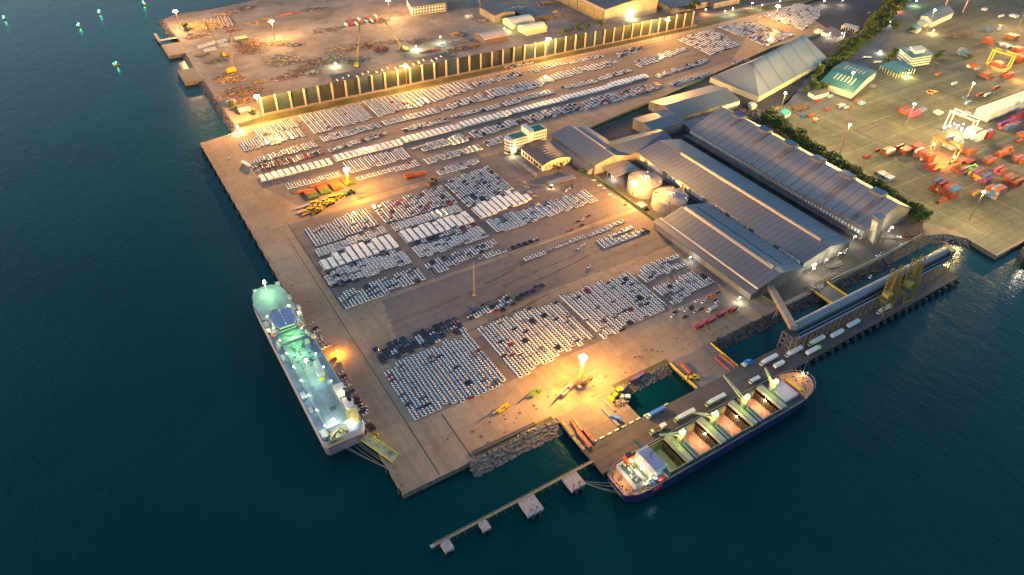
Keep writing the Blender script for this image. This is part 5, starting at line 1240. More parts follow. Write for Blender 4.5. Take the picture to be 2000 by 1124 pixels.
# polygon in photo survey points, kind, colour mix, pitch in x, pitch in y, describing words
BL = [
 ([(748,716),(913,650),(998,745),(807,824)],'car','w','the block nearest the quay corner'),
 ([(722,683),(893,617),(913,645),(742,713)],'car','dark','the dark block above the corner block'),
 ([(904,608),(992,573),(1006,600),(916,628)],'car','mixed','the mixed block in the asphalt aisle'),
 ([(1006,580),(1062,552),(1063,560),(1008,590)],'car','dark','the single dark row in the aisle'),
 ([(928,642),(1085,580),(1167,660),(1014,739)],'car','w','the block left of the lattice mast'),
 ([(1094,577),(1230,531),(1308,598),(1177,664)],'car','w','the second block from the corner'),
 ([(1235,532),(1290,507),(1318,502),(1308,518),(1345,508),(1345,516),(1300,536),(1262,552)],'car','w','the small block by the warehouse fence'),
 ([(1290,507),(1325,497),(1326,502),(1310,509)],'car','w','the short row by the warehouse fence'),
 ([(1278,563),(1306,549),(1354,531),(1376,533),(1396,551),(1313,597)],'car','w','the rightmost block of the near yard'),
 ([(654,577),(818,521),(836,544),(678,603)],'car','wb','the block left of the thin pole'),
 ([(825,516),(968,467),(973,476),(845,541)],'car','wb','the block above the thin pole'),
 ([(930,500),(990,485),(991,491),(935,508)],'car','wb','the row right of the thin pole'),
 ([(599,447),(717,405),(742,436),(616,485)],'car','ww','the left middle block'),
 ([(617,489),(750,442),(760,456),(621,503)],'pickup','ww','the left middle pickup row'),
 ([(621,505),(762,459),(782,482),(630,529)],'van','ww','the left middle van block'),
 ([(624,532),(785,485),(803,513),(652,564)],'pickup','wb','the left middle pickup block'),
 ([(726,402),(865,363),(891,396),(752,438)],'car','tan','the centre block'),
 ([(762,441),(893,399),(905,411),(770,452)],'pickup','ww','the centre pickup row'),
 ([(774,455),(908,415),(929,432),(794,476)],'van','ww','the centre van block'),
 ([(797,477),(930,434),(932,438),(800,482)],'car','mixed','the dark line below the centre vans'),
 ([(804,484),(936,440),(951,462),(820,507)],'pickup','wb','the centre pickup block'),
 ([(868,353),(955,324),(1000,370),(912,405)],'car','wb','the right middle block'),
 ([(916,407),(1004,371),(1042,390),(938,428)],'van','ww','the right middle van block'),
 ([(948,433),(1069,395),(1091,417),(972,457)],'pickup','wb','the pickup block below the right vans'),
 ([(1070,394),(1145,370),(1171,390),(1093,417)],'car','ww','the cream lit block near the silos'),
 ([(996,484),(1053,464),(1054,468),(998,489)],'car','dark','the short dark row in the middle aisle'),
 ([(1021,506),(1060,490),(1143,459),(1145,464),(1085,487),(1025,511)],'car','w','the long thin row in the middle aisle'),
 ([(1146,457),(1190,440),(1218,429),(1222,434),(1180,452),(1151,463)],'car','ww','the short bright rows in the middle aisle'),
 ([(1163,471),(1235,441),(1237,446),(1168,476)],'car','ww','the single row below the bright rows'),
 ([(1167,476),(1262,444),(1267,453),(1180,484)],'car','w','the bright lit cluster near the silos'),
 ([(1126,484),(1144,475),(1146,479),(1128,488)],'car','wb','the three dark cars in the aisle'),
 # far rows
 ([(492,252),(577,231),(588,246),(505,266)],'car','ww','the farthest left block'),
 ([(467,279),(500,268),(587,249),(597,266),(475,296)],'car','ww','the far left second block'),
 ([(584,227),(702,201),(731,231),(612,262)],'car','ww','the far second block'),
 ([(710,197),(817,177),(841,202),(738,229)],'car','ww','the far third block'),
 ([(820,176),(907,157),(928,172),(847,200)],'car','ww','the far fourth block'),
 ([(920,160),(1012,140),(1035,143),(930,170)],'car','wb','the far fifth block'),
 ([(1032,136),(1090,122),(1111,123),(1040,143)],'car','w','far rows'), ([(1112,121),(1177,106),(1182,110),(1115,125)],'car','wb','far rows'),
 ([(622,267),(740,239),(748,247),(630,277)],'car','w','far rows'), ([(747,236),(850,211),(861,218),(751,245)],'car','ww','far rows'),
 ([(857,210),(935,182),(956,193),(865,217)],'car','w','far rows'), ([(950,177),(1055,152),(1068,166),(957,193)],'car','w','far rows'),
 ([(1057,151),(1125,132),(1137,142),(1070,163)],'car','ww','far rows'), ([(1130,130),(1200,115),(1208,121),(1172,136),(1137,138)],'car','w','far rows'),
 ([(637,292),(755,257),(760,261),(645,297)],'car','mixed','far rows'), ([(782,252),(872,229),(877,235),(790,257)],'car','w','far rows'),
 ([(880,225),(975,202),(977,210),(882,230)],'car','w','far rows'), ([(977,200),(1075,174),(1086,180),(987,207)],'car','w','far rows'),
 ([(1092,170),(1160,154),(1166,160),(1112,172)],'car','w','far rows'), ([(1169,150),(1230,135),(1237,138),(1172,157)],'car','w','far rows'),
 ([(503,346),(645,311),(648,321),(507,357)],'van','ww','the nearest long van row'), ([(652,305),(780,273),(785,283),(655,316)],'van','ww','the second long van row'),
 ([(785,270),(895,244),(900,252),(787,280)],'van','ww','the third long van row'), ([(899,240),(994,217),(997,225),(902,250)],'van','ww','the fourth long van row'),
 ([(996,216),(1110,187),(1113,195),(1000,223)],'van','ww','fv'), ([(1110,186),(1189,167),(1191,173),(1115,193)],'van','ww','fv'), ([(1186,165),(1260,146),(1265,152),(1191,172)],'van','ww','fv'),
 ([(665,317),(785,290),(806,306),(687,338)],'car','w','far rows'), ([(802,290),(902,260),(908,267),(805,292)],'car','w','far rows'), ([(820,291),(920,266),(923,273),(825,296)],'car','w','far rows'),
 ([(917,256),(1002,232),(1022,240),(927,271)],'car','wb','far rows'), ([(1016,229),(1117,201),(1141,213),(1027,243)],'car','tan','far rows'),
 ([(1130,197),(1200,180),(1223,192),(1147,215)],'car','tan','far rows'), ([(1210,179),(1285,161),(1297,171),(1222,192)],'car','tan','far rows'),
 ([(485,314),(615,274),(621,286),(490,321)],'car','ww','far rows'), ([(491,325),(630,292),(631,301),(496,336)],'car','red','far rows'),
 ([(555,361),(665,334),(668,342),(560,371)],'car','ww','far rows'), ([(692,348),(815,313),(823,322),(697,353)],'car','ww','far rows'),
 ([(831,310),(935,281),(942,291),(834,321)],'car','w','far rows'), ([(945,277),(982,266),(986,277),(952,287)],'pickup','wb','the pickups beside the white office block'),
 ([(850,334),(932,309),(938,315),(915,326),(857,343)],'car','w','far rows'),
 ([(1239,120),(1335,91),(1346,98),(1250,132)],'car','w','far rows'), ([(1275,147),(1382,114),(1387,121),(1285,152)],'car','wb','far rows'), ([(1309,162),(1385,141),(1386,146),(1315,168)],'car','wb','far rows'),
 ([(1429,124),(1460,112),(1463,116),(1435,128)],'car','w','far rows'), ([(1321,76),(1391,57),(1450,87),(1387,108)],'car','wb','far rows'), ([(1401,51),(1470,41),(1503,55),(1446,72)],'car','wb','far rows'),
 ([(1460,74),(1502,55),(1552,68),(1497,92)],'car','tan','far rows'), ([(1492,30),(1560,6),(1602,15),(1598,35),(1570,61)],'car','w','far rows'), ([(1202,103),(1250,90),(1256,98),(1210,113)],'car','mixed','far rows'),
 ([(1258,6),(1330,-4),(1420,-6),(1440,6),(1330,18)],'car','w','far rows'),
 ([(985,130),(1040,120),(1041,123),(988,134)],'car','mixed','far rows'),
]
def inside(x, y, P):
    c = False; n_ = len(P)
    for i in range(n_):
        (x1, y1), (x2, y2) = P[i], P[(i+1) % n_]
        if (y1 > y) != (y2 > y) and x < (x2-x1)*(y-y1)/(y2-y1)+x1: c = not c
    return c
PX, PY = dict(car=5.0, van=5.5, pickup=5.4), dict(car=2.1, van=2.12, pickup=2.12)
cars = []; rr_ = random.Random(42)
for poly, kind, mixn, name in BL:
    P = [G(x, y, .7) for x, y in poly]; x0 = min(p[0] for p in P); x1 = max(p[0] for p in P); y0 = min(p[1] for p in P); y1 = max(p[1] for p in P)
    if x1-x0 > 14: x0 += .9; x1 -= .9
    near = 0 if name in ('far rows', 'fv') else 1
    ks, ws = zip(*MIX[mixn].items()); nx = max(1, round((x1-x0)/PX[kind])); px_ = PX[kind]
    px_ = (x1-x0)/nx
    ci = 0
    for i in range(nx):
        x = x0+px_*(i+.5); trim = rr_.choice((0,0,0,0,1,2)) if (y1-y0) > 14 else 0; trimb = rr_.choice((0,0,0,1)) if (y1-y0) > 14 else 0
        colp = rr_.choices(ks, ws)[0]; ri = 0; col_any = False; rows = int((y1-y0)/PY[kind])+1
        ok_rows = [j for j in range(rows) if inside(x, y0+PY[kind]*(j+.5), P)]
        if trim: ok_rows = ok_rows[:-trim]
        if trimb: ok_rows = ok_rows[1:]
        for j in ok_rows:
            ri += 1
            if kind == 'car' and rr_.random() < .022: continue
            if rr_.random() < .78: colp = rr_.choices(ks, ws)[0]
            if kind == 'van': colp = 'white' if rr_.random() < .97 else 'silver'
            if not col_any: ci += 1; col_any = True
            cars.append((kind, colp, x+rr_.uniform(-.14,.14), y0+PY[kind]*(j+.5)+rr_.uniform(-.06,.06), name, ci, ri))
GRP = dict(car='cars parked in tight blocks on the port yard', van='white vans parked side by side in strips', pickup='pickup trucks parked in tight blocks')
camp = Vector((0,0,CAM_H)); far = {}
for kind in ('car','van','pickup'):
    L = [c for c in cars if c[0] == kind]; L.sort(key=lambda c: (Vector((c[2],c[3],0))-camp).length)
    # nearest 300 as things
    for _, col, x, y, name, ci, ri in [c for c in L if c[4] not in ('far rows','fv')][:297]:
        vehicle(kind, col, x, y, rr_.uniform(-.012,.012), f'{col} {KN[kind][1]}, {ordn(ci)} column, {ordn(ri)} from near end, {name}'.replace('pickup truck','pickup'), GRP[kind])
    done = set(id(c) for c in [c for c in L if c[4] not in ('far rows','fv')][:297])
    rest = [c for c in L if id(c) not in done]
    fb, fg, fd = KB[kind]; cols = list(paint); mi = {c: i for i, c in enumerate(cols)}; tm = MB(); fb(tm, 0)
    nb = len(tm.f); fg(tm, 1); 
    if fd: fd(tm, 2)
    V = []; F = []; MI = []; k0 = 0; nv = len(tm.v)
    for _, col, x, y, name, ci, ri in rest:
        V += [(vx+x, vy+y, vz+.09) for vx, vy, vz in tm.v]
        F += [[i+k0 for i in f] for f in tm.f]; MI += [mi[col] if q == 0 else len(cols)+q-1 for q in tm.m]; k0 += nv
    me = bpy.data.meshes.new('rest_'+kind); me.from_pydata(V, [], F)
    for c in cols: me.materials.append(paint[c])
    me.materials.append(glass); me.materials.append(bedm); me.polygons.foreach_set('material_index', MI); me.update()
    o = bpy.data.objects.new({'car':'parked_cars','van':'parked_vans','pickup':'parked_pickups'}[kind], me); COL.objects.link(o)
    tag(o, {'car':'thousands of mostly white cars parked in rows across the far yard','van':'far white vans parked in long even rows','pickup':'remaining pickup trucks parked in tight blocks with dark beds'}[kind], KN[kind][1]+'s', GRP[kind], 'stuff')
    print(kind, len(L), len(rest))
# loose cars
loose = [(1152,521,'white',.2,'lone white car driving across the empty brown aisle'),
 (1318,610,'black',.1,'black car, lower left of the loose cars by the warehouse fence'),(1314,617,'white',.2,'white car just below the lower left black one'),(1331,603,'white',0,'white car left of the pair of black cars'),
 (1340,606,'white',.1,'white car touching the loose white one beside it'),(1350,599,'black',.2,'upper of two black cars standing together'),(1351,602.5,'black',.2,'lower of two black cars standing together'),(1361,588,'white',0,'white car at the top middle of the loose group'),
 (1374,590,'white',.1,'white car right of the top middle white one'),(1338,619,'black',.1,'black car alone at the bottom of the loose group'),(1359,609,'silver',.1,'silver grey car left of the lone black car'),(1370,604,'black',.1,'black car right of the silver grey car'),
 (1384,580,'orange',.1,'orange car, the left of two near the fence'),(1393,577,'orange',.1,'orange car, the right of two near the fence'),(1403,572,'black',0,'black car right of the orange pair'),(1398,586,'black',.1,'black car above a white one near the fence'),(1400,590,'white',.1,'white car below a black one near the fence'),
 (611,632,'white',.15,'first tan lit car in the line beside the white ship'),(616,641,'black',.15,'dark car second in the line beside the white ship'),(619,646,'white',.15,'white car third in the line beside the ship'),(626,659,'white',.15,'white car fourth in the line beside the ship'),(628,665,'white',.15,'white car fifth in the line beside the ship'),
 (635,671,'white',.15,'white car sixth in the line beside the ship'),(640,676,'silver',.15,'silver car seventh in the line beside the ship'),(633,679,'white',.15,'white car tucked against the hull before the orange lamp'),(652,701,'brown',.15,'brown car just past the orange lamp'),(660,711,'silver',.15,'silver car second past the orange lamp'),
 (668,728,'white',.15,'white car before the black one near the ship casing'),(671,735,'black',.15,'black car beside the ship engine casing'),(673,740,'pink',.15,'pinkish car beside the black one by the casing'),(676,747,'silver',.15,'green tinged silver car near the funnel'),(680,753,'white',.15,'white car right of the funnel'),
 (687,764,'black',.15,'black car next to the funnel side'),(692,769,'silver',.15,'grey silver car below the funnel'),(694,777,'red',.15,'dark red car among the quay line'),(698,782,'black',.15,'black car, upper of three dark ones near the ramp'),(700,786,'black',.15,'black car, lower of three dark ones near the ramp'),(704,793,'navy',.15,'navy car following the dark ones'),
 (706,798,'silver',.15,'silver car before the parked white one near the ramp'),(716,797,'white',1.2,'white car standing crosswise on the quay'),(714,808,'white',.15,'white car nearest the ramp head'),(709,803,'black',.15,'black car tucked behind the ramp head'),(718,824,'white',.15,'white car first of the group above the ramp'),
 (720,829,'brown',.15,'brown car second of the group above the ramp'),(725,834,'black',.15,'black car third of the group above the ramp'),(728,838,'black',.15,'black car last of the group above the ramp'),(737,850,'yellow',.2,'yellow lit car alone above the ramp'),
 (1128,433,'brown',.2,'brown car, left of the short row near the silos'),(1138,428,'white',.2,'white car in the short row near the silos'),(1150,422,'brown',.2,'brown car, right end of the short row near the silos'),(1137,440,'brown',.1,'brown car alone below the short row'),(1115,448,'orange',.1,'orange car alone left below the short row'),
 (1106,372,'white',.8,'white car parked by the office yard corner'),(1113,366,'white',.8,'white car, second by the office yard corner'),(1121,362,'silver',.8,'silver car, third by the office yard corner'),(1100,350,'white',.8,'white car beside the carport end'),(1110,345,'silver',.8,'silver car beside the carport end'),
 (1035,375,'white',-.9,'white car in the hedge side row of the office yard'),(1028,366,'silver',-.9,'silver car in the hedge side row of the office yard'),(1024,357,'yellow',-.9,'yellowish car in the hedge side row of the office yard'),(1045,383,'yellow',-.9,'yellowish car at the near end of the hedge side row'),(1050,399,'white',.1,'white car at the foot of the right van block'),
 (1160,352,'white',-.7,'white car on the fence line, first below the warehouse'),(1172,362,'white',-.7,'white car on the fence line, second below the warehouse'),(1180,368,'silver',-.7,'silver car on the fence line, third below the warehouse'),(1193,380,'white',-.7,'white car on the fence line, fourth'),(1200,385,'white',-.7,'white car on the fence line, fifth'),(1220,399,'white',-.7,'white car on the fence line beside the mast'),
 (447,266,'white',.1,'lone white car on the top edge of the quay'),(446,309,'white',.5,'lone white car on the open quay apron'),
 (1280,113,'white',.1,'white car alone near the far bright row'),(1485,33,'white',.1,'white car at the edge of the farthest block'),(1540,30,'white',.3,'white car beside the farthest block corner'),
 (1700,541,'white',.2,'white car beside the wall of the channel'),(1716,500,'white',-.5,'white car parked on the dark ground by the wall'),(1725,494,'silver',-.5,'silver car parked on the dark ground by the wall'),(1757,463,'white',-1,'white car with lit lamps near the pipe conveyor'),(1769,461,'red',-1,'red car on the dark ground near the pipe conveyor'),(1759,479,'white',.3,'white car under the pipe conveyor'),
 (1737,450,'white',.3,'white car beside the hedge road lamp'),(1752,104,'white',-.5,'white car on the terminal road, front one'),(1733,41,'white',-.5,'white car on the terminal road near the bend'),(1727,58,'silver',-.5,'silver car on the terminal road behind'),(1698,25,'white',-.4,'white car leaving the road bend')]
for px, py, c, a, lb in loose:
    x, y = G(px, py, .7); vehicle('car', c, x, y, a, lb, 'loose cars standing about the port')

# ------------------------------------------------------------------ trucks, bins and machines
trl = M('trailer white', (.68,.67,.62), .5, var=.08); chs = M('chassis dark', (.03,.03,.03), .7)
def truck(px, py, rz, label, body='white', cab='white', L=9.5, h=3.4, open_=False, xy=None, lights=False, group='lorries and road trains of the port'):
    x, y = xy or G(px, py, 1.5); t = thing('lorry', label, 'lorry', (x, y, .05), rz, group)
    bm = {'white': trl, 'blue': M('trailer blue', (.02,.14,.45), .5), 'purple': M('purple paint', (.10,.035,.16), .5), 'brown': M('open trailer brown', (.10,.07,.04), .8), 'red': M('fire red', (.34,.015,.03), .4), 'grey': M('trailer grey', (.3,.3,.3), .6)}[body]
    cm = {'white': trl, 'blue': bm if body == 'blue' else M('cab blue', (.02,.06,.38), .4), 'green': M('cab green', (.35,.55,.30), .45), 'purple': M('purple paint', (.10,.035,.16), .5), 'red': M('fire red', (.34,.015,.03), .4), 'dark': M('cab dark', (.05,.05,.06), .5), 'lime': M('cab lime', (.35,.55,.03), .5)}[cab]
    b = MB(); b.box(-L/2,L/2,-1.25,1.25,1.25,h,0)
    if open_: b = MB(); b.box(-L/2,L*.08,-1.25,1.25,1.25,2.0,0); b.box(L*.08,L/2,-1.25,1.25,1.25,h,0)
    b.build('cargo_body', [bm], t, world=False)
    if open_:
        b = MB(); b.box(-L/2+.1,L*.08-.1,-1.15,1.15,2.01,2.06); b.build('load', [M('load brown', (.08,.05,.025), .9)], t, world=False)
    else:
        b = MB(); b.box(-L/2+.15,L/2-.15,-.06,.06,h,h+.05)
        for k in range(5): b.box(-L/2+L*(k+.5)/5-.04,-L/2+L*(k+.5)/5+.04,-1.2,1.2,h,h+.04)
        b.build('roof_rib', [M('rib grey', (.42,.42,.42), .6)], t, world=False)
    b = MB(); b.hexa([(-L/2-2.7,-1.2,.6),(-L/2-.5,-1.2,.6),(-L/2-.5,1.2,.6),(-L/2-2.7,1.2,.6)], [(-L/2-2.4,-1.15,2.9),(-L/2-.5,-1.15,3.0),(-L/2-.5,1.15,3.0),(-L/2-2.4,1.15,2.9)]); cb = b.build('cab', [cm], t, world=False)
    b = MB(); b.hexa([(-L/2-2.72,-1.1,1.7),(-L/2-2.5,-1.1,1.7),(-L/2-2.5,1.1,1.7),(-L/2-2.72,1.1,1.7)], [(-L/2-2.5,-1.05,2.7),(-L/2-2.3,-1.05,2.7),(-L/2-2.3,1.05,2.7),(-L/2-2.5,1.05,2.7)]); b.build('windscreen', [glass], cb, world=False)
    MB().box(-L/2-2.2,L/2-.1,-.5,.5,.7,1.24).build('chassis', [chs], t, world=False)
    for wx in (-L/2-1.8, -L/2+1.6, L/2-3.2, L/2-1.8):
        b = MB()
        for s in (-1, 1): b.tube((wx,s*.85,.5),(wx,s*1.22,.5),.5,10)
        b.build('wheel', [tyre], t, world=False)
    return t
truck(515,0,0,'white lorry facing left on the berth beside the second hold','white','green',9,open_=True,xy=(226,178.6)).__setitem__('label','lorry with half open brown body, nearest the blue ship bridge')
truck(0,0,0,'white closed lorry on the berth beside the second crane of the blue ship','white','green',13,xy=(247,178.2))
truck(0,0,0,'white closed lorry on the berth beside the third hold of the blue ship','white','green',13,xy=(272.5,177.6))
truck(0,0,0,'blue lorry parked on the berth edge by the small square inlet','blue','white',11,3.2,xy=(233.5,189.2))
truck(0,0,0,'short white lorry beside the fore crane of the blue ship','white','white',5.5,2.8,xy=(307,177.2))
truck(0,0,math.pi,'white lorry facing the bow of the blue ship','white','dark',8.5,xy=(330,178.6))
truck(0,0,0,'white lorry, first of the berth queue below the transfer tower','white','white',12.5,xy=(329,185.2))
truck(0,0,0,'white lorry, second of the berth queue below the conveyor legs','white','white',12.5,xy=(350,181.9))
truck(0,0,0,'white lorry with a green lit cab, third of the berth queue','white','green',12.5,xy=(372,181.2))
truck(0,0,math.pi,'white lorry with a lime green cab near the berth edge','white','lime',11,xy=(360,176.0))
truck(0,0,math.pi,'white lorry with a dark cab, farther right on the berth','white','dark',12,xy=(389,178.6))
truck(0,0,math.pi,'white lorry with a dark cab, farthest right of the berth pairs','white','dark',12,xy=(408,179.6))
truck(0,0,0,'white lorry with purple lights beside the yellow unloaders','white','white',12.5,xy=(443,178.2))
for i, (px, py) in enumerate(((1369,635),(1390,625),(1411,612),(1434,603))):
    truck(px,py,.12,['dark red fire engine, nearest of the row of four','dark red fire engine, second of the row of four','dark red fire engine, third of the row of four','dark red fire engine, farthest right of the row of four'][i],'red','red',6.2,2.7,group='red fire engines lined up on the yard')
truck(1394,602,.1,'white and grey lorry behind the red fire engines','grey','white',7,2.8)
truck(1246,736,.1,'purple low loader lorry parked beside the inlet grass','purple','purple',10,2.4)
truck(1206,818,-.95,'bright blue lorry beside the long pink pipe bundle','blue','blue',4,2.8)
truck(1584,519,-.35,'white tipper lorry at the gable of the middle warehouse','white','white',8,3.6); truck(1608,507,-.35,'second white lorry at the gable of the middle warehouse','white','white',5,3.2); truck(1652,486,.5,'white lorry tipping near the hopper tower','white','white',7,3.6)
truck(482,322,-1.25,'white lorry with trailer waiting on the north quay apron','white','white',9,3.0)
truck(1695,112,-.55,'white tanker lorry on the road below the dark hedge','white','white',8,2.6); truck(1716,121,-.4,'second white tanker lorry behind the first below the hedge','white','white',8,2.6)
truck(1651,64,.5,'dark red lorry under the canopy by the dark hedge','red','red',6,2.6)
truck(1225,775,-.6,'small white van lorry parked beside the inlet edge','white','white',3.5,2.4)
# skip bins in four groups: orange and olive
om = M('orange bin paint', (.42,.085,.012), .55, var=.15); gm_ = M('olive bin paint', (.085,.12,.025), .6, var=.15); gb = M('bin inside', (.05,.045,.03), .8)
def bin_(x, y, m, label, L=9.5, W=2.3, H=2.3, rz=0.0, z=0):
    t = thing('skip_bin', label, 'bin', (x, y, .05+z), rz, 'orange and olive container trailers standing in groups')
    b = MB(); b.hexa([(-L/2+.3,-W/2+.15,.5),(L/2-.3,-W/2+.15,.5),(L/2-.3,W/2-.15,.5),(-L/2+.3,W/2-.15,.5)], [(-L/2,-W/2,H),(L/2,-W/2,H),(L/2,W/2,H),(-L/2,W/2,H)]); b.build('shell', [m], t, world=False)
    b = MB(); b.hexa([(-L/2+.3,-.25,H),(L/2-.3,-.25,H),(L/2-.3,.25,H),(-L/2+.3,.25,H)], [(-L/2+.3,-.08,H+.4),(L/2-.3,-.08,H+.4),(L/2-.3,.08,H+.4),(-L/2+.3,.08,H+.4)])
    for k in range(4): b.box(-L/2+.8+k*(L-1.6)/3-.1,-L/2+.8+k*(L-1.6)/3+.1,-W/2,W/2,H+.01,H+.15)
    b.build('cover_ridge', [m], t, world=False)
    b = MB(); b.box(-L/2+.4,L/2-.4,-W/2+.3,W/2-.3,.1,.49); b.build('underframe', [chs], t, world=False); return t
for gi, (gx, gy, seq) in enumerate(((136.5,527,'gggoo'),(148.5,529,'gggoo'),(160,530.5,'oogoo'),(172,532.5,'ggoog'))):
    for k, ch in enumerate(seq):
        bin_(gx, gy+k*2.75, om if ch == 'o' else gm_, f"{'orange' if ch == 'o' else 'olive green'} bin trailer, {ordn(k+1)} from the front in the {ordn(gi+1)} group from left")
bin_(131,541,om,'orange bin trailer lying alone left behind the first group'); bin_(147,546,om,'faded orange bin trailer alone behind the second group',16,1.8,1.4); bin_(165,549,M('rusty lattice', (.35,.17,.07), .7),'long rusty frame behind the third group of bins',20,1.6,1.1)
bin_(224,517.5,om,'orange bin trailer, left one of the separate pair on the yellow lit ground',9,2.6,2.8); bin_(234.5,518,om,'orange bin trailer, right one of the separate pair on the yellow lit ground',9,2.6,2.8)
bin_(224,521,om,'orange bin trailer behind the left one of the separate pair',9,2.6,2.8)
# construction machines
mym = M('machine yellow', (.58,.38,.02), .5, var=.12); mgr = M('machine green', (.12,.22,.04), .5); mbr = M('machine brown', (.16,.09,.05), .6); mpk = M('machine pink purple', (.30,.14,.16), .6)
def machine(x, y, rz, label, m=mym, kind='loader', s=1.0, cat='machine', group='construction machines parked on the port yard'):
    t = thing({'loader':'wheel_loader','crane':'mobile_crane','excavator':'excavator','forklift':'forklift'}[kind], label, {'crane':'mobile crane','loader':'wheel loader','excavator':'excavator','forklift':'forklift'}[kind], (x, y, .05), rz, group); t.scale = (s, s, s)
    if kind == 'crane':
        MB().box(-6,5,-1.3,1.3,1.1,1.9).build('carrier', [m], t, world=False)
        b = MB(); b.box(-5.9,-3.9,-1.2,1.2,1.9,3.0); b.build('cab', [m], t, world=False)
        b = MB(); b.box(.5,4.2,-1.3,1.3,1.9,3.3); b.build('turntable', [m], t, world=False)
        b = MB(); b.beam((4,.3,3.6),(-8.2,.3,4.2),.8,.8); b.beam((-6,.3,4.1),(-11,.3,4.4),.5,.5); b.build('boom', [m], t, world=False)
        for wx in (-4.8,-3.3,1.8,3.4):
            b = MB()
            for q in (-1,1): b.tube((wx,q*.9,.6),(wx,q*1.35,.6),.6,10)
            b.build('wheel', [tyre], t, world=False)
    elif kind == 'loader':
        b = MB(); b.box(-2.5,2.6,-.9,.9,1.0,2.1); b.box(.8,2.8,-1.0,1.0,2.1,2.6); b.build('chassis', [m], t, world=False)
        b = MB(); b.box(-.9,.7,-.75,.75,2.1,3.5); b.build('cab', [glass], t, world=False); b = MB(); b.box(-1,.8,-.85,.85,3.5,3.65); b.build('cab_roof', [m], t, world=False)
        b = MB(); b.beam((-1.8,.5,1.8),(-4.2,.5,.8),.3,.4); b.beam((-1.8,-.5,1.8),(-4.2,-.5,.8),.3,.4); b.hexa([(-5.0,-1.4,.15),(-4.1,-1.4,.15),(-4.1,1.4,.15),(-5.0,1.4,.15)], [(-4.8,-1.4,1.3),(-4.1,-1.4,1.5),(-4.1,1.4,1.5),(-4.8,1.4,1.3)]); b.build('bucket', [m], t, world=False)
        for wx in (-1.8,1.8):
            b = MB()
            for q in (-1,1): b.tube((wx,q*.9,.85),(wx,q*1.5,.85),.85,12)
            b.build('wheel', [tyre], t, world=False)
    elif kind == 'excavator':
        b = MB()
        for q in (-1.1,1.1): b.box(-2,2,q-.3,q+.3,0,.85)
        b.build('track', [chs], t, world=False)
        MB().box(-1.2,2.2,-1.3,1.3,.9,2.2).build('house', [m], t, world=False); MB().box(-1.6,-.1,.3,1.3,2.2,3.0).build('cab', [glass], t, world=False)
        b = MB(); b.beam((-1.2,-.3,2),(-4.4,-.3,4.6),.45,.6); b.beam((-4.4,-.3,4.6),(-6.6,-.3,1.8),.35,.45); b.build('boom', [m], t, world=False); MB().box(-7.2,-6.2,-.9,.3,.8,1.9).build('bucket', [m], t, world=False)
    else:
        MB().box(-1.4,1.6,-.8,.8,.5,1.4).build('chassis', [m], t, world=False); b = MB(); b.box(-.7,.9,-.75,.75,2.3,2.45)
        for a_ in ((-.6,-.7),(-.6,.7),(.8,-.7),(.8,.7)): b.box(a_[0]-.06,a_[0]+.06,a_[1]-.06,a_[1]+.06,1.4,2.3)
        b.build('overhead_guard', [m], t, world=False); b = MB(); b.box(-1.75,-1.5,-.6,.6,.1,3.0); b.box(-3,-1.75,-.5,-.3,.1,.2); b.box(-3,-1.75,.3,.5,.1,.2); b.build('mast', [chs], t, world=False)
        for wx in (-1,1.1):
            b = MB()
            for q in (-1,1): b.tube((wx,q*.6,.42),(wx,q*.9,.42),.42,9)
            b.build('wheel', [tyre], t, world=False)
    return t
machine(*G(984,800),.25,'yellow mobile crane nearest the corner block of cars',mym,'crane',.85)
machine(*G(1047,769),.3,'green mobile crane between the yellow one and the lattice mast',mgr,'crane',.85)
machine(*G(1108,765),.35,'brown mobile crane with pinkish boom left of the lattice mast',mpk,'crane',1.15)
machine(*G(1148,746),.3,'brown frame trailer crane with green parts right of the lattice mast',mbr,'crane',.8)
machine(*G(1206,772),.2,'yellow wheel loader beside the corner of the square inlet',mym,'loader',1.5)
machine(*G(1355,741),-.6,'yellow wheel loader on the joint pier beside the yellow railing',mym,'loader',1.1)
machine(*G(686,378),.1,'olive loader at the foot of the mast by the bins',mgr,'loader',1.2)
machine(*G(872-27,357),.4,'brown and green loader alone on the yellow lit ground',mbr,'loader',1.6)
yy = [(612,412),(617,408),(622,413),(627,408),(632,412),(637,407),(630,402),(636,399),(641,403),(645,398),(650,401),(624,417),(606,416),(648,393),(654,392),(659,391),(664,390),(669,388),(620,402),(613,404)]
for k, (px, py) in enumerate(yy):
    kk = 'forklift' if k in (0,2,4,6) else ('excavator' if k in (1,3,9) else 'loader')
    machine(*G(px-3,py-2),.2+.15*(k%5),f'yellow {dict(forklift="forklift",excavator="excavator",loader="wheel loader")[kk]}, {ordn(k+1)} in the crowd of yellow machines on the bright ground',M('machine yellow brown', (.34,.24,.04), .5) if k < 13 and k % 2 else mym,kk,1.05)
for k, (px, py, L, c) in enumerate(((596,404,18,'grey'),(603,411,20,'pink'),(607,417,16,'red'))):
    x, y = G(px,py); t = thing('flatbed_trailer', ['long grey flatbed left behind the yellow machines','long pinkish flatbed left of the yellow machines','reddish flatbed in front of the yellow machines'][k], 'trailer', (x,y,.05), .12, 'flatbed trailers beside the yellow machines')
    b = MB(); b.box(-L/2,L/2,-1.2,1.2,1,1.3); b.build('bed', [M('flatbed '+c, {'grey':(.25,.24,.25),'pink':(.42,.24,.18),'red':(.3,.1,.05)}[c], .7)], t, world=False)
    b = MB()
    for wx in (-L/2+1.5,L/2-2.8,L/2-1.5): b.tube((wx,-1.2,.5),(wx,1.2,.5),.5,9)
    b.build('wheel', [tyre], t, world=False)
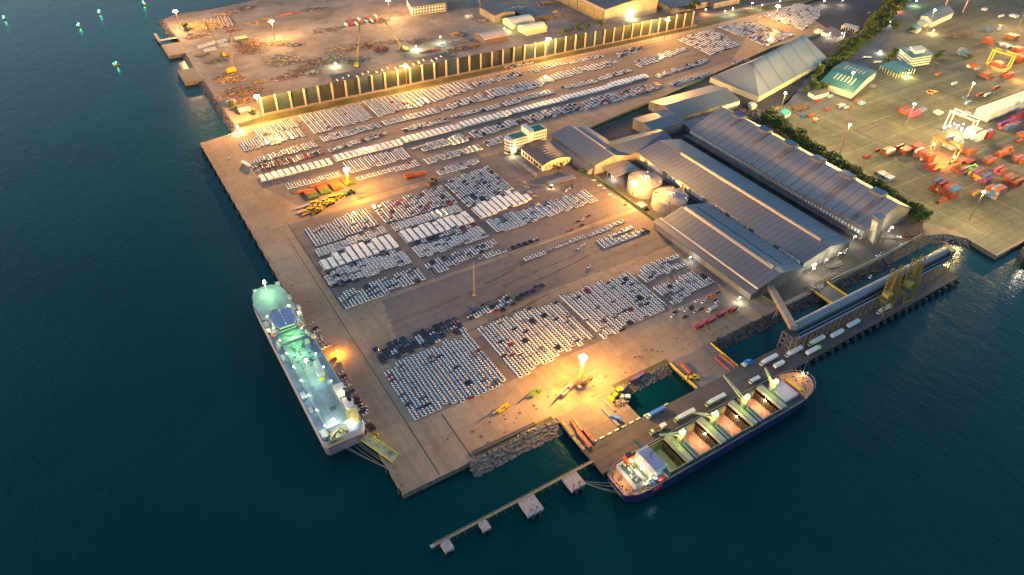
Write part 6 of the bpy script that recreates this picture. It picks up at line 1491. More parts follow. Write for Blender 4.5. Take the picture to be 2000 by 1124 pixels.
for k, (px, py) in enumerate(((705,386),(1099,748),(1158,772))):
    x, y = G(px,py); b = MB(); b.obox(0,0,.2,[7,9,3.5][k],[3.5,4,2][k],.35,.25)
    for q in (-1,1): b.obox(0,q,.45,[6,8,3][k],.2,.15,.25)
    o = b.build('steel_plate', [M('rusty plate', (.24,.16,.07), .8)]); o.location = (x,y,.05); tag(o, ['rusty plate lying below the machines near the bins','large rusty plate lying left of the lattice mast','small dark plate on the ground right of the lattice mast'][k], 'plate')
# cargo on the pier: pipe bundles and girders
def bundle(pts, w_, h, m, label, seg=3, cat='steel bundle', name='steel_bundle'):
    (xa, ya), (xb, yb) = pts; t = thing(name, label, cat, ((xa+xb)/2,(ya+yb)/2,0)); L = math.dist(pts[0], pts[1]); a = math.atan2(yb-ya, xb-xa); rr2 = random.Random(int(xa*7+ya))
    for s in range(seg):
        b = MB(); n_ = 4
        for k in range(n_):
            off = (k-(n_-1)/2)*w_/n_; u0 = s/seg+.01; u1 = (s+1)/seg-.01
            p = [(xa+(xb-xa)*u-math.sin(a)*off, ya+(yb-ya)*u+math.cos(a)*off) for u in (u0, u1)]
            b.beam((*p[0],.2+h/2),(*p[1],.2+h/2+rr2.uniform(-.1,.1)),w_/n_*.86,h)
        b.build('girder_layer', [m], t)
    return t
rbn = M('red brown girder', (.36,.10,.06), .7, var=.3); ogr = M('olive girder', (.25,.20,.09), .7, var=.3); pkp = M('pink grey pipe', (.28,.20,.21), .6, var=.2)
bundle([G(1115,823),G(1144,867)],1.8,1.2,M('brown girder', (.22,.12,.06), .7, var=.3),'dark brown girders, the left bundle near the berth road'); bundle([G(1120,820),G(1137,844)],1.6,1.2,ogr,'olive brown girders at the top of the stacks on the pier')
bundle([G(1127,843),G(1153,876)],2.6,1.4,rbn,'red brown girders in the middle of the pier stacks'); bundle([G(1138,838),G(1159,864)],2.2,1.3,rbn,'second stack of red brown girders, right side')
bundle([G(1097,824),G(1118,853)],2.0,.8,ogr,'olive girders along the left edge of the pier'); bundle([G(1119,855),G(1141,880)],2.0,.8,ogr,'olive girders nearest the berth on the pier edge')
bundle([G(1176,800),G(1208,835)],1.8,1.6,pkp,'long pink grey pipe bundle on the pier',2); bundle([G(1178,782),G(1200,804)],1.6,.8,M('grey slab stack', (.24,.19,.18), .8),'short grey beam stack above the pink pipes',2)
bundle([G(1330,712),G(1349,731)],2.2,1.5,rbn,'red brown girders beside the yellow railing on the joint pier',2)
bundle([G(1393,697),G(1424,725)],.7,.7,M('bright red beam', (.5,.07,.04), .6),'thin bright red beam on the joint pier',2); bundle([G(1405,694),G(1436,718)],1.7,.9,rbn,'dark red girders at the channel side of the joint pier',2)
def heap(px, py, lx, ly, h, label, cols, num=160, seed=0, name='scrap_heap', cat='scrap heap', bl=(1,5), ang=None, th=.45, xy=None):
    rq = random.Random(seed or int(px*13+py)); x, y = xy or G(px, py); b = MB()
    for k in range(num):
        u = rq.gauss(0,.42); v = rq.gauss(0,.42)
        if u*u+v*v > 1: continue
        hh = h*(1-(u*u+v*v)**.5)*rq.uniform(.5,1); cx, cy = u*lx/2, v*ly/2; L = rq.uniform(*bl); a = rq.uniform(0,math.pi) if ang is None else ang+rq.uniform(-.15,.15); e = rq.uniform(-.4,.4) if ang is None else 0
        b.beam((cx-math.cos(a)*L/2,cy-math.sin(a)*L/2,max(.1,hh-e*L/2)),(cx+math.cos(a)*L/2,cy+math.sin(a)*L/2,max(.15,hh+e*L/2)),rq.uniform(.3,1)*th*2.2,rq.uniform(.2,.9)*th*1.6,rq.randrange(len(cols)))
    b.v = [(vx, vy, max(vz, .03)) for vx, vy, vz in b.v]
    o = b.build(name, [M('scrap '+str(tuple(c)), c, .8, var=.35, scale=1) for c in cols]); o.location = (x, y, .03); tag(o, label, cat); return o
rust = [(.20,.09,.05),(.28,.14,.08),(.13,.08,.06),(.35,.28,.22),(.42,.22,.08)]; greys = [(.22,.21,.20),(.12,.11,.11),(.38,.35,.30),(.16,.10,.07)]; ylw = [(.50,.32,.06),(.42,.26,.10),(.30,.16,.06),(.5,.42,.25)]; grn = [(.10,.16,.12),(.18,.22,.18),(.30,.33,.28),(.12,.09,.06)]; dk = [(.05,.05,.05),(.10,.09,.08),(.2,.18,.16),(.10,.05,.04)]
heap(490,92,44,64,6,'largest rust brown scrap heap beside the leaning yellow crane',rust,520)
heap(555,118,60,44,4,'long grey scrap heap in the middle of the scrap yard',greys,360); heap(545,86,36,24,4,'scrap heap with yellow pieces below the middle mast',ylw+[(.35,.36,.30)],240); heap(578,88,26,14,3,'small dark scrap heap right of the yellow one',greys,110)
heap(405,50,56,46,4,'yellow and orange frames stacked left of the scrap heaps',ylw,320,bl=(2,9)); heap(440,28,40,20,3,'pile of dark beams at the far back of the scrap yard',greys+rust,170,bl=(2,8)); heap(447,155,40,34,3,'yellow lit scrap pile near the small dock',ylw+rust,300); heap(470,180,60,40,2.4,'dark rust scrap spread at the shore by the windbreak wall end',rust+dk,380)
heap(740,42,30,18,2,'low pile of dark mats beside the white accommodation block',dk,90,bl=(3,9),ang=1.5); heap(520,40,20,14,2,'small pile of rust pieces in the back yard',rust,70); heap(565,28,46,8,1.6,'line of rust red bits in the back yard',[(.32,.12,.08)],110); heap(480,17,30,16,3,'dark boat like wreck parts at the back shore',dk,120,bl=(2,7))
heap(592,135,40,20,2.4,'dark scatter of pieces left of the green lit machines',dk+greys,150); heap(612,143,24,12,3,'white and green machine parts behind the windbreak wall',grn+[(.4,.45,.42)],120); heap(650,115,40,26,2.5,'green grey scrap field behind the windbreak wall',grn,220); heap(695,118,40,20,2.5,'green grey scrap right of the leaning yellow boom',grn,180)
heap(745,97,22,18,4,'mound of rusty red metal behind the dark lean to roof',[(.22,.08,.06),(.12,.06,.05)],180); heap(790,100,22,10,2,'dark scrap strip under the low white lamp',dk+grn,90); heap(843,100,30,9,2,'rust red girder pile beside the green lamp light',[(.26,.09,.05)],120,bl=(3,9),ang=.1); heap(863,112,46,18,2.5,'grey green scrap heap against the windbreak wall',grn+dk,220)
heap(815,82,26,20,2,'frames of brown steel on the pale ground',rust+dk,110,bl=(3,8),ang=.9); heap(833,78,22,20,2,'pinkish steel frames on the pale ground',[(.28,.17,.14),(.18,.1,.08)],90,bl=(3,8),ang=.9); heap(895,68,30,22,3,'orange tinted scrap beside the grey arched shed',ylw+rust,160); heap(883,85,60,20,1.4,'flat scatter of plates near the grey arched shed',greys,160)
heap(915,33,18,12,3,'white bags heaped near the orange digger',[(.6,.6,.58),(.5,.48,.45)],90,bl=(1,2),th=.8); heap(940,42,24,16,2,'grey pieces right of the white bags',greys,100); heap(1010,18,36,20,3,'white drums and bags by the workshop',[(.6,.58,.52),(.4,.3,.25)],170,bl=(1,2.5),th=.8); heap(1085,32,50,26,3,'scrap and frames between the sheds near the top',greys+rust,240); heap(1085,25,14,10,3,'yellow lit pieces on the shed scrap pile',[(.5,.42,.2)],50,bl=(1,3)); heap(1120,60,50,20,2,'dark scatter in front of the big fabrication shed',dk,150)
heap(1475,228,50,40,3,'black scrap and tyres between the big hall and the terminal',dk,420); heap(1520,218,44,26,3,'brown steel pile at the machine yard lamp',[(.2,.14,.08),(.3,.2,.12),(.12,.1,.07)],260); heap(1560,212,34,18,3,'loose brown beams beside the white cabin',[(.24,.12,.06),(.16,.12,.08)],170,bl=(2,6)); heap(1450,222,16,10,3,'faded red heap beside the tall storage hall top',[(.25,.10,.09)],70)
heap(1212,786,12,8,1.6,'clutter of crates and cables beside the yellow loader',dk+greys+[(.4,.3,.1)],90,bl=(.5,2)); heap(1213,760,9,5,2,'blue grey tarpaulin pile at the inlet corner',[(.14,.17,.22),(.08,.1,.13)],50,bl=(1,3),th=.8); heap(1462,708,7,5,2.2,'bright blue tarpaulin heap on the berth by the channel',[(.02,.16,.42),(.03,.2,.5)],60,bl=(.8,2),th=.6); heap(1453,714,9,4,1,'white bags beside the blue tarpaulin heap',[(.6,.6,.58)],30,bl=(.5,1.4))
heap(1590,565,22,10,1.4,'dark pipes and gear at the bank by the bridge',dk+greys,90); heap(1618,545,30,9,1.6,'long dark pipes stacked beside the pale wall',[(.06,.055,.05),(.12,.09,.07)],80,bl=(6,16),ang=.02); heap(1630,520,18,8,1.2,'dark pipes on the lit ground before the warehouse gable',[(.06,.055,.05)],30,bl=(6,12),ang=.05); heap(1788,455,22,14,2,'brown planks and parts at the shore by the dark hedge',[(.25,.15,.08),(.1,.1,.12),(.2,.05,.05)],130,bl=(1,5)); heap(1870,70,70,18,2.4,'long heap of brown material in the upper terminal',[(.14,.10,.07),(.2,.15,.1)],330,bl=(1,4),th=.8)
heap(1000,822-0,0.1,0.1,.1,'x',dk,1) if False else None
heap(383,72,36,16,2,'yellowish pipes and frames in front of the steel pipes',ylw+rust,150,bl=(2,6)); heap(432,52,34,20,3,'blue and yellow machine parts in the back yard',ylw+[(.1,.15,.3)]+rust,170); heap(455,60,26,14,2,'red and brown bits right of the yellow frames',rust+[(.35,.06,.04)],120); heap(500,45,26,16,2,'rusty frames in the open back yard',rust,110)
heap(620,122,54,26,1.6,'thin scatter of brown pieces over the middle yard',rust+dk,170); heap(560,150,50,20,1.6,'low debris along the yard track',rust+dk,140); heap(505,160,24,14,2,'tan debris by the crane track',[(.35,.24,.15),(.2,.13,.08)],80); heap(672,96,54,30,1.6,'green tinted plates on the middle yard',grn+rust,180); heap(720,88,44,26,1.8,'brown beams scattered right of the leaning boom',rust+dk,170)
heap(770,82,40,18,1.6,'pale plates behind the low white lamp',greys+rust,120); heap(905,95,60,16,1.6,'dark rusty strip in front of the grey arched shed',rust+dk,170,bl=(2,8)); heap(640,60,60,30,.8,'faint scatter of dirt lumps in the empty yard',dk+[(.25,.19,.14)],120); heap(1040,42,40,18,2,'mixed gear between workshop and storehouse',greys+rust+ylw,160); heap(1010,30,30,16,2.5,'orange lit gear in the shipyard',ylw+rust,130)
heap(420,120,30,12,1.5,'green and brown rubble beside the bright dock',[(.12,.13,.06),(.2,.15,.1)],120); heap(395,108,20,14,1.5,'rubble beside the concrete slabs',rust+greys,80); heap(610,20,60,20,1,'dark streaky debris at the back of the yard',dk,120); heap(1065,8,40,20,3,'orange lit workshop clutter at the top edge',ylw+rust,150); heap(480,196,34,16,2,'dark rust parts beside the tin huts',rust+dk,170)
heap(0,0,18,4,1.6,'weathered planks and plants on the bank by the south pipes',[(.25,.22,.10),(.1,.12,.05),(.3,.25,.2)],120,bl=(.5,2),xy=(158,217.2))
# round steel pipes laid on the ground behind the first pier
for k in range(14):
    x0 = 150+k*3.1; t0 = MB(); t0.tube((0,-17,1.0),(3,17,1.0),.85,8); o = t0.build('steel_pipe', [M('pale pipe', (.45,.33,.25), .6, var=.2)]); o.location = (x0,1012-(k%3)*4,0)
    tag(o, f'long pale steel pipe, {ordn(k+1)} from left on the scrap yard near the shore mast', 'pipe', 'long steel pipes laid side by side')
for k in range(10):
    px = [392,400,411,421,404,416,430,438,433,441][k]; py = [92,90,86,83,99,96,83,80,90,88][k]; x, y = G(px, py); b = MB()
    b.box(-3.6,3.6,-5,5,0,.7)
    for q in range(5): b.box(-3.2+q*1.4,-2.6+q*1.4,-4.8,4.8,.7,.85)
    o = b.build('concrete_slab', [M('panel concrete', (.46,.44,.38), .8, var=.15)]); o.location = (x,y,.02); tag(o, f'flat pale concrete panel, {ordn(k+1)} of the panels laid beside the yellow crane', 'panel', 'flat concrete panels laid in rows')
# crawler cranes with lattice booms
lym = M('lattice boom yellow', (.30,.23,.08), .6)
def crawler(px, py, tip, label, m=mym, s=1.0, bw=1.2, tz=None):
    x, y = G(px, py); t = thing('crawler_crane', label, 'crawler crane', (x, y, .05), 0, 'crawler cranes of the scrap yard')
    tx, ty, tz = tip; tx += x; ty += y; a = math.atan2(ty-y, tx-x)
    b = MB()
    for q in (-2.4,2.4): b.obox(-math.sin(a)*q, math.cos(a)*q, .8, 8*s, 1.3, 1.5, a)
    b.build('track', [chs], t, world=False)
    MB().obox(-math.cos(a)*1.5,-math.sin(a)*1.5,3,7*s,4.4,2.6,a).build('machine_house', [m], t, world=False)
    MB().obox(math.cos(a)*2-math.sin(a)*1.8,math.sin(a)*2+math.cos(a)*1.8,3.2,1.8,1.5,2.4,a).build('operator_cab', [glass], t, world=False)
    b = MB(); p0 = Vector((math.cos(a)*2.5,math.sin(a)*2.5,3)); p1 = Vector((tx-x,ty-y,tz)); b.truss(p0,p1,bw,bw,max(6,int((p1-p0).length/3)),.32); b.build('lattice_boom', [lym], t, world=False)
    b = MB(); g_ = Vector((-math.cos(a)*4,-math.sin(a)*4,8)); b.tube((-math.cos(a)*3,-math.sin(a)*3,4),g_,.15,5); b.tube(g_,p1,.1,5); b.tube(p1,(p1.x,p1.y,max(1.5,p1.z-14)),.08,5); b.build('cable', [M('gear dark')], t, world=False)
crawler(438,110,(-6,40,30),'yellow crawler crane with a near upright boom beside the concrete panels')
crawler(453,138,(18,52,26),'big yellow crawler crane with a low leaning boom at the small dock',M('cream crane', (.6,.5,.25), .5),1.2,2.2)
crawler(697,130,(26,46,30),'green lit crawler crane with a boom leaning right over the scrap',M('lime machine', (.45,.45,.08), .5))
crawler(789,98,(-12,34,32),'crawler crane with a tall boom right beside the low white lamp')
crawler(942,22,(4,26,22),'orange lit crawler crane by the white bags near the top edge')
t = thing('tank', 'bright yellow round ended tank standing on the scrap yard by the dock', 'tank', (*G(452,142),0)); b = MB(); b.tube((-5,-1,3.2),(5,1,3.2),3.1,16); b.build('shell', [M('tank yellow', (.50,.31,.01), .4)], t, world=False)
b = MB(); b.box(-4,-3,-2,2,0,1); b.box(3,4,-2,2,0,1); b.each('saddle', [chs], t, world=False)
t = thing('glasshouse', 'small pale green roofed box hut beside the largest scrap heap', 'hut', (*G(471,80),0)); MB().box(-7,7,-4,4,0,4).build('wall', [M('hut wall dark', (.1,.12,.1), .7)], t, world=False); MB().box(-7.4,7.4,-4.4,4.4,4,4.5).build('roof', [M('hut pale green', (.42,.46,.22), .6)], t, world=False)
# dock dolphin at the far pier
t = thing('dolphin_pier', 'narrow mooring pier off the scrap yard linked by a pale footbridge', 'pier', (96,990,0)); b = MB(); b.box(94.3,97.6,974,1006,-1.5,.4); b.build('deck', [M('pale road')], t); b = MB(); b.box(97.6,117.5,977.5,980.5,-.6,.3); b.build('footbridge', [M('footbridge pale', (.55,.48,.38), .7)], t)
b = MB()
for k in range(6): b.cyl(95.9,976+k*5.5,-7,-1.5,.8,8,cap=False)
b.build('pile', [M('steel piles')], t)

# ------------------------------------------------------------------ shipping containers
ccol = dict(red=(.27,.035,.025), orange=(.29,.08,.022), brown=(.14,.055,.03), pink=(.42,.08,.13), white=(.50,.50,.47), blue=(.05,.12,.25), grey=(.22,.23,.25), maroon=(.20,.025,.05), yellow=(.45,.30,.05), green=(.06,.18,.10), lightblue=(.22,.38,.50), purple=(.25,.05,.2))
def cont_mesh(c, L):
    b = MB(); b.box(-L/2,L/2,-1.2,1.2,.05,2.58)
    for k in range(int(L/1.1)): x = -L/2+.5+k*1.1; b.box(x,x+.35,-1.23,1.23,.3,2.4)
    for q in (-L/2,L/2): b.box(q-.06,q+.06,-1.22,1.22,.0,2.6)
    return b.mesh('container_'+c, [M('container '+c, ccol[c], .55, var=.22, scale=.4)])
CM = {}; CQ = []
def container(x, y, z, c, rz, L, label, group):
    CQ.append((x, y, z, c, rz, L, label, group))
def container_now(x, y, z, c, rz, L, label, group):
    if (c, L) not in CM: CM[(c, L)] = cont_mesh(c, L)
    o = bpy.data.objects.new('shipping_container', CM[(c, L)]); COL.objects.link(o); o.location = (x, y, z); o.rotation_euler = (0, 0, rz); tag(o, label, 'container', group)
def stack(px, py, nx, ny, nz, cols, where, rz=0, L=12.2, seed=None, fill=1.0, xy=None, drop=.25):
    """nx columns along the long side, ny side by side, up to nz tiers"""
    rq = random.Random(seed if seed is not None else int(px+py*3)); x0, y0 = xy or G(px, py); 
    for j in range(ny):
        for i in range(nx):
            if rq.random() > fill: continue
            h = nz-(1 if rq.random() < drop and nz > 1 else 0)-(1 if rq.random() < drop*.4 and nz > 2 else 0)
            for k in range(h):
                if k < h-1 and i > 0 and 0 < j and rq.random() > .0 and nz > 2: continue
                u, v = (i-(nx-1)/2)*(L+.5), (j-(ny-1)/2)*2.62; c = rq.choice(cols)
                tier = '' if h == 1 else (', top tier' if k == h-1 else f', {ordn(k+1)} tier')
                container(x0+u*math.cos(rz)-v*math.sin(rz), y0+u*math.sin(rz)+v*math.cos(rz), .05+k*2.6, c, rz, L,
                          f"{c} container{tier}, {ordn(j+1)} row{'' if nx == 1 else ', '+ordn(i+1)+' bay'}, {where}", 'shipping containers of the terminal')
RO = ['red','orange','brown','red','maroon']; 
stack(1842,378,1,8,4,['red','orange','maroon','brown','yellow','orange','blue'],'near stack of the terminal',seed=1)
stack(1838,395,1,1,1,['orange'],'fallen out before the near stack',L=12.2)
stack(1938,382,1,5,4,['red','blue','white','orange','grey'],'stack beside the quay mast',seed=3); stack(1905,378,1,2,1,['orange','yellow'],'left of the quay mast stack')
stack(1912,350,1,7,3,['purple','brown','yellow','pink','blue','red'],'stack in the middle right of the terminal',seed=4); stack(1953,338,1,3,2,['pink','orange'],'small pink stack right',seed=5)
stack(1893,318,1,2,1,['maroon','red'],'pair beside the orange crane',seed=6); stack(1878,316,1,2,2,['orange','maroon'],'small dark pair by the orange crane',seed=7)
stack(1803,310,1,6,3,['red','white','blue','orange','maroon','brown'],'stack left under the orange crane',seed=8); stack(1763,297,1,5,2,['brown','brown','maroon','orange'],'brown stack left of the orange crane',seed=9)
stack(1733,300,1,3,2,['brown','orange','red','white'],'brown and white group',seed=10); stack(1692,308,1,1,1,['red'],'single red box at the terminal edge',seed=11,L=9); stack(1712,296,1,1,1,['maroon'],'single maroon box',L=6.1)
stack(1727,345,1,6,1,['white','lightblue','grey','orange','blue','grey'],'low row beside the green hedge',L=9,seed=12); 
stack(1775,222,1,7,2,['red','pink','orange','brown','red'],'pink stack in the upper terminal',seed=13,L=14); stack(1800,217,1,2,1,['grey','grey'],'grey pair beside the pink stack',seed=14); stack(1832,222,1,3,1,['white'],'white trio beside the pink stack',L=8,seed=15)
stack(1642,209,1,2,1,['orange','lightblue'],'pair in the open upper terminal',L=9,seed=16); stack(1652,213,1,1,1,['grey'],'single grey box in the open upper terminal',L=7); stack(1678,202,1,4,1,['red','orange','lightblue','orange'],'row of four in the open upper terminal',L=8,seed=17)
stack(1583,228,1,1,1,['orange'],'orange box beside the reach truck',L=9); stack(1568,229,1,1,1,['blue'],'dark blue box beside the orange one',L=6.1); stack(1597,199,1,1,1,['red'],'red box below the white cabin',L=8); stack(1621,190,1,1,1,['lightblue'],'pale blue box beside the white cabin',L=8); stack(1615,216,1,1,1,['red'],'small red box alone',L=5); stack(1703,170,1,2,1,['grey','grey'],'grey pair below the teal shed',L=7); stack(1832,146,1,1,1,['orange'],'orange box near the gate shed',L=9); stack(1863,165,1,1,1,['white'],'white box alone in the upper terminal',L=9)
stack(1886,192,1,1,1,['blue'],'dark blue box near the reefers',L=12.2); stack(1890,203,1,1,1,['lightblue'],'pale blue box near the reefers',L=9); stack(1913,187,1,1,1,['red'],'long red box behind the reefers',L=12.2); stack(1928,187,1,1,1,['white'],'long white box behind the reefers',L=12.2); stack(1945,173,1,1,1,['orange'],'orange box behind the reefers',L=12.2)
stack(1963,215,8,6,4,['white'],'long white reefer block',seed=20,drop=.04)
stack(1900,270,1,6,4,['white','white','grey','white'],'white stack right of the bright crane',seed=21,drop=.1); stack(1858,288,1,5,4,['white','grey','lightblue'],'white stack right of the orange crane',seed=22,drop=.1); stack(1925,268,1,3,3,['red','lightblue','maroon'],'red stack right of the white stack',seed=23)
stack(1968,248,2,4,2,['maroon','blue','purple','red','pink'],'dark mixed stacks at the right',seed=24); stack(1985,230,2,3,2,['pink','red','maroon'],'pink stacks at the right edge',seed=25); stack(2003,262,2,3,1,['red','grey','orange'],'low boxes at the right edge',seed=26); stack(1990,315,1,4,2,['orange','brown','pink'],'orange stack at the right edge',seed=27); stack(1990,278,1,1,1,['red'],'single red box right',seed=28)
stack(1900,133,1,5,2,['orange','white','lightblue','red'],'small stack left of the yellow crane',seed=29,L=9); stack(1880,108,1,5,3,['blue','blue','grey'],'dark blue stack in the upper terminal',seed=30,L=9); stack(1950,130,1,5,2,['red','orange','maroon'],'stack under the yellow crane',seed=31); stack(1930,85,1,4,3,['orange','red'],'red stack above the yellow crane',seed=32,L=9); stack(1975,75,1,5,2,['orange','brown'],'orange stack at the upper right',seed=33); stack(1932,62,1,3,2,['brown','blue'],'dark stack at the upper right',seed=34,L=9); stack(1960,90,1,6,1,['white','blue','grey'],'low pale row at the upper right',seed=35,L=9); stack(1985,100,1,4,2,['orange','red'],'stack right of the yellow crane',seed=36); stack(1980,33,1,4,1,['green','green','white'],'green boxes at the top right',seed=37,L=9); stack(1955,33,1,1,1,['green'],'pale green box at the top right',L=12.2); stack(1922,20,1,2,1,['green','red'],'pair at the top of the terminal',L=9,seed=38)
OR = ['orange','red','orange','brown','maroon']
stack(1875,335,1,5,2,OR,'low group below the orange crane',seed=41); stack(1820,330,1,4,2,OR,'group under the left legs of the orange crane',seed=42); stack(1930,318,1,3,2,OR,'trio left of the pink stack',seed=43); stack(1975,360,1,5,3,OR,'tall stack at the right edge of the quay side',seed=44); stack(1960,300,2,3,2,OR,'double group right of the orange crane',seed=45)
stack(1790,292,1,3,2,OR,'trio left of the orange crane',seed=46); stack(1890,298,1,4,2,OR,'group touching the orange crane',seed=47); stack(1925,150,1,5,2,OR,'group left below the yellow crane',seed=48); stack(1965,150,1,4,2,OR,'group right below the yellow crane',seed=49); stack(1990,120,1,4,3,OR,'tall group at the upper right edge',seed=50)
for i, (px, py) in enumerate(((672,50),(682,50),(692,48),(702,46),(712,44),(722,43),(732,42),(742,40),(682,42),(697,40),(715,37),(730,34))):
    x, y = G(px+4, py); container(x, y, .03, ['white','red','white','orange','lightblue','white','orange','orange','red','white','orange','white'][i], 1.5, 9, f"{['white','red','white','orange','pale blue','white','orange','orange','red','white','orange','white'][i]} container, {ordn(i+1)} in the group left of the accommodation block", 'containers on the shipyard ground')
CQ.sort(key=lambda q: q[0]**2+q[1]**2)
for q in CQ[:290]: container_now(*q)
if len(CQ) > 290:
    b = MB(); cl = sorted(set(q[3] for q in CQ[290:]))
    for x, y, z, c, rz, L, _, _ in CQ[290:]: b.obox(x, y, z+1.3, L, 2.44, 2.56, rz, cl.index(c))
    tag(b.build('shipping_containers', [M('container '+c) for c in cl]), 'farther shipping containers stacked at the back of the terminal', 'containers', 'shipping containers of the terminal', 'stuff')
# gantry cranes
def rtg(x, y, rz, span, L, h, m, label, lights=None, gm=None):
    t = thing('gantry_crane', label, 'gantry crane', (x, y, .05), rz, 'rubber tyred gantry cranes of the terminal')
    b = MB()
    for sx in (-1,1):
        for sy in (-1,1): b.beam((sx*L/2,sy*span/2,1.2),(sx*L/2*.82,sy*span/2,h),1.0,1.0)
    b.build('leg', [m], t, world=False)
    b = MB()
    for sx in (-1,1): b.beam((sx*L/2*.82,-span/2-1,h+.6),(sx*L/2*.82,span/2+1,h+.6),1.3,1.5)
    b.build('main_girder', [m], t, world=False)
    b = MB()
    for sy in (-1,1): b.beam((-L/2,sy*span/2,1.6),(L/2,sy*span/2,1.6),1.1,1.1); b.beam((-L/2*.82,sy*span/2,h),(L/2*.82,sy*span/2,h),.8,.8)
    b.build('sill_beam', [m], t, world=False)
    b = MB(); b.box(-L*.36,L*.36,-2.5,2.5,h+1.4,h+3.6); b.box(-1.5,1.5,2.6,4.6,h-2.4,h-.2); b.build('trolley', [gm or M('trolley dark', (.12,.10,.09), .6)], t, world=False)
    b = MB()
    for sx in (-1,1):
        for sy in (-1,1): b.tube((sx*L/2-1.1,sy*span/2,.7),(sx*L/2+1.1,sy*span/2,.7),.7,8)
    b.build('bogie_wheel', [tyre], t, world=False); return t
oc = M('crane orange', (.62,.16,.02), .5); yc_ = M('crane yellow', (.62,.38,.02), .5); wc = M('crane pale steel', (.42,.40,.38), .5)
t = rtg(*G(1838,308),.0,24,10,17,oc,'glowing orange gantry crane over the container stacks')
lamp(t,(*G(1838,312),11),11000,(1,.22,.015),.8); lamp(t,(*G(1815,300),6),4200,(1,.22,.015),.6); lamp(t,(*G(1838,312+14),6),4200,(1,.24,.02),.6)
b = MB(); gx, gy = G(1838,312); b.sphere((-6,9,12),.9,8,5); b.sphere((5,-9,14),.9,8,5); b.sphere((0,-11,6),1.1,8,5); b.sphere((-9,3,5),1.0,8,5); b.build('lamp_head', [EM('orange crane lamp', (1,.72,.35), 50*LK*3)], t, world=False)
t = rtg(*G(1868,262),.0,26,11,21,wc,'pale grey gantry crane full of bright white lamps beside the reefers',gm=wc)
lamp(t,(*G(1865,262),12),4200,(1,.88,.6),.8); lamp(t,(*G(1852,250),6),2600,(1,.9,.7),.6)
b = MB(); rr_ = random.Random(9)
for k in range(12): b.sphere((rr_.uniform(-8,8),rr_.uniform(-13,13),rr_.uniform(5,13)),rr_.uniform(.35,.8),8,5)
b.build('lamp_head', [EM('white crane lamp', (1,.94,.78), 50*LK*3)], t, world=False)
t = rtg(*G(1948,132),.1,24,12,19,yc_,'yellow gantry crane in the upper right of the terminal')
lamp(t,(*G(1950,135),10),9000,(1,.62,.15),.8); lamp(t,(*G(1985,160),12),9000,(1,.50,.09),.8)
t = rtg(*G(1862,22),.4,26,12,22,M('crane dull pink', (.36,.20,.16), .6),'dull pink gantry crane beyond the slate roofed shed')
b = MB(); b.truss((8,-14,24),(40,-30,24),2,2,14,.4); b.build('outreach_boom', [M('crane dull cream', (.4,.32,.2), .6)], t, world=False)
for i, (px, py, c) in enumerate(((1592,237,'orange'),(1814,184,'orange'),(1888,333,'green'),(1950,60,'grey'))):
    x, y = G(px, py); t = thing('reach_truck', ['orange and white reach truck in the open terminal','small orange reach truck under a lamp','bright green lit reach truck beside the orange crane','grey reach truck at the upper right'][i], 'reach truck', (x, y, .05), .5+i, 'reach trucks moving boxes in the terminal')
    m_ = M('reach '+c, {'orange':(.5,.22,.05),'green':(.1,.5,.12),'grey':(.3,.3,.3)}[c], .5)
    MB().box(-4,4,-1.8,1.8,.8,2.2).build('chassis', [m_], t, world=False); MB().box(-.5,1.6,-1,1,2.2,3.9).build('cab', [glass], t, world=False); b = MB(); b.beam((3.4,0,3),(-6.5,0,6.5),.8,.9); b.build('boom', [m_], t, world=False); b = MB(); b.box(-7.4,-6.2,-3,3,5.4,6.1); b.build('spreader', [yc_], t, world=False)
    b = MB()
    for wx in (-2.8,2.8):
        for q in (-1,1): b.tube((wx,q*1.3,.8),(wx,q*2.1,.8),.8,9)
    b.build('wheel', [tyre], t, world=False)
    lamp(t,(x,y,9),900,[(1,.9,.6),(1,.9,.6),(.4,1,.3),(1,.9,.7)][i],.5)

# ------------------------------------------------------------------ trees
leafm = []
for nm, c in (('leaf dark', (.035,.060,.014)), ('leaf mid', (.07,.105,.02)), ('leaf light', (.12,.15,.03))): leafm.append(M(nm, c, .75, var=.35, scale=.8))
bark = M('bark', (.08,.06,.045), .9)
def tree_meshes(seed, nl=900, r=3.9, h=7.5):
    rq = random.Random(seed); b = MB(); cl = [(rq.uniform(-1,1)*r*.55, rq.uniform(-1,1)*r*.55, h*.62+rq.uniform(-.24,.30)*h, rq.uniform(.42,.62)*r) for _ in range(8)]
    for k in range(nl):
        cx, cy, cz, cr = cl[rq.randrange(8)]; a, e = rq.uniform(0,math.tau), math.asin(rq.uniform(-.7,1)); d = cr*rq.uniform(.72,1.06)
        p = Vector((cx+d*math.cos(a)*math.cos(e), cy+d*math.sin(a)*math.cos(e), cz+d*math.sin(e)*.8)); s = rq.uniform(.38,.80)
        u = Vector((rq.gauss(0,1),rq.gauss(0,1),rq.gauss(0,.6))).normalized()*s; w_ = Vector((rq.gauss(0,1),rq.gauss(0,1),rq.gauss(0,.6))).normalized()*s
        b.add([p-u, p+w_*.6, p+u, p-w_*.6], [(0,1,2,3)], rq.choice((0,0,1,1,2)))
    tr = MB(); tr.tube((0,0,0),(0,0,h*.55),.28,7,r1=.16)
    for cx, cy, cz, cr in cl[:5]: tr.tube((0,0,h*.42),(cx*.7,cy*.7,cz),.12,5,r1=.05)
    return b.mesh('crown', leafm), tr.mesh('trunk', [bark])
TM = [tree_meshes(s) for s in (1,2,3,4)]
def tree(x, y, s, label, group):
    cm_, tm_ = TM[rq.randrange(4)]; t = thing('tree', label, 'tree', (x, y, 0), rq.uniform(0,6), group); t.scale = (s, s, s*rq.uniform(.85,1.15))
    for nm, me in (('crown', cm_), ('trunk', tm_)): o = bpy.data.objects.new(nm, me); COL.objects.link(o); o.parent = t
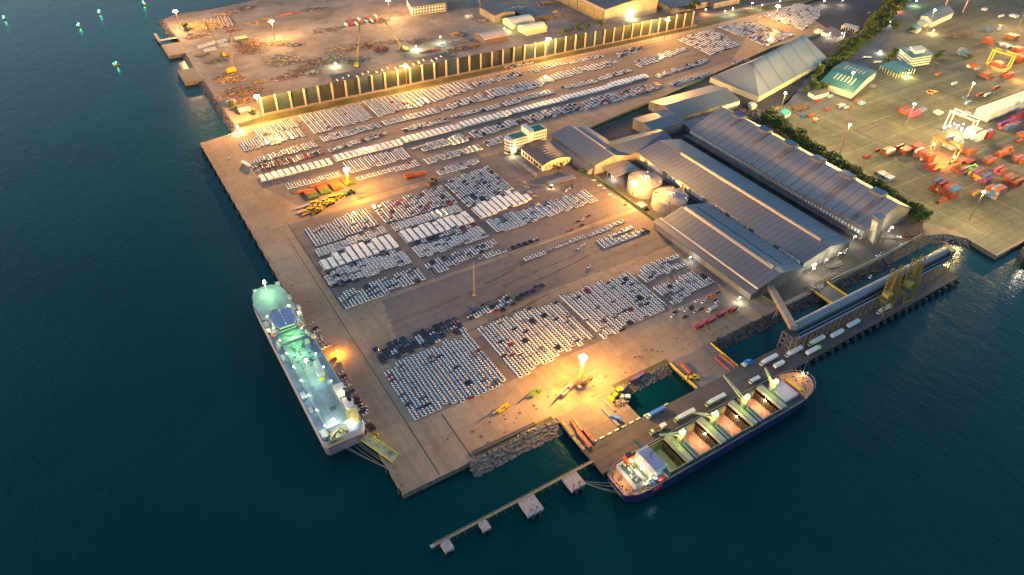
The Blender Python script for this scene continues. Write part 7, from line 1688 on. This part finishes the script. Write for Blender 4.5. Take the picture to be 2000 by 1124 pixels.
rq = random.Random(77)
def belt(pts, step, width, s, words, group, rows=2):
    k = 0
    for a, c in zip(pts, pts[1:]):
        L = math.dist(a, c); n_ = max(1, int(L/step))
        for i in range(n_):
            for r_ in range(rows):
                k += 1; u = (i+rq.uniform(.1,.9))/n_; nx, ny = -(c[1]-a[1])/L, (c[0]-a[0])/L; off = (r_-(rows-1)/2)*width/rows+rq.uniform(-.3,.3)*width/rows
                tree(a[0]+(c[0]-a[0])*u+nx*off, a[1]+(c[1]-a[1])*u+ny*off, s*rq.uniform(.75,1.25), f"tree, {ordn((k-1)//rows+1)}, {'inner' if r_ == 0 else 'outer' if r_ == 1 else 'middle'} row, {words}", group)
belt([(575,232),(575,254),(578,288),(582,326),(587,356),(592,380),(600,410),(608,444)], 4.6, 10, 1.3, 'hedge by the tall storage hall', 'trees of the hedge between storage hall and terminal')
belt([(706,460),(790,503),(866,533),(940,556)], 8.0, 20, 1.05, 'lit hedge by the big hall', 'trees of the hedge behind the teal roofed shed',3)
belt([(945,560),(1066,612),(1140,640),(1290,712)], 10.5, 28, 1.25, 'dark upper hedge', 'trees of the dark hedge at the top right',3)
for i, (px, py, s) in enumerate(((988,300,.55),(995,304,.6),(1003,303,.5),(1012,301,.55),(1035,315,.5),(1047,325,.5),(1095,325,.5),(1136,338,.7),(1092,333,.5),(1075,372,.5),(1088,331,.45),(1117,368,.4),(1780,64,1.0),(1748,55,1.4),(1744,60,1.3),(1835,110,1.0),(1829,118,1.0),(1740,118,1.2),(1732,125,1.0),(1890,118,1),(1882,121,.9),(1745,110,1.1),(362,58,1.2),(368,66,.9),(456,212,1.0),(497,225,.7),(462,218,.7),(1145,58,1.0),(1128,58,1.2),(1108,66,1.0),(1098,70,.9),(1172,53,1.2))):
    tree(*G(px,py), s, f"{'small bushy' if s < .8 else 'round'} tree, {ordn(i+1) if i < 20 else ordn(i+1)} of the scattered trees around yard buildings", 'scattered trees around buildings')
k = 0
for i in range(58):
    u = rq.random(); x = 780+u*720; y = 740+u*150+rq.uniform(0,260)*(.4+u)
    k += 1; tree(x, y, rq.uniform(1.3,2.2), f"dark park tree at the top edge behind the windbreak wall, {ordn(k) if k < 50 else 'fifty-'+ORD[k-50] if k > 50 else 'fiftieth'}", 'dark park trees at the top of the picture')
